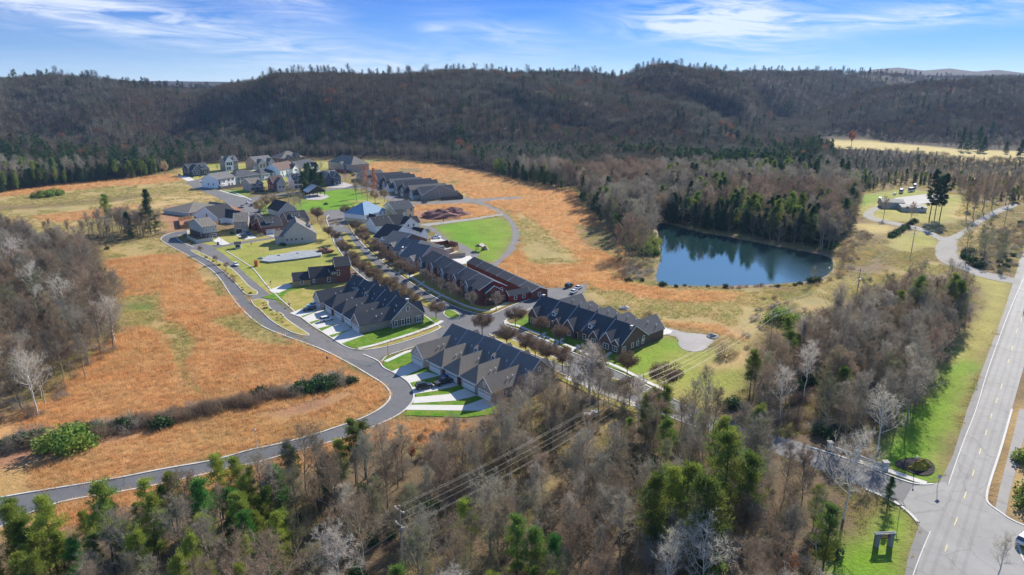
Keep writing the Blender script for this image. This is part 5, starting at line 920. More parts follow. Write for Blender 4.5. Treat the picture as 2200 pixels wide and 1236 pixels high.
# ------------------------------------------------------------------ plants: prototypes
class Arr:
    def __init__(s): s.v = []; s.f = []; s.n = 0
    def add(s, v, f): s.v.append(v); s.f.append(f+s.n); s.n += len(v)
    def seg(s, a, b, r0, r1, n=4):
        d = b-a; L = np.linalg.norm(d); d = d/max(L, 1e-6); u = np.cross(d, (0, 0, 1.) if abs(d[2]) < .9 else (1., 0, 0)); u /= np.linalg.norm(u); w = np.cross(d, u)
        an = np.arange(n)*2*np.pi/n; ring = np.cos(an)[:, None]*u+np.sin(an)[:, None]*w
        v = np.concatenate([a+ring*r0, b+ring*r1]); i = np.arange(n); j = (i+1) % n
        s.add(v, np.concatenate([np.stack([i, j, n+j], 1), np.stack([i, n+j, n+i], 1)]))
    def tris(s, p, d, w, rg):                     # many thin triangles from points p along vectors d
        q = rg.normal(size=p.shape); q = np.cross(q, d); q /= np.linalg.norm(q, axis=1, keepdims=True)+1e-9
        v = np.stack([p-q*w/2, p+q*w/2, p+d], 1).reshape(-1, 3); s.add(v, np.arange(len(v)).reshape(-1, 3))
    def quads(s, p, r, rg, flat=0.0):             # leaf quads with random facing
        a = rg.normal(size=p.shape); a /= np.linalg.norm(a, axis=1, keepdims=True); b = np.cross(rg.normal(size=p.shape)+np.array((0, 0, flat)), a); b /= np.linalg.norm(b, axis=1, keepdims=True); r = np.asarray(r).reshape(-1, 1)
        v = np.stack([p-a*r, p+b*r*.6, p+a*r, p-b*r*.6], 1).reshape(-1, 3); n = len(p); i = np.arange(n)*4
        s.add(v, np.concatenate([np.stack([i, i+1, i+2], 1), np.stack([i, i+2, i+3], 1)]))
    def arrays(s): return np.concatenate(s.v), np.concatenate(s.f)
def mesh_from(name, parts, mats):
    vs = []; fs = []; ms = []; n = 0
    for k, a in enumerate(parts):
        v, f = a.arrays(); vs.append(v); fs.append(f+n); ms.append(np.full(len(f), k)); n += len(v)
    v = np.concatenate(vs); f = np.concatenate(fs); m = np.concatenate(ms)
    me = bpy.data.meshes.new(name); me.vertices.add(len(v)); me.vertices.foreach_set('co', v.astype(np.float32).reshape(-1)); me.loops.add(len(f)*3); me.loops.foreach_set('vertex_index', f.reshape(-1).astype(np.int32)); me.polygons.add(len(f)); me.polygons.foreach_set('loop_start', np.arange(0, len(f)*3, 3))
    for q in mats: me.materials.append(q)
    me.polygons.foreach_set('material_index', m.astype(np.int32)); me.update(); return me
def vrand(rg, n): a = rg.normal(size=(n, 3)); return a/np.linalg.norm(a, axis=1, keepdims=True)
def bare(seed, H=15., spread=3.6, nb=20, tw=11, twl=1.0, tww=.035, low=.28, droop=0., leaf=0):
    """leafless tree: leader, limbs, branches, twigs"""
    rg = np.random.default_rng(seed); T = Arr(); C = Arr(); Lf = Arr(); r0 = H*.0150
    pts = [np.zeros(3)]; n = 7
    for i in range(n): pts.append(pts[-1]+np.array((rg.normal()*.16, rg.normal()*.16, H*.95/n)))
    for i in range(n): T.seg(pts[i], pts[i+1], r0*(1-i/n*.85), r0*(1-(i+1)/n*.85), 6)
    P0 = []; D0 = []
    for b in range(nb):
        t = low+(1-low)*((b+.5)/nb)**.9; k = t*n; i = min(int(k), n-1); p = pts[i]+(pts[i+1]-pts[i])*(k-i); az = b*2.4+rg.normal()*.4
        up = .45+1.1*t+rg.normal()*.15; d = np.array((math.cos(az), math.sin(az), up)); d /= np.linalg.norm(d); L = spread*(1.15-.75*t**1.6)*(.7+.6*rg.random())*1.5; rr = r0*(1-t*.65)*.55
        q = p; segs = []
        for s_ in range(4):
            d2 = d+rg.normal(size=3)*.16+np.array((0, 0, .10-droop*s_)); d2 /= np.linalg.norm(d2); e = q+d2*L/4; T.seg(q, e, rr*(1-s_*.22), rr*(1-(s_+1)*.22), 4 if s_ < 2 else 3); segs.append((q, e)); q = e; d = d2
        for s_ in range(8):
            u_ = .25+.75*(s_+rg.random())/8; k2 = min(int(u_*4), 3); p2 = segs[k2][0]+(segs[k2][1]-segs[k2][0])*(u_*4-k2)
            d3 = d*.6+vrand(rg, 1)[0]*.8+np.array((0, 0, .35-droop)); d3 /= np.linalg.norm(d3); L3 = L*.34*(.6+.7*rg.random()); e3 = p2+d3*L3; T.seg(p2, e3, rr*.34, rr*.12, 3)
            m = 4; u3 = .3+.7*rg.random(m); pp = p2+(e3-p2)*u3[:, None]; dd = d3*.7+vrand(rg, m)*.75+np.array((0, 0, .2)); dd /= np.linalg.norm(dd, axis=1, keepdims=True); ll = L3*.75*(.5+.7*rg.random((m, 1))); C.tris(pp, dd*ll, tww*1.2, rg)
            for j in range(m):
                u4 = .15+.85*rg.random((tw, 1)); P0.append(pp[j]+dd[j]*ll[j]*u4); D0.append(dd[j]*.6+vrand(rg, tw)*.7+np.array((0, 0, .15-droop)))
    P0 = np.concatenate(P0); D0 = np.concatenate(D0); D0 /= np.linalg.norm(D0, axis=1, keepdims=True); C.tris(P0, D0*(twl*.75*(.5+.9*rg.random((len(P0), 1)))), tww, rg)
    if leaf: 
        k = rg.integers(0, len(P0), leaf); Lf.quads(P0[k]+D0[k]*.4, .10+.10*rg.random(leaf), rg)
    return T, C, Lf
def bare_far(seed, H=15., spread=3.8, leaf=0):
    rg = np.random.default_rng(seed); T = Arr(); C = Arr(); T.seg(np.zeros(3), np.array((rg.normal()*.4, rg.normal()*.4, H*.92)), .2, .06, 3)
    cen = np.array((0, 0, H*.66)); m = 560; d = vrand(rg, m); d[:, 2] = d[:, 2]*.8+.25; d /= np.linalg.norm(d, axis=1, keepdims=True)
    lob = 1+.22*np.sin(d[:, :1]*5+seed)+.18*np.cos(d[:, 1:2]*6+2*seed); r = rg.random((m, 1))**.33*lob
    P0 = cen+d*np.array((spread*1.12, spread*1.12, H*.30))*r*.9; D0 = d*.6+vrand(rg, m)*.55+np.array((0, 0, .25)); D0 /= np.linalg.norm(D0, axis=1, keepdims=True)
    for b in range(11): k = rg.integers(0, m); a = np.array((0, 0, H*(.3+.25*rg.random()))); T.seg(a, P0[k], .09, .04, 3)
    C.tris(P0, D0*(.7+1.0*rg.random((m, 1))), .085, rg)
    L_ = Arr()
    if leaf: k = rg.integers(0, len(P0), leaf); L_.quads(P0[k]+D0[k], .25+.2*rg.random(leaf), rg)
    return T, C, L_
def pine(seed, H=16., R_=3.2, low=.35, tufts=150, k=46, nl=.46, nw=.10, cone=False):
    rg = np.random.default_rng(seed); T = Arr(); C = Arr(); T.seg(np.zeros(3), np.array((rg.normal()*.2, rg.normal()*.2, H*.97)), H*.013, .04, 6)
    ps = []; ax = []
    nb = tufts//4
    for b in range(nb):
        t = low+(1-low)*(b+rg.random())/nb; s = (t-low)/(1-low); prof = (1-s)**.75 if cone else (.35+.75*s if s < .45 else .69*(1-(s-.45)/.6)**.55)
        az = rg.random()*6.283; rad = R_*prof*(.45+.65*rg.random())*(1+.28*math.sin(2*az+seed)*math.sin(9*t+seed)); p = np.array((0, 0, H*t)); d = np.array((math.cos(az), math.sin(az), (.45*s+.05) if not cone else -.05+.3*s)); e = p+d*rad; T.seg(p, e, .055, .02, 3)
        for j in range(4): u = .42+.58*(j+rg.random())/4; ps.append(p+(e-p)*u+rg.normal(size=3)*.28*min(1, rad)); ax.append(d)
    ps = np.array(ps); ps = np.concatenate([ps, np.array([[0, 0, H*1.0], [0, 0, H*.96]])]); n = len(ps)
    c = np.repeat(ps, k, 0); off = vrand(rg, n*k)*(.40+.1*rg.random((n*k, 1)))*np.array((1, 1, .6)); dd = off/np.linalg.norm(off, axis=1, keepdims=True)*.7+np.array((0, 0, .5)); C.tris(c+off*rg.random((n*k, 1))**.4*1.35, dd*nl*(.6+.6*rg.random((n*k, 1))), nw, rg)
    return T, C
def leafy(seed, H=6.5, R_=2.7, low=.28, n=2600, ls=.13, twigs=900, flat=.9, dens=1.0):
    rg = np.random.default_rng(seed); T = Arr(); C = Arr(); T.seg(np.zeros(3), np.array((0, 0, H*.35)), H*.02, H*.014, 6); cen = np.array((0, 0, H*(low+1)/2)); hz = H*(1-low)/2
    cl = []
    for b in range(26):
        az = b*2.4; ph = rg.random(); d = vrand(rg, 1)[0]; d[2] = d[2]*.8+.15; e = cen+d*np.array((R_, R_, hz))*.82*(.7+.3*rg.random()); s = np.array((0, 0, H*(.22+.35*rg.random()))); mid = s*.5+e*.5+np.array((0, 0, -.25)); T.seg(s, mid, H*.008, H*.005, 3); T.seg(mid, e, H*.005, .02, 3); cl.append(e)
    cl = np.array(cl); k = rg.integers(0, len(cl), n); p = cl[k]+vrand(rg, n)*(R_*.36*rg.random((n, 1))**.5)*np.array((1, 1, .85)); C.quads(p, ls*(.6+.8*rg.random(n)), rg)
    k = rg.integers(0, len(cl), twigs); p = cl[k]; d = p-np.array((0, 0, H*.3)); d /= np.linalg.norm(d, axis=1, keepdims=True); q = p+vrand(rg, twigs)*R_*.25; T.tris(q, (d*.6+vrand(rg, twigs)*.6)*.6, .035, rg)
    return T, C
def bush(seed, H=1.6, R_=1.5, n=900, ls=.12, tw=0):
    rg = np.random.default_rng(seed); T = Arr(); C = Arr(); cl = []
    for b in range(12): d = vrand(rg, 1)[0]; d[2] = abs(d[2]); e = d*np.array((R_, R_, H))*(.45+.35*rg.random()); T.seg(np.zeros(3), e, .04, .015, 3); cl.append(e)
    cl = np.array(cl); k = rg.integers(0, 12, n); p = cl[k]+vrand(rg, n)*(R_*.45*rg.random((n, 1))**.5); p[:, 2] = np.abs(p[:, 2])
    if tw: d = p/np.linalg.norm(p, axis=1, keepdims=True)+vrand(rg, n)*.6; C.tris(p, d*.5, .04, rg)
    else: C.quads(p, ls*(.6+.8*rg.random(n)), rg)
    return T, C
BARK = mat('grey_bark', (.31, .265, .20), .95, .2, 3, .1, rnd=.3); BARKW = mat('pale_bark', (.62, .58, .50), .95, .15, 3, .1, rnd=.15); BARKD = mat('dark_bark', (.10, .08, .065), .95, .2, 3, .1)
TWG = mat('grey_twigs', (.315, .275, .215), .9, .12, .5, .1, rnd=.34, trans=.3); TWB = mat('brown_twigs', (.285, .205, .14), .9, .12, .5, .1, rnd=.34, trans=.3); TWP = mat('pale_twigs', (.58, .52, .43), .9, .1, .5, .1, rnd=.15, trans=.3); TWO = mat('olive_twigs', (.23, .225, .125), .9, .12, .5, .1, rnd=.3, trans=.35)
NEED = mat('pine_needles', (.135, .215, .045), .8, .2, .8, .15, rnd=.35, trans=.38, alt=(.24, .27, .05)); NEEDY = mat('yellow_green_needles', (.275, .325, .055), .8, .2, .8, .15, rnd=.3, trans=.35); NEEDD = mat('dark_needles', (.05, .105, .04), .85, .2, .8, .15, rnd=.3, trans=.15); NEEDB = mat('bright_needles', (.085, .225, .045), .8, .2, .8, .15, rnd=.2, trans=.3)
LB = mat('dry_brown_leaves', (.215, .15, .10), .9, .25, 1, .1, rnd=.2, trans=.35); LR = mat('rust_leaves', (.34, .12, .05), .9, .25, 1, .1, rnd=.2, trans=.4); LT = mat('tan_leaves', (.40, .30, .17), .9, .2, 1, .1, rnd=.15, trans=.4); LO = mat('orange_leaves', (.48, .19, .06), .9, .2, 1, .1, rnd=.1, trans=.4); LG = mat('evergreen_leaves', (.045, .095, .025), .7, .25, 1, .3, rnd=.25, trans=.2)
HIDE = bpy.data.collections.new('plant_prototypes')
KIND = {}
def reg(kind, builds, mats, leafm=None):
    """kind -> variants, each with a trunk mesh, a crown mesh and one mesh of both for the far stands"""
    out = []
    for i, a in enumerate(builds):
        T, C = a[0], a[1]; parts = [C]; pm = [mats[1]]
        if len(a) > 2 and a[2].n: parts.append(a[2]); pm.append(leafm or LB)
        out.append((mesh_from(kind+'_trunk', [T], [mats[0]]), mesh_from(kind+'_crown', parts, pm), mesh_from(kind, [T]+parts, [mats[0]]+pm)))
    KIND[kind] = out
B_ = [bare(100+i, 15, sp_, nb, 7, tww=.030, low=lo) for i, (sp_, nb, lo) in enumerate([(3.4, 20, .30), (4.4, 22, .25), (2.7, 18, .4), (3.9, 21, .3), (3.0, 19, .35), (4.8, 22, .2)])]
reg('bare_grey_tree', B_[:4], (BARK, TWG)); reg('bare_brown_tree', [B_[4], B_[1], bare(120, 15, 3.4, 20, 6, tww=.03, low=.3, leaf=400)], (BARK, TWB)); reg('pale_bare_tree', [bare(130, 15, 4.4, 18, 5, tww=.04, low=.35), bare(131, 15, 3.6, 16, 5, tww=.04, low=.4)], (BARKW, TWP)); reg('olive_bare_tree', [bare(140+i, 15, 2.8, 20, 7, tww=.03, low=.15) for i in range(2)], (BARK, TWO))
FAR = [bare_far(200+i, 15, 3.6+.4*(i % 3)) for i in range(5)]
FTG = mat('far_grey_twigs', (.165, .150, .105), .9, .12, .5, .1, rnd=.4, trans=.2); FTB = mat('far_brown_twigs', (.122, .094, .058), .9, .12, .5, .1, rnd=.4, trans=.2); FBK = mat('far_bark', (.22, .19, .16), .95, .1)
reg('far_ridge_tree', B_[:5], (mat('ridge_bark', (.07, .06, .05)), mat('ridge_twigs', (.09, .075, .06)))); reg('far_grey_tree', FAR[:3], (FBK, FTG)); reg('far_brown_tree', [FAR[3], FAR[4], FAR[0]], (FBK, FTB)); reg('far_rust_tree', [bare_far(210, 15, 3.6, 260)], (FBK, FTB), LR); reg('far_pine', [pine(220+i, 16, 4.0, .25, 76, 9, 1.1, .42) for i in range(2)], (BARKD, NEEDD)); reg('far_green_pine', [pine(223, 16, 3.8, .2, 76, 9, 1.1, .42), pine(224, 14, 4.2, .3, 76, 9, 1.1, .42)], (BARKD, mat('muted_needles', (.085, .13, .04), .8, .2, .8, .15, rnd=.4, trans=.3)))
reg('pine_tree', [pine(300, 15, 3.7, .35, 190), pine(301, 16, 4.2, .42, 200), pine(302, 13, 3.6, .15, 200)], (BARKD, NEED)); reg('yellow_green_pine', [pine(310, 14, 3.4, .3, 180, nw=.09), pine(311, 13, 3.6, .12, 190, nw=.09)], (BARKD, NEEDY)); reg('bright_green_pine', [pine(320, 12, 3.0, .12, 180)], (BARKD, NEEDB)); reg('dark_conifer', [pine(330, 12, 4.0, .05, 240, 44, .55, .10, cone=True), pine(331, 16, 4.3, .08, 260, 40, .55, .10, cone=True)], (BARKD, NEEDD)); reg('tall_pine', [pine(340, 26, 6.0, .3, 220, 60, .8, .14), pine(341, 22, 5.5, .35, 200, 60, .8, .14)], (BARKD, NEEDD))
reg('brown_street_tree', [leafy(400+i, 7.2, 3.4, n=4200, twigs=1800) for i in range(3)], (BARKD, LB)); reg('tan_leaf_tree', [leafy(410+i, 11, 3.4, .15, 2200, .2, 1800) for i in range(2)], (BARK, LT)); reg('rust_tree', [leafy(420, 12, 2.8, .15, 2600, .2)], (BARK, LR)); reg('orange_cypress', [pine(430, 14, 3.0, .08, 200, 24, .45, .1, cone=True)], (BARK, LO)); reg('thin_brown_tree', [leafy(440, 6, 2.0, .3, 700, .12, 1500)], (BARK, LB))
reg('evergreen_shrub', [bush(500, 2.0, 1.8, 1100, .16), bush(501, 1.6, 1.5, 900, .14)], (BARKD, LG)); reg('green_bush', [bush(505, 2.6, 2.8, 1800, .18)], (BARKD, NEED)); reg('brown_bush', [bush(510, 1.8, 1.8, 800, .1, 1), bush(511, 1.4, 1.6, 700, .1, 1)], (BARK, TWB)); reg('grey_bush', [bush(520, 2.4, 2.0, 1100, .1, 1)], (BARK, TWG)); reg('straw_tuft', [bush(530, 1.2, 1.0, 400, .1, 1)], (BARK, LT))
PL = []                                            # every plant: kind, x, y, height scale, zone
def plant(kind, px, s=1.0, zone='', z=0.0, label=None, grp=None):
    p = P(*px); PL.append([kind, p.x, p.y, s, zone, label, grp])
# ------------------------------------------------------------------ planting
def scatter(poly, sp_, kinds, zone, srange=(.8, 1.15), excl=(), seed=1, dens=None, keep=1.0, world=None):
    """jittered grid over an outline; kinds = [(kind, weight)] mixed by a slow noise so that stands form"""
    rg = np.random.default_rng(seed)
    if world is None: w = np.array([tuple(P(*q)[:2]) for q in poly]); x0, y0 = w.min(0); x1, y1 = w.max(0)
    else: x0, x1, y0, y1 = world
    gx, gy = np.meshgrid(np.arange(x0, x1, sp_), np.arange(y0, y1, sp_)); x = gx.ravel()+rg.uniform(-.5, .5, gx.size)*sp_; y = gy.ravel()+rg.uniform(-.5, .5, gx.size)*sp_
    px, py = J(x, y); ok = (y > 30) & (np.abs(x) < y*.80+40) & (rg.random(x.size) < keep)
    if poly is not None: ok &= inpoly(px, py, poly)
    for e in excl: ok &= ~inpoly(px, py, e)
    if dens is not None: ok &= rg.random(x.size) < dens(x, y)
    x, y = x[ok], y[ok]; ks = [k for k, _ in kinds]; wt = np.array([w for _, w in kinds], float); cum = np.cumsum(wt/wt.sum())
    n = fbm(x, y, 26, 3, seed+70); n = np.argsort(np.argsort(n))/max(1, len(n)); mixr = np.clip(n*.55+rg.random(len(x))*.45, 0, .9999) if len(ks) > 1 else n
    r = np.argsort(np.argsort(mixr))/max(1, len(x)); ki = np.searchsorted(cum, r*.99999)
    s = rg.uniform(*srange, len(x))
    for i in range(len(x)): PL.append([ks[ki[i]], x[i], y[i], s[i], zone, None, None])
WOODS_A = [(-260, 1460), (-260, 1235), (150, 1222), (280, 1165), (420, 1130), (560, 1088), (650, 1062), (760, 1038), (850, 1010), (1000, 985), (1090, 955), (1160, 905), (1250, 880), (1330, 885), (1290, 930), (1200, 995), (1090, 1060), (960, 1130), (820, 1220), (690, 1460)]
WOODS_B = [(790, 1460), (930, 1240), (1090, 1140), (1220, 1040), (1320, 960), (1390, 905), (1480, 912), (1560, 950), (1630, 1000), (1680, 1060), (1740, 1130), (1800, 1180), (1795, 1236), (1760, 1460)]
WOODS_C = [(1560, 875), (1610, 895), (1700, 925), (1840, 975), (1885, 985), (1925, 950), (1975, 870), (2015, 800), (2050, 735), (2078, 690), (2075, 650), (2010, 640), (1900, 665), (1800, 705), (1700, 750), (1640, 800), (1610, 850), (1560, 870)]
WOODS_D = [(-500, 575), (0, 560), (150, 555), (205, 575), (230, 630), (262, 705), (262, 735), (215, 795), (110, 880), (0, 930), (-500, 990)]
pal = [('bare_grey_tree', 44), ('bare_brown_tree', 34), ('olive_bare_tree', 9), ('pale_bare_tree', 5), ('brown_bush', 5)]
scatter(WOODS_A, 5.2, pal, 'woods_front', (.5, .95), excl=[[(-260, 1460), (-260, 1150), (420, 1080), (560, 1060), (640, 1200), (560, 1460)], [(860, 880), (1080, 880), (1080, 935), (1010, 975), (850, 1000)]], seed=11)
scatter([(-260, 1460), (-260, 1235), (150, 1222), (280, 1165), (420, 1130), (560, 1088), (680, 1070), (640, 1200), (560, 1460)], 4.6, [('pine_tree', 22), ('yellow_green_pine', 36), ('bright_green_pine', 10), ('bare_grey_tree', 18), ('bare_brown_tree', 14)], 'woods_front', (.6, .95), seed=12)
scatter(WOODS_A, 3.6, [('brown_bush', 6), ('grey_bush', 3), ('evergreen_shrub', 2)], 'woods_front', (.7, 1.4), seed=13, keep=.6)
scatter(WOODS_B, 5.2, pal+[('pine_tree', 7), ('yellow_green_pine', 4)], 'woods_middle', (.6, 1.0), seed=14)
scatter(WOODS_B, 3.8, [('brown_bush', 6), ('grey_bush', 3), ('evergreen_shrub', 3)], 'woods_middle', (.7, 1.5), seed=15, keep=.6)
scatter(WOODS_C, 5.2, pal+[('pine_tree', 4)], 'woods_highway', (.65, 1.0), seed=16); scatter(WOODS_C, 3.8, [('brown_bush', 6), ('grey_bush', 5), ('evergreen_shrub', 2)], 'woods_highway', (.8, 1.7), seed=17, keep=.6)
scatter(WOODS_D, 5.6, pal+[('dark_conifer', 2)], 'woods_left', (.65, 1.1), seed=18); scatter(WOODS_D, 4.0, [('brown_bush', 6), ('grey_bush', 4), ('evergreen_shrub', 3)], 'woods_left', (.8, 1.6), seed=19, keep=.55)
scatter([(-300, 600), (-300, 522), (60, 515), (180, 508), (250, 498), (340, 486), (356, 498), (345, 507), (262, 520), (212, 545), (195, 600)], 4.0, [('bare_grey_tree', 4), ('bare_brown_tree', 3), ('grey_bush', 6), ('brown_bush', 5), ('evergreen_shrub', 1)], 'tree_belt', (.5, .95), seed=20)
# edges of scrub, clearings
scatter([(860, 905), (1080, 898), (1180, 880), (1100, 950), (1000, 985), (850, 1010), (780, 1030), (800, 970)], 3.2, [('brown_bush', 6), ('straw_tuft', 3), ('grey_bush', 2), ('thin_brown_tree', 1)], 'rough_edge', (.5, 1.0), seed=21, keep=.6)
scatter([(1290, 900), (1250, 950), (1170, 1030), (980, 1140), (800, 1300), (860, 1300), (1110, 1110), (1230, 1000), (1330, 930)], 3.4, [('brown_bush', 4), ('straw_tuft', 4), ('evergreen_shrub', 1)], 'power_line_clearing', (.5, 1.1), seed=22, keep=.55)
scatter([(1100, 860), (1210, 835), (1300, 860), (1345, 885), (1300, 900), (1200, 900)], 4.0, [('bare_grey_tree', 2), ('bare_brown_tree', 2), ('brown_bush', 5), ('grey_bush', 2)], 'rough_edge', (.4, .7), seed=23, keep=.7)
scatter([(1690, 650), (1750, 620), (1800, 600), (1850, 560), (1830, 540), (1880, 505), (1840, 490), (1800, 540), (1800, 590), (1740, 615), (1690, 640)], 4.0, [('brown_bush', 5), ('grey_bush', 3), ('straw_tuft', 3)], 'pond_scrub', (.6, 1.3), seed=24)
scatter([(2075, 560), (2130, 500), (2240, 455), (2240, 520), (2165, 590), (2090, 578)], 4.2, [('brown_bush', 5), ('grey_bush', 4), ('olive_bare_tree', 1), ('evergreen_shrub', 1)], 'lane_scrub', (.6, 1.2), seed=25)
scatter([(1640, 640), (1700, 640), (1690, 690), (1640, 730), (1590, 760), (1600, 720)], 4.2, [('brown_bush', 5), ('straw_tuft', 3), ('grey_bush', 3)], 'pond_scrub', (.6, 1.1), seed=26, keep=.7)
scatter([(1310, 540), (1400, 545), (1402, 600), (1340, 600)], 4.0, [('grey_bush', 5), ('brown_bush', 5), ('bare_brown_tree', 2)], 'pond_west_bank', (.6, 1.2), seed=27)
scatter([(1403, 616), (1560, 622), (1720, 615), (1722, 610), (1560, 617), (1410, 611)], 3.0, [('brown_bush', 6), ('straw_tuft', 4), ('evergreen_shrub', 2)], 'pond_edge', (.35, .8), seed=28)
# the forest that runs from the open land up over the hills
OPEN_EDGE = [(-900, 425), (-300, 420), (0, 414), (140, 396), (300, 381), (370, 365), (460, 351), (600, 342), (800, 342), (850, 344), (960, 352), (1060, 372), (1150, 392), (1235, 408), (1262, 440), (1290, 475), (1330, 510), (1372, 535), (1400, 530), (1403, 490), (1415, 474), (1510, 493), (1590, 506), (1670, 522), (1715, 530), (1790, 540), (1800, 520), (1838, 490), (1842, 440), (1850, 412), (1900, 403), (1950, 397), (2060, 408), (2075, 430), (2075, 455), (2110, 440), (2200, 436), (3200, 436), (3200, 100), (-900, 100)]
GOLDX = [(1740, 297), (1850, 299), (1990, 311), (2070, 319), (2600, 326), (2600, 354), (2080, 349), (1990, 335), (1900, 328), (1770, 326)]
LOWX = [(1780, 300), (2600, 300), (2600, 445), (1840, 445), (1790, 360)]
def forest(seed, x0, x1, y0, y1, sp_, near):
    rg = np.random.default_rng(seed); gx, gy = np.meshgrid(np.arange(x0, x1, sp_), np.arange(y0, y1, sp_)); x = gx.ravel()+rg.uniform(-.5, .5, gx.size)*sp_; y = gy.ravel()+rg.uniform(-.5, .5, gx.size)*sp_
    ok = (np.abs(x) < y*.80+30); x, y = x[ok], y[ok]; px, py = J(x, y); ok = (y > 1150) | (inpoly(px, py, OPEN_EDGE) & ~inpoly(px, py, GOLDX)); x, y, px, py = x[ok], y[ok], px[ok], py[ok]
    low = inpoly(px, py, LOWX) & (y < 1050); g = fbm(x, y, 70, 3, 91); r = rg.random(len(x)); gr = rg.random(len(x))
    edge = (y < 900)*np.clip((900-y)/300, 0, 1)*((px < 1000)*1.0+(px > 1000)*.7); pc = np.clip((g-.52)*4, 0, 1)*(.10+.75*edge)+.02
    pc = pc+.10*(y < 900)+(px > 1450)*(px < 1760)*(y < 950)*np.clip((g-.42)*2.5, 0, .45); pc = np.where((px < 380) & (y < 740), .55, pc)
    s = rg.uniform(.6, 1.25, len(x))*np.where(low, .5, 1.0)*(1+.25*(g-.5)); b2 = fbm(x, y, 90, 3, 95)
    crest = np.maximum(0, 1-np.abs(y-tab(x/y, RIDGE_B, 2))/45); s = s*(1-.35*crest)
    for i in range(len(x)):
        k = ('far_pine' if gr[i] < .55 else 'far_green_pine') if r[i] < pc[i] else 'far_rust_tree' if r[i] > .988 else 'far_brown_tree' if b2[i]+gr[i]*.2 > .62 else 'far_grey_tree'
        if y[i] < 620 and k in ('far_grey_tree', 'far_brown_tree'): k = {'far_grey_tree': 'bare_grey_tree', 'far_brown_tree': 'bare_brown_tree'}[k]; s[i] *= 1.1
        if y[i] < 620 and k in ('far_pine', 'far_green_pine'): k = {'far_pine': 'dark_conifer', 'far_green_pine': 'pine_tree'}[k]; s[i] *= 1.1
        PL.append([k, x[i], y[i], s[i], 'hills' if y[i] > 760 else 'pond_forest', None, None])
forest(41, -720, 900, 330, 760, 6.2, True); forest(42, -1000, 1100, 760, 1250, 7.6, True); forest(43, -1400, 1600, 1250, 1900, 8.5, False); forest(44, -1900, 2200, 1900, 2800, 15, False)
for p_ in PL:
    if p_[0] == 'brown_street_tree': p_[3] *= rng.uniform(.82, 1.2)
rg_ = np.random.default_rng(77)
for t_ in np.arange(-.76, .62, .0068):
    for q_ in range(2):
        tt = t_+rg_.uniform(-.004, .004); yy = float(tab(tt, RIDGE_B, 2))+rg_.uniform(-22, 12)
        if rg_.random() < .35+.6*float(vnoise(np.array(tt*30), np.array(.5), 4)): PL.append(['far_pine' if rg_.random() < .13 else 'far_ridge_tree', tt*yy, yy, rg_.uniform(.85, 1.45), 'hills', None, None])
scatter([(-300, 425), (0, 416), (140, 398), (300, 383), (372, 368), (372, 363), (300, 376), (140, 390), (0, 406), (-300, 412)], 5.5, [('dark_conifer', 5), ('pine_tree', 2)], 'left_edge', (.7, 1.1), seed=45)
scatter([(1060, 376), (1150, 396), (1235, 412), (1262, 445), (1290, 480), (1335, 515), (1350, 505), (1300, 465), (1260, 420), (1180, 388), (1070, 368)], 5.2, [('pine_tree', 4), ('bright_green_pine', 2), ('dark_conifer', 3), ('olive_bare_tree', 3)], 'field_edge', (.5, .95), seed=46)
scatter([(1400, 495), (1420, 476), (1510, 493), (1590, 506), (1670, 522), (1715, 530), (1735, 520), (1670, 505), (1590, 490), (1500, 480), (1420, 462)], 4.8, [('dark_conifer', 5), ('bare_brown_tree', 3), ('olive_bare_tree', 2)], 'pond_forest', (.6, 1.1), seed=47)
scatter([(1720, 530), (1790, 545), (1800, 520), (1835, 490), (1840, 450), (1800, 440), (1730, 490)], 5.0, [('dark_conifer', 4), ('pine_tree', 2), ('bare_grey_tree', 3)], 'pond_forest', (.7, 1.25), seed=48)
# hedge line across the orange field
scatter([(0, 975), (60, 962), (200, 945), (330, 920), (440, 895), (560, 868), (640, 850), (720, 834), (760, 826), (755, 815), (700, 818), (600, 840), (450, 872), (330, 897), (200, 920), (60, 938), (0, 955)], 1.9, [('evergreen_shrub', 4), ('grey_bush', 4), ('brown_bush', 6)], 'field_hedge', (1.0, 1.7), seed=49)
for x, y, s, l in [(143, 965, 2.2, 'big rounded dark green bush at the left end of the field hedge')]: plant('green_bush', (x, y), s, label=l)
scatter([(560, 648), (575, 655), (600, 672), (610, 682), (622, 705), (600, 695), (575, 675), (555, 655)], 1.5, [('brown_bush', 3), ('straw_tuft', 2), ('evergreen_shrub', 1)], 'median_shrubs', (.25, .45), seed=50)
scatter([(430, 545), (450, 556), (480, 578), (505, 595), (520, 618), (540, 632), (525, 630), (505, 610), (478, 586), (450, 566)], 2.0, [('brown_bush', 4), ('straw_tuft', 1), ('evergreen_shrub', 1)], 'median_shrubs', (.3, .6), seed=51)
for x, y, s in [(433, 548, .8), (465, 568, .75), (487, 582, .7)]: plant('thin_brown_tree', (x, y), s, 'median_trees')
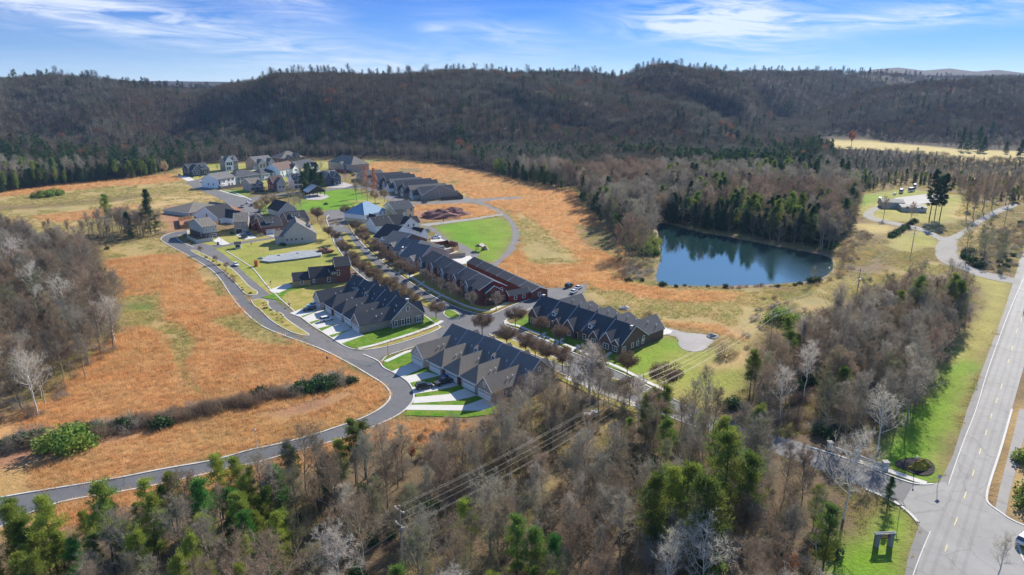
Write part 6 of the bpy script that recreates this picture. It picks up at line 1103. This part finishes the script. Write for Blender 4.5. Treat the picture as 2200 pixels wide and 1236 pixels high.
# boulevard rows
BL = 'round brown-leaved street tree in the boulevard median between the left townhouse row and the red row'
for x, y, s in [(707, 512, .95), (722, 524, 1), (733, 543, .95), (745, 552, 1), (757, 572, 1), (772, 588, 1.05), (787, 600, 1.05), (803, 612, 1.05), (820, 624, 1.0), (838, 634, 1.05), (856, 646, 1.0), (872, 656, 1.0), (892, 668, .95)]: plant('brown_street_tree', (x, y), s, 'boulevard_median')
plant('brown_street_tree', (937, 686), .95, label='round brown street tree alone before the shuttered end wall of the left townhouse row', grp='boulevard street trees')
for x, y, s in [(765, 500, 1), (778, 512, .95), (785, 527, 1), (800, 540, 1), (815, 553, 1.05), (830, 568, 1.05), (845, 576, 1), (862, 592, 1.05), (880, 603, 1)]: plant('brown_street_tree', (x, y), s, 'boulevard_east')
for x, y, s in [(912, 612, .95), (930, 622, .95), (948, 634, 1), (968, 645, 1.0), (985, 652, .9)]: plant('thin_brown_tree', (x, y), s*1.25, 'red_row_trees')
plant('thin_brown_tree', (1013, 668), 1.25, label='thin grey-brown tree at the corner of the red townhouse row'); plant('thin_brown_tree', (1066, 668), 1.2, label='bare round tree on the verge below the red gable wall')
plant('brown_street_tree', (1107, 702), 1.0, label='dark brown round tree on the verge left of the right townhouse row'); plant('brown_street_tree', (1036, 720), 1.05, label='dark brown round tree in the middle of the road junction'); plant('brown_street_tree', (1089, 745), 1.05, label='dark brown round tree at the upper end of the lower median')
for x, y, s in [(1130, 762, 1), (1150, 770, .9), (1175, 782, 1), (1208, 797, 1.1)]: plant('brown_street_tree', (x, y), s, 'lower_median')
plant('brown_street_tree', (1162, 722), .95, label='russet tree before the left porch of the right townhouse row'); plant('brown_street_tree', (1202, 740), .95, label='russet tree second from the left before the right townhouse row'); plant('thin_brown_tree', (1265, 850), 2.5, label='tall pale sprawling bare tree crossing the right townhouse row')
plant('brown_street_tree', (1287, 842), 1.1, label='brown tree left of the dark power pole by the shaded road'); plant('brown_street_tree', (1347, 808), 1.1, label='brown tree at the near corner of the bright green lawn'); plant('brown_street_tree', (1426, 845), 1.25, label='large brown round tree under the power cables on the green lawn'); plant('brown_street_tree', (1352, 872), 1.1, label='brown tree right of the power pole foot by the road')
plant('pale_bare_tree', (1268, 868), 1.0, label='pale branching tree standing over the shaded boulevard end')
for x, y, s in [(683, 478, 1.05)]: plant('brown_street_tree', (x, y), 1.35, label='dark brown round tree left of the roundabout planting')
plant('brown_street_tree', (744, 468), 1.1, label='dark brown round tree right of the roundabout planting')
for x, y in [(705, 470), (712, 476), (718, 480), (722, 476), (712, 482), (727, 483)]: plant('straw_tuft', (x, y), 1.3, 'roundabout_tufts')
# village trees
for i_, (x, y) in enumerate([(412, 382), (430, 381), (452, 378), (487, 371), (505, 370), (556, 366), (580, 364), (456, 399), (448, 396), (545, 415), (562, 413), (592, 417), (608, 417), (634, 411), (648, 410), (702, 404), (722, 403), (735, 399), (755, 374), (735, 371), (695, 412), (520, 505), (499, 503), (560, 508), (612, 505), (628, 494), (655, 490), (686, 523), (608, 528), (585, 486), (597, 472), (640, 466), (700, 440), (760, 446), (840, 470), (856, 474), (470, 516), (432, 520), (575, 421), (622, 421), (540, 405), (598, 396), (660, 385), (670, 392), (640, 392), (690, 385)]): plant(['evergreen_shrub', 'brown_bush', 'evergreen_shrub', 'grey_bush'][i_ % 4], (x, y), .7+.1*(i_ % 5), 'village_shrubs')
for x, y, s_, k_ in [(529, 408, .55, 'bare_grey_tree'), (600, 404, .6, 'bare_brown_tree'), (577, 405, .55, 'bare_grey_tree'), (655, 398, .6, 'bare_brown_tree'), (468, 372, .5, 'bare_grey_tree'), (690, 371, .6, 'bare_grey_tree'), (742, 388, .5, 'bare_brown_tree'), (552, 492, .5, 'bare_grey_tree'), (592, 508, .5, 'bare_brown_tree'), (650, 500, .5, 'bare_grey_tree'), (693, 500, .45, 'bare_brown_tree'), (570, 475, .8, 'olive_bare_tree')]: plant(k_, (x, y), s_, 'village_shrubs')
for x, y, s, k, l in [(355, 378, 1.35, 'tan_leaf_tree', 'tall tan-leaved tree alone on the grass left of the dark blue house'), (560, 466, 1.15, 'tan_leaf_tree', 'pale tan tree, lowest of the group behind the charcoal gabled house'), (572, 458, 1.2, 'tan_leaf_tree', 'pale tan tree in the middle of the group behind the charcoal gabled house'), (587, 450, 1.1, 'tan_leaf_tree', 'pale tan tree, uppermost of the group beside the red brick houses'), (620, 440, 1.0, 'bare_grey_tree', 'thin bare tree before the narrow white house'), (632, 450, .8, 'bare_grey_tree', 'thin bare tree on the park green left of the pavilion'), (648, 452, .7, 'bare_grey_tree', 'small bare tree on the park green below the pavilion'), (767, 434, 1.0, 'bare_grey_tree', 'rounded grey bare tree, leftmost in the park grove'), (790, 432, 1.0, 'bare_brown_tree', 'brown bare tree in the middle of the park grove'), (778, 424, .9, 'bare_brown_tree', 'brown bare tree at the back of the park grove'), (806, 436, .95, 'tan_leaf_tree', 'sparse tan tree at the front of the park grove'), (826, 434, .95, 'tan_leaf_tree', 'sparse tan tree, rightmost in the park grove'), (804, 410, 1.25, 'orange_cypress', 'bright orange cypress at the edge of the park grove'), (785, 398, 1.1, 'orange_cypress', 'pinkish orange cypress left of the brighter one')]: plant(k, (x, y), s, label=l)
for i, (x, y, s) in enumerate([(652, 414, 1.25), (661, 417, 1.35), (672, 415, 1.4), (682, 413, 1.35), (692, 411, 1.15), (666, 410, 1.3), (678, 408, 1.3)]): plant('dark_conifer', (x, y), s*1.05, 'evergreen_clump')
for x, y, s, l in [(236, 497, 1.35, 'tall green pine, leftmost of three above the tree belt'), (278, 512, 1.15, 'dark spreading pine in the middle of the tree belt'), (325, 505, 1.55, 'broad dark conifer at the right end of the tree belt')]: plant('pine_tree' if x < 250 else 'dark_conifer', (x, y), s, label=l)
for x, y, s in [(85, 423, 2.0), (100, 424, 2.2), (115, 420, 2.2), (128, 418, 1.6), (75, 425, 1.2)]: plant('green_bush', (x, y), s, 'upper_field_bushes')
for x, y, s, l in [(1362, 520, 2.2, 'big yellow-green conifer bush at the left end of the pond'), (1392, 545, 2.0, 'rounded bright green conifer beside the pond inlet')]: plant('green_bush', (x, y), s*1.15, label=l); 
for x, y, s in [(1340, 508, 2.2), (1376, 512, 2.4), (1398, 526, 2.0), (1384, 530, 2.2), (1370, 535, 2.0)]: plant('green_bush', (x, y), s, 'pond_green_clump')
for x, y, s in [(1350, 605, 1.0), (1380, 604, .9), (1423, 614, 1.2), (1558, 618, 1.1), (1453, 617, .7), (1672, 616, .7), (1719, 611, .8), (1740, 607, 1.4), (1752, 605, 1.5)]: plant('evergreen_shrub', (x, y), s, 'pond_evergreens')
plant('olive_bare_tree', (1746, 608), .45, label='small pale sapling on the bank before the sun glitter'); plant('green_bush', (1675, 690), 1.9, label='rounded green bush beside the meadow power pole'); plant('brown_bush', (1560, 768), 2.4, label='lone brown bush on the mown grass under the power cables'); plant('brown_bush', (1392, 682), 1.3, label='lone dark bush at the meadow edge behind the townhouses')
plant('grey_bush', (1700, 680), 1.8, label='grey thicket right of the green bush in the meadow')
for x, y, s in [(1465, 870, .7), (1490, 880, .75), (1515, 885, .75)]: plant('bare_grey_tree', (x, y), s, 'green_edge_trees')
for x, y, s, l in [(1905, 1096, .45, 'small dark conifer at the tip of the entrance lawn')]: plant('dark_conifer', (x, y), s, label=l)
for x, y, k, s, l in [(1812, 1115, 'pale_bare_tree', 1.05, 'tall pale bare tree spreading over the entrance road'), (1945, 490, 'tall_pine', 1, None), (2140, 1262, 'pale_bare_tree', .6, 'bare young tree at the bottom edge by the parking island')]:
    if l: plant(k, (x, y), s, label=l)
for x, y, s, l in [(1996, 473, 1.15, 'huge dark pine left of the pair beside the farm building'), (2018, 474, 1.25, 'huge dark pine right of the pair beside the farm building'), (2008, 468, .95, 'smaller dark pine between the two huge ones by the farm')]: plant('tall_pine', (x, y), s, label=l)
for i, (x, y) in enumerate([(1886, 470), (1898, 470), (1925, 478), (1955, 482)]): plant('bare_brown_tree', (x, y), .85, 'farm_lane_trees')
for x, y, s in [(2075, 470, 1.2), (2090, 468, 1.3), (2110, 455, 1.3), (2130, 450, 1.4), (2160, 440, 1.2)]: plant('bare_brown_tree', (x, y), s, 'far_right_trees')
plant('rust_tree', (1829, 314), 1.9, label='rusty brown round tree at the edge of the golden field')
for x, y, s in [(2065, 324, 1.8), (2080, 326, 1.5), (2100, 325, 1.9), (2112, 328, 1.6), (2160, 330, 1.2), (2192, 337, 1.6)]: plant('dark_conifer', (x, y), s, 'golden_field_trees')
for i in range(9): plant('evergreen_shrub', (1915+i*6, 510-i*4), 1.6, 'golden_plot_hedge')
for x, y in [(2085, 565), (2095, 568), (2075, 556), (2080, 545), (2105, 575)]: plant('evergreen_shrub', (x, y), 1.9, 'lane_hedge')
plant('green_bush', (2230, 1000), 1.6, label='olive shrub cut by the right edge beside the footpath'); plant('green_bush', (2226, 1085), 1.5, label='golden-green shrub at the right edge by the kerb corner')
# single pines in the front woods
for x, y, k, s in [(130, 1255, 'yellow_green_pine', 1.15), (60, 1250, 'yellow_green_pine', 1.1), (250, 1245, 'pine_tree', 1.1), (330, 1165, 'yellow_green_pine', .95), (385, 1150, 'yellow_green_pine', .9), (450, 1200, 'bright_green_pine', 1.25), (480, 1115, 'yellow_green_pine', .95), (520, 1110, 'yellow_green_pine', .95), (548, 1120, 'yellow_green_pine', .8), (602, 1130, 'bright_green_pine', 1.0), (632, 1080, 'pine_tree', .85), (700, 1075, 'bright_green_pine', .7), (735, 1045, 'pine_tree', .8), (765, 1040, 'pine_tree', .95), (785, 1030, 'pine_tree', .8), (540, 1240, 'bright_green_pine', 1.0), (350, 1240, 'pine_tree', 1.0), (1000, 1215, 'yellow_green_pine', .95), (1150, 1290, 'pine_tree', 1.0), (1110, 1290, 'pine_tree', 1.0), (1190, 1295, 'bright_green_pine', 1.0), (1400, 940, 'pine_tree', .95), (1425, 950, 'pine_tree', .9), (1385, 960, 'pine_tree', .8), (1500, 1280, 'pine_tree', 1.6), (1545, 1190, 'pine_tree', 1.55), (1430, 1225, 'yellow_green_pine', 1.35), (1465, 1210, 'pine_tree', 1.45), (1590, 1200, 'pine_tree', 1.3), (1400, 1270, 'pine_tree', 1.3), (1555, 1090, 'yellow_green_pine', 1.2), (1535, 1080, 'pine_tree', 1.2), (1620, 1010, 'pine_tree', .9), (1500, 980, 'yellow_green_pine', .8), (1960, 700, 'pine_tree', 1.15), (1925, 705, 'yellow_green_pine', 1.0), (2050, 705, 'pine_tree', 1.25), (2035, 690, 'pine_tree', 1.1), (1600, 930, 'dark_conifer', .9), (1690, 975, 'bright_green_pine', .6), (1690, 1262, 'rust_tree', .55), (885, 992, 'rust_tree', .35), (1205, 902, 'rust_tree', .4), (1700, 1120, 'yellow_green_pine', .6)]: plant(k, (x, y), s, 'front_pines')

ZN = {'woods_front': 'in the woods below the curved road', 'woods_middle': 'in the woods before the entrance road', 'woods_highway': 'in the wood beside the highway verge', 'woods_left': 'in the bare wood at the left edge', 'tree_belt': 'in the tree belt above the left wood', 'rough_edge': 'on rough ground below the nearest townhouses', 'power_line_clearing': 'in the clearing under the power cables', 'pond_scrub': 'in the scrub between meadow and pond', 'lane_scrub': 'on the bank between lane and highway', 'pond_west_bank': 'on the west bank of the pond', 'pond_edge': 'along the near shore of the pond', 'hills': 'in the forest on the hills', 'pond_forest': 'in the forest behind the pond and fields', 'left_edge': 'at the forest edge, upper left', 'field_edge': 'at the edge of the right orange field', 'field_hedge': 'in the hedge line across the orange field', 'median_shrubs': 'on the stony median between the two curved lanes', 'median_trees': 'on the upper grass median', 'boulevard_median': 'in the boulevard median', 'boulevard_east': 'along the right kerb of the boulevard', 'red_row_trees': 'before the red townhouse row', 'lower_median': 'in the median behind the front townhouse row', 'roundabout_tufts': 'in the roundabout bed', 'evergreen_clump': 'in the tall dark clump behind the pavilion', 'upper_field_bushes': 'in the green clump of the upper left field', 'pond_green_clump': 'in the green clump left of the pond', 'pond_evergreens': 'dotted along the pond bank', 'green_edge_trees': 'at the lower edge of the mown grass', 'farm_lane_trees': 'in the row beside the farm lane', 'far_right_trees': 'beside the gravel track at the right edge', 'golden_field_trees': 'along the golden field', 'golden_plot_hedge': 'in the short hedge of the golden plot', 'lane_hedge': 'beside the pale lane junction', 'front_pines': 'standing out of the bare woods in the foreground', 'village_shrubs': 'beside the village houses', '': 'beside the village'}
ADJ = {'bare_grey_tree': 'bare grey-brown tree', 'bare_brown_tree': 'bare warm brown tree', 'pale_bare_tree': 'pale barked bare tree', 'olive_bare_tree': 'slender olive-tinged bare tree', 'pine_tree': 'green pine', 'yellow_green_pine': 'yellow-green pine', 'bright_green_pine': 'bright green bushy conifer', 'dark_conifer': 'dark green conifer', 'tall_pine': 'tall dark pine', 'brown_street_tree': 'round brown-leaved tree', 'tan_leaf_tree': 'tan-leaved tree', 'rust_tree': 'rust-coloured tree', 'orange_cypress': 'orange cypress', 'thin_brown_tree': 'thin brown-twigged tree', 'evergreen_shrub': 'dark evergreen shrub', 'green_bush': 'rounded green bush', 'brown_bush': 'leafless brown shrub', 'grey_bush': 'leafless grey shrub', 'straw_tuft': 'pale straw-coloured tuft'}
def cat_of(k): return 'shrub' if 'bush' in k or 'shrub' in k else 'grass tuft' if 'tuft' in k else 'pine tree' if 'pine' in k or 'conifer' in k else 'tree'
def on_sheet(px, py, names=None):
    r = np.zeros(np.shape(px), bool)
    for nm, q in SHEETS:
        if names is None or nm in names: r |= inpoly(px, py, q)
    return r
_px, _py = J(np.array([p[1] for p in PL]), np.array([p[2] for p in PL])); _bad = on_sheet(_px, _py, ('street', 'highway', 'highway_shoulder', 'driveway', 'pond', 'dirt_track', 'paved_pad', 'footpath', 'lawn'))
PL = [p for p, b, a, c in zip(PL, _bad, _px, _py) if not b or p[5] or p[4] in ('boulevard_median', 'boulevard_east', 'lower_median', 'red_row_trees', 'roundabout_tufts', 'median_shrubs', 'median_trees', 'evergreen_clump') or p[2] > 1100]
XS = np.array([p[1] for p in PL]); YS = np.array([p[2] for p in PL]); ZS = height(XS, YS)
def inframe(i):
    px, py = J(XS[i], YS[i], ZS[i]); a, b = J(XS[i], YS[i], ZS[i]+13*PL[i][3]); return -60 < px < 2260 and b < 1250 and py > 60
by = {}
for i, p in enumerate(PL): by.setdefault(p[0], []).append(i)
def gn_group(coll):
    g = bpy.data.node_groups.new('plants_on_points', 'GeometryNodeTree'); g.interface.new_socket('Geometry', in_out='INPUT', socket_type='NodeSocketGeometry'); g.interface.new_socket('Geometry', in_out='OUTPUT', socket_type='NodeSocketGeometry')
    N = NT(g); gi = N('NodeGroupInput'); go = N('NodeGroupOutput'); ci = N('GeometryNodeCollectionInfo', {'Collection': coll, 'Separate Children': True, 'Reset Children': True}); io = N('GeometryNodeInstanceOnPoints', {'Points': gi.outputs[0], 'Instance': ci.outputs[0], 'Pick Instance': True})
    def at(n, typ): a = N('GeometryNodeInputNamedAttribute', data_type=typ); a.inputs['Name'].default_value = n; return a.outputs[0]
    N.l.new(at('pick', 'INT'), io.inputs['Instance Index']); N.l.new(N('ShaderNodeCombineXYZ', {2: at('turn', 'FLOAT')}).outputs[0], io.inputs['Rotation']); N.l.new(at('size', 'FLOAT_VECTOR'), io.inputs['Scale']); N.l.new(io.outputs[0], go.inputs[0]); return g
PCOL = {}
def stuff(name, kind, meshes, x, y, z, s, label, cat):
    wd = 1.35 if kind in ('far_grey_tree', 'far_brown_tree', 'far_rust_tree') else 1.0
    if kind not in PCOL:
        c = bpy.data.collections.new('source_'+kind)
        for j, me in enumerate(meshes): c.objects.link(bpy.data.objects.new('%s_%02d' % (kind, j), me))
        PCOL[kind] = gn_group(c)
    n = len(x); me = bpy.data.meshes.new(name); me.vertices.add(n); me.vertices.foreach_set('co', np.stack([x, y, z], 1).astype(np.float32).reshape(-1)); rg = np.random.default_rng(n)
    for nm, ty, d, f in (('pick', 'INT', rg.integers(0, len(meshes), n), 'value'), ('turn', 'FLOAT', rg.random(n)*6.283, 'value'), ('size', 'FLOAT_VECTOR', (np.stack([wd*s*(.85+.3*rg.random(n)), wd*s*(.85+.3*rg.random(n)), s], 1)).reshape(-1), 'vector')): me.attributes.new(nm, ty, 'POINT').data.foreach_set(f, d)
    o = tag(link(bpy.data.objects.new(name, me)), label, cat, kind='stuff'); md = o.modifiers.new('plants', 'NODES'); md.node_group = PCOL[kind]; return o
n_ind = 0; same = {}
ORD = 'first second third fourth fifth sixth seventh eighth ninth tenth eleventh twelfth thirteenth fourteenth'.split()
for kind, ids in by.items():
    V = KIND[kind]; far = kind.startswith('far_')
    if far: ind = []
    else:
        vis = [i for i in ids if inframe(i)]; vis.sort(key=lambda i: -PL[i][3]/max(YS[i], 60)); ind = vis[:300] if len(vis) > 300 else vis
    rest = sorted(set(ids)-set(ind)); nm = kind
    seen = {}
    for i in ind:
        k, x, y, s, zone, lab, grp = PL[i]; a, b, _ = V[i % len(V)]
        t = bpy.data.objects.new(nm, None); t.location = (x, y, ZS[i]-.05); t.rotation_euler = (0, 0, random.random()*6.283); w = s*random.uniform(.9, 1.12); t.scale = (w, w, s); t.empty_display_size = .5; COL.objects.link(t); n_ind += 1
        zl = ADJ[kind]+' '+ZN[zone]
        if lab: tag(t, lab, cat_of(kind), grp)
        else: tag(t, zl, cat_of(kind), (ADJ[kind]+'s '+ZN[zone])); same.setdefault(zl, []).append((J(x, y)[0], t))
        o = bpy.data.objects.new('trunk', a); o.parent = t; COL.objects.link(o); o = bpy.data.objects.new('foliage' if kind in ('pine_tree', 'dark_conifer') else 'crown', b); o.parent = t; COL.objects.link(o)
    if rest:
        zz = {}
        for i in rest: zz.setdefault(PL[i][4], []).append(i)
        for zone, li in zz.items():
            li = np.array(li); nn = {'far_ridge_tree': 'tall bare trees on the crest', 'far_grey_tree': 'bare grey trees', 'far_brown_tree': 'bare brown trees', 'far_rust_tree': 'rust-leaved trees', 'far_pine': 'dark pines', 'far_green_pine': 'green pines'}.get(kind, ADJ.get(kind, kind)+'s')
            stuff({'far_ridge_tree': 'forest', 'far_grey_tree': 'forest', 'far_brown_tree': 'forest', 'far_rust_tree': 'forest', 'far_pine': 'pine_forest', 'far_green_pine': 'pine_forest'}.get(kind, 'undergrowth' if 'bush' in kind or 'shrub' in kind or 'tuft' in kind else 'woodland'), kind, [v[2] for v in V], XS[li], YS[li], ZS[li]-.1, np.array([PL[i][3] for i in li]), 'mass of '+nn+' '+ZN[zone], 'forest' if far else 'woodland')
for zl, li in same.items():
    if 1 < len(li) <= 14:
        li.sort(key=lambda q: q[0])
        for k_, (_, t) in enumerate(li): t['label'] = (zl+', '+ORD[k_]+' from left' if k_ else zl+', leftmost')
print('individual plants', n_ind, 'all', len(PL))
# ------------------------------------------------------------------ grass standing in the fields
def tuft(seed, n, h, r, w):
    rg = np.random.default_rng(seed); A = Arr(); p = np.stack([rg.normal(size=n)*r*.5, rg.normal(size=n)*r*.5, np.zeros(n)], 1); d = np.stack([rg.normal(size=n)*.22+.1, rg.normal(size=n)*.22, np.ones(n)], 1)*(h*(.5+.7*rg.random((n, 1)))); A.tris(p, d, w, rg); return A
G_O = mat('broomsedge', (.62, .345, .15), .9, .18, .5, .1, rnd=.25, trans=.45, alt=(.66, .42, .20)); G_L = mat('olive_weeds', (.48, .38, .15), .9, .2, .5, .1, rnd=.3, trans=.4, alt=(.33, .33, .11)); G_G = mat('short_green_grass', (.13, .25, .02), .9, .2, .6, .1, rnd=.25, trans=.4)
TO = [mesh_from('broomsedge_clump', [tuft(600+i, 34, .85, 1.1, .07)], [G_O]) for i in range(4)]; TL = [mesh_from('weed_clump', [tuft(610+i, 30, .5, 1.2, .08)], [G_L]) for i in range(4)]; TG = [mesh_from('grass_clump', [tuft(620+i, 30, .12, 1.0, .05)], [G_G]) for i in range(3)]
def field(name, zone_ids, meshes, kind, dmax, f0, label, seed, keepn=None):
    rg = np.random.default_rng(seed); xs = []; ys = []; ss = []
    for (y0, y1, sp_, sc) in [(90, 200, 1.05, 1.0), (200, 330, 1.45, 1.25), (330, 560, 2.3, 1.5), (560, 820, 4.0, 2.0)]:
        if y0 >= dmax: break
        gx, gy = np.meshgrid(np.arange(-y1*.8, y1*.8, sp_), np.arange(y0, y1, sp_)); x = gx.ravel()+rg.uniform(-.5, .5, gx.size)*sp_; y = gy.ravel()+rg.uniform(-.5, .5, gx.size)*sp_; ok = np.abs(x) < y*.8; x, y = x[ok], y[ok]
        px, py = J(x, y); ok = np.isin(zones(x+(fbm(x, y, 9, 2, 21)-.5)*2.5, y+(fbm(x, y, 9, 2, 33)-.5)*2.5), zone_ids)
        ok &= ~on_sheet(px, py)
        if keepn: ok &= fbm(x, y, 14, 3, seed) > keepn
        x, y = x[ok], y[ok]; xs.append(x); ys.append(y); ss.append(sc*rg.uniform(.7, 1.15, len(x))*(.75+.5*fbm(x, y, 16, 2, seed+1)))
    x, y, s = (np.concatenate(q) for q in (xs, ys, ss)); print(name, len(x)); stuff(name, kind, meshes, x, y, height(x, y), s, label, 'grass')
FP = [(1240, 640), (1262, 655), (1310, 676), (1380, 695), (1430, 703), (1514, 717), (1536, 728), (1532, 737), (1514, 755), (1493, 759), (1466, 755), (1455, 743), (1410, 720), (1220, 655)]
ROADX = [OUT+INN, FP, POND, [(1165, 620), (1205, 614), (1262, 606), (1264, 622), (1245, 642), (1180, 652)], [(903, 479), (1078, 456), (1080, 466), (905, 489)], [(860, 373), (920, 388), (992, 419), (1120, 421), (1120, 429), (1050, 436), (1100, 468), (1117, 490), (1118, 522), (1102, 548), (1076, 575), (1140, 612), (1172, 622), (1165, 636), (1030, 570), (1101, 512), (1090, 472), (1018, 437), (866, 382)], [(770, 380), (830, 355), (1000, 420), (1000, 436), (900, 436)], [(1130, 640), (1240, 600), (1420, 690), (1420, 740), (1330, 770)]]
field('dry_grass', [ORANGE], TO, 'broomsedge_clump', 820, 1, 'tall orange broomsedge grass standing in the fields', 71)
field('weeds', [OLIVE, TAN, SCRUB], TL, 'weed_clump', 820, 1, 'olive and straw coloured weeds on the rough meadows', 72, .40)
field('leaf_litter_grass', [LEAF], TL, 'weed_clump', 330, 1, 'thin dry undergrowth on the woodland floor', 73, .52)
# ------------------------------------------------------------------ air
hb = MB(); hb.box(-4200, 4200, -400, 5600, -3, 330); m = bpy.data.materials.new('haze'); m.use_nodes = True; N = NT(m.node_tree); N.n.clear()
pv = N('ShaderNodeVolumePrincipled', {'Color': (.42, .64, 1.0, 1), 'Density': HAZE, 'Anisotropy': .0}); N.l.new(pv.outputs[0], N('ShaderNodeOutputMaterial').inputs['Volume'])
if HAZE: tag(hb.build('haze', m), kind='stuff', label='thin blue-white autumn haze in the valley air')
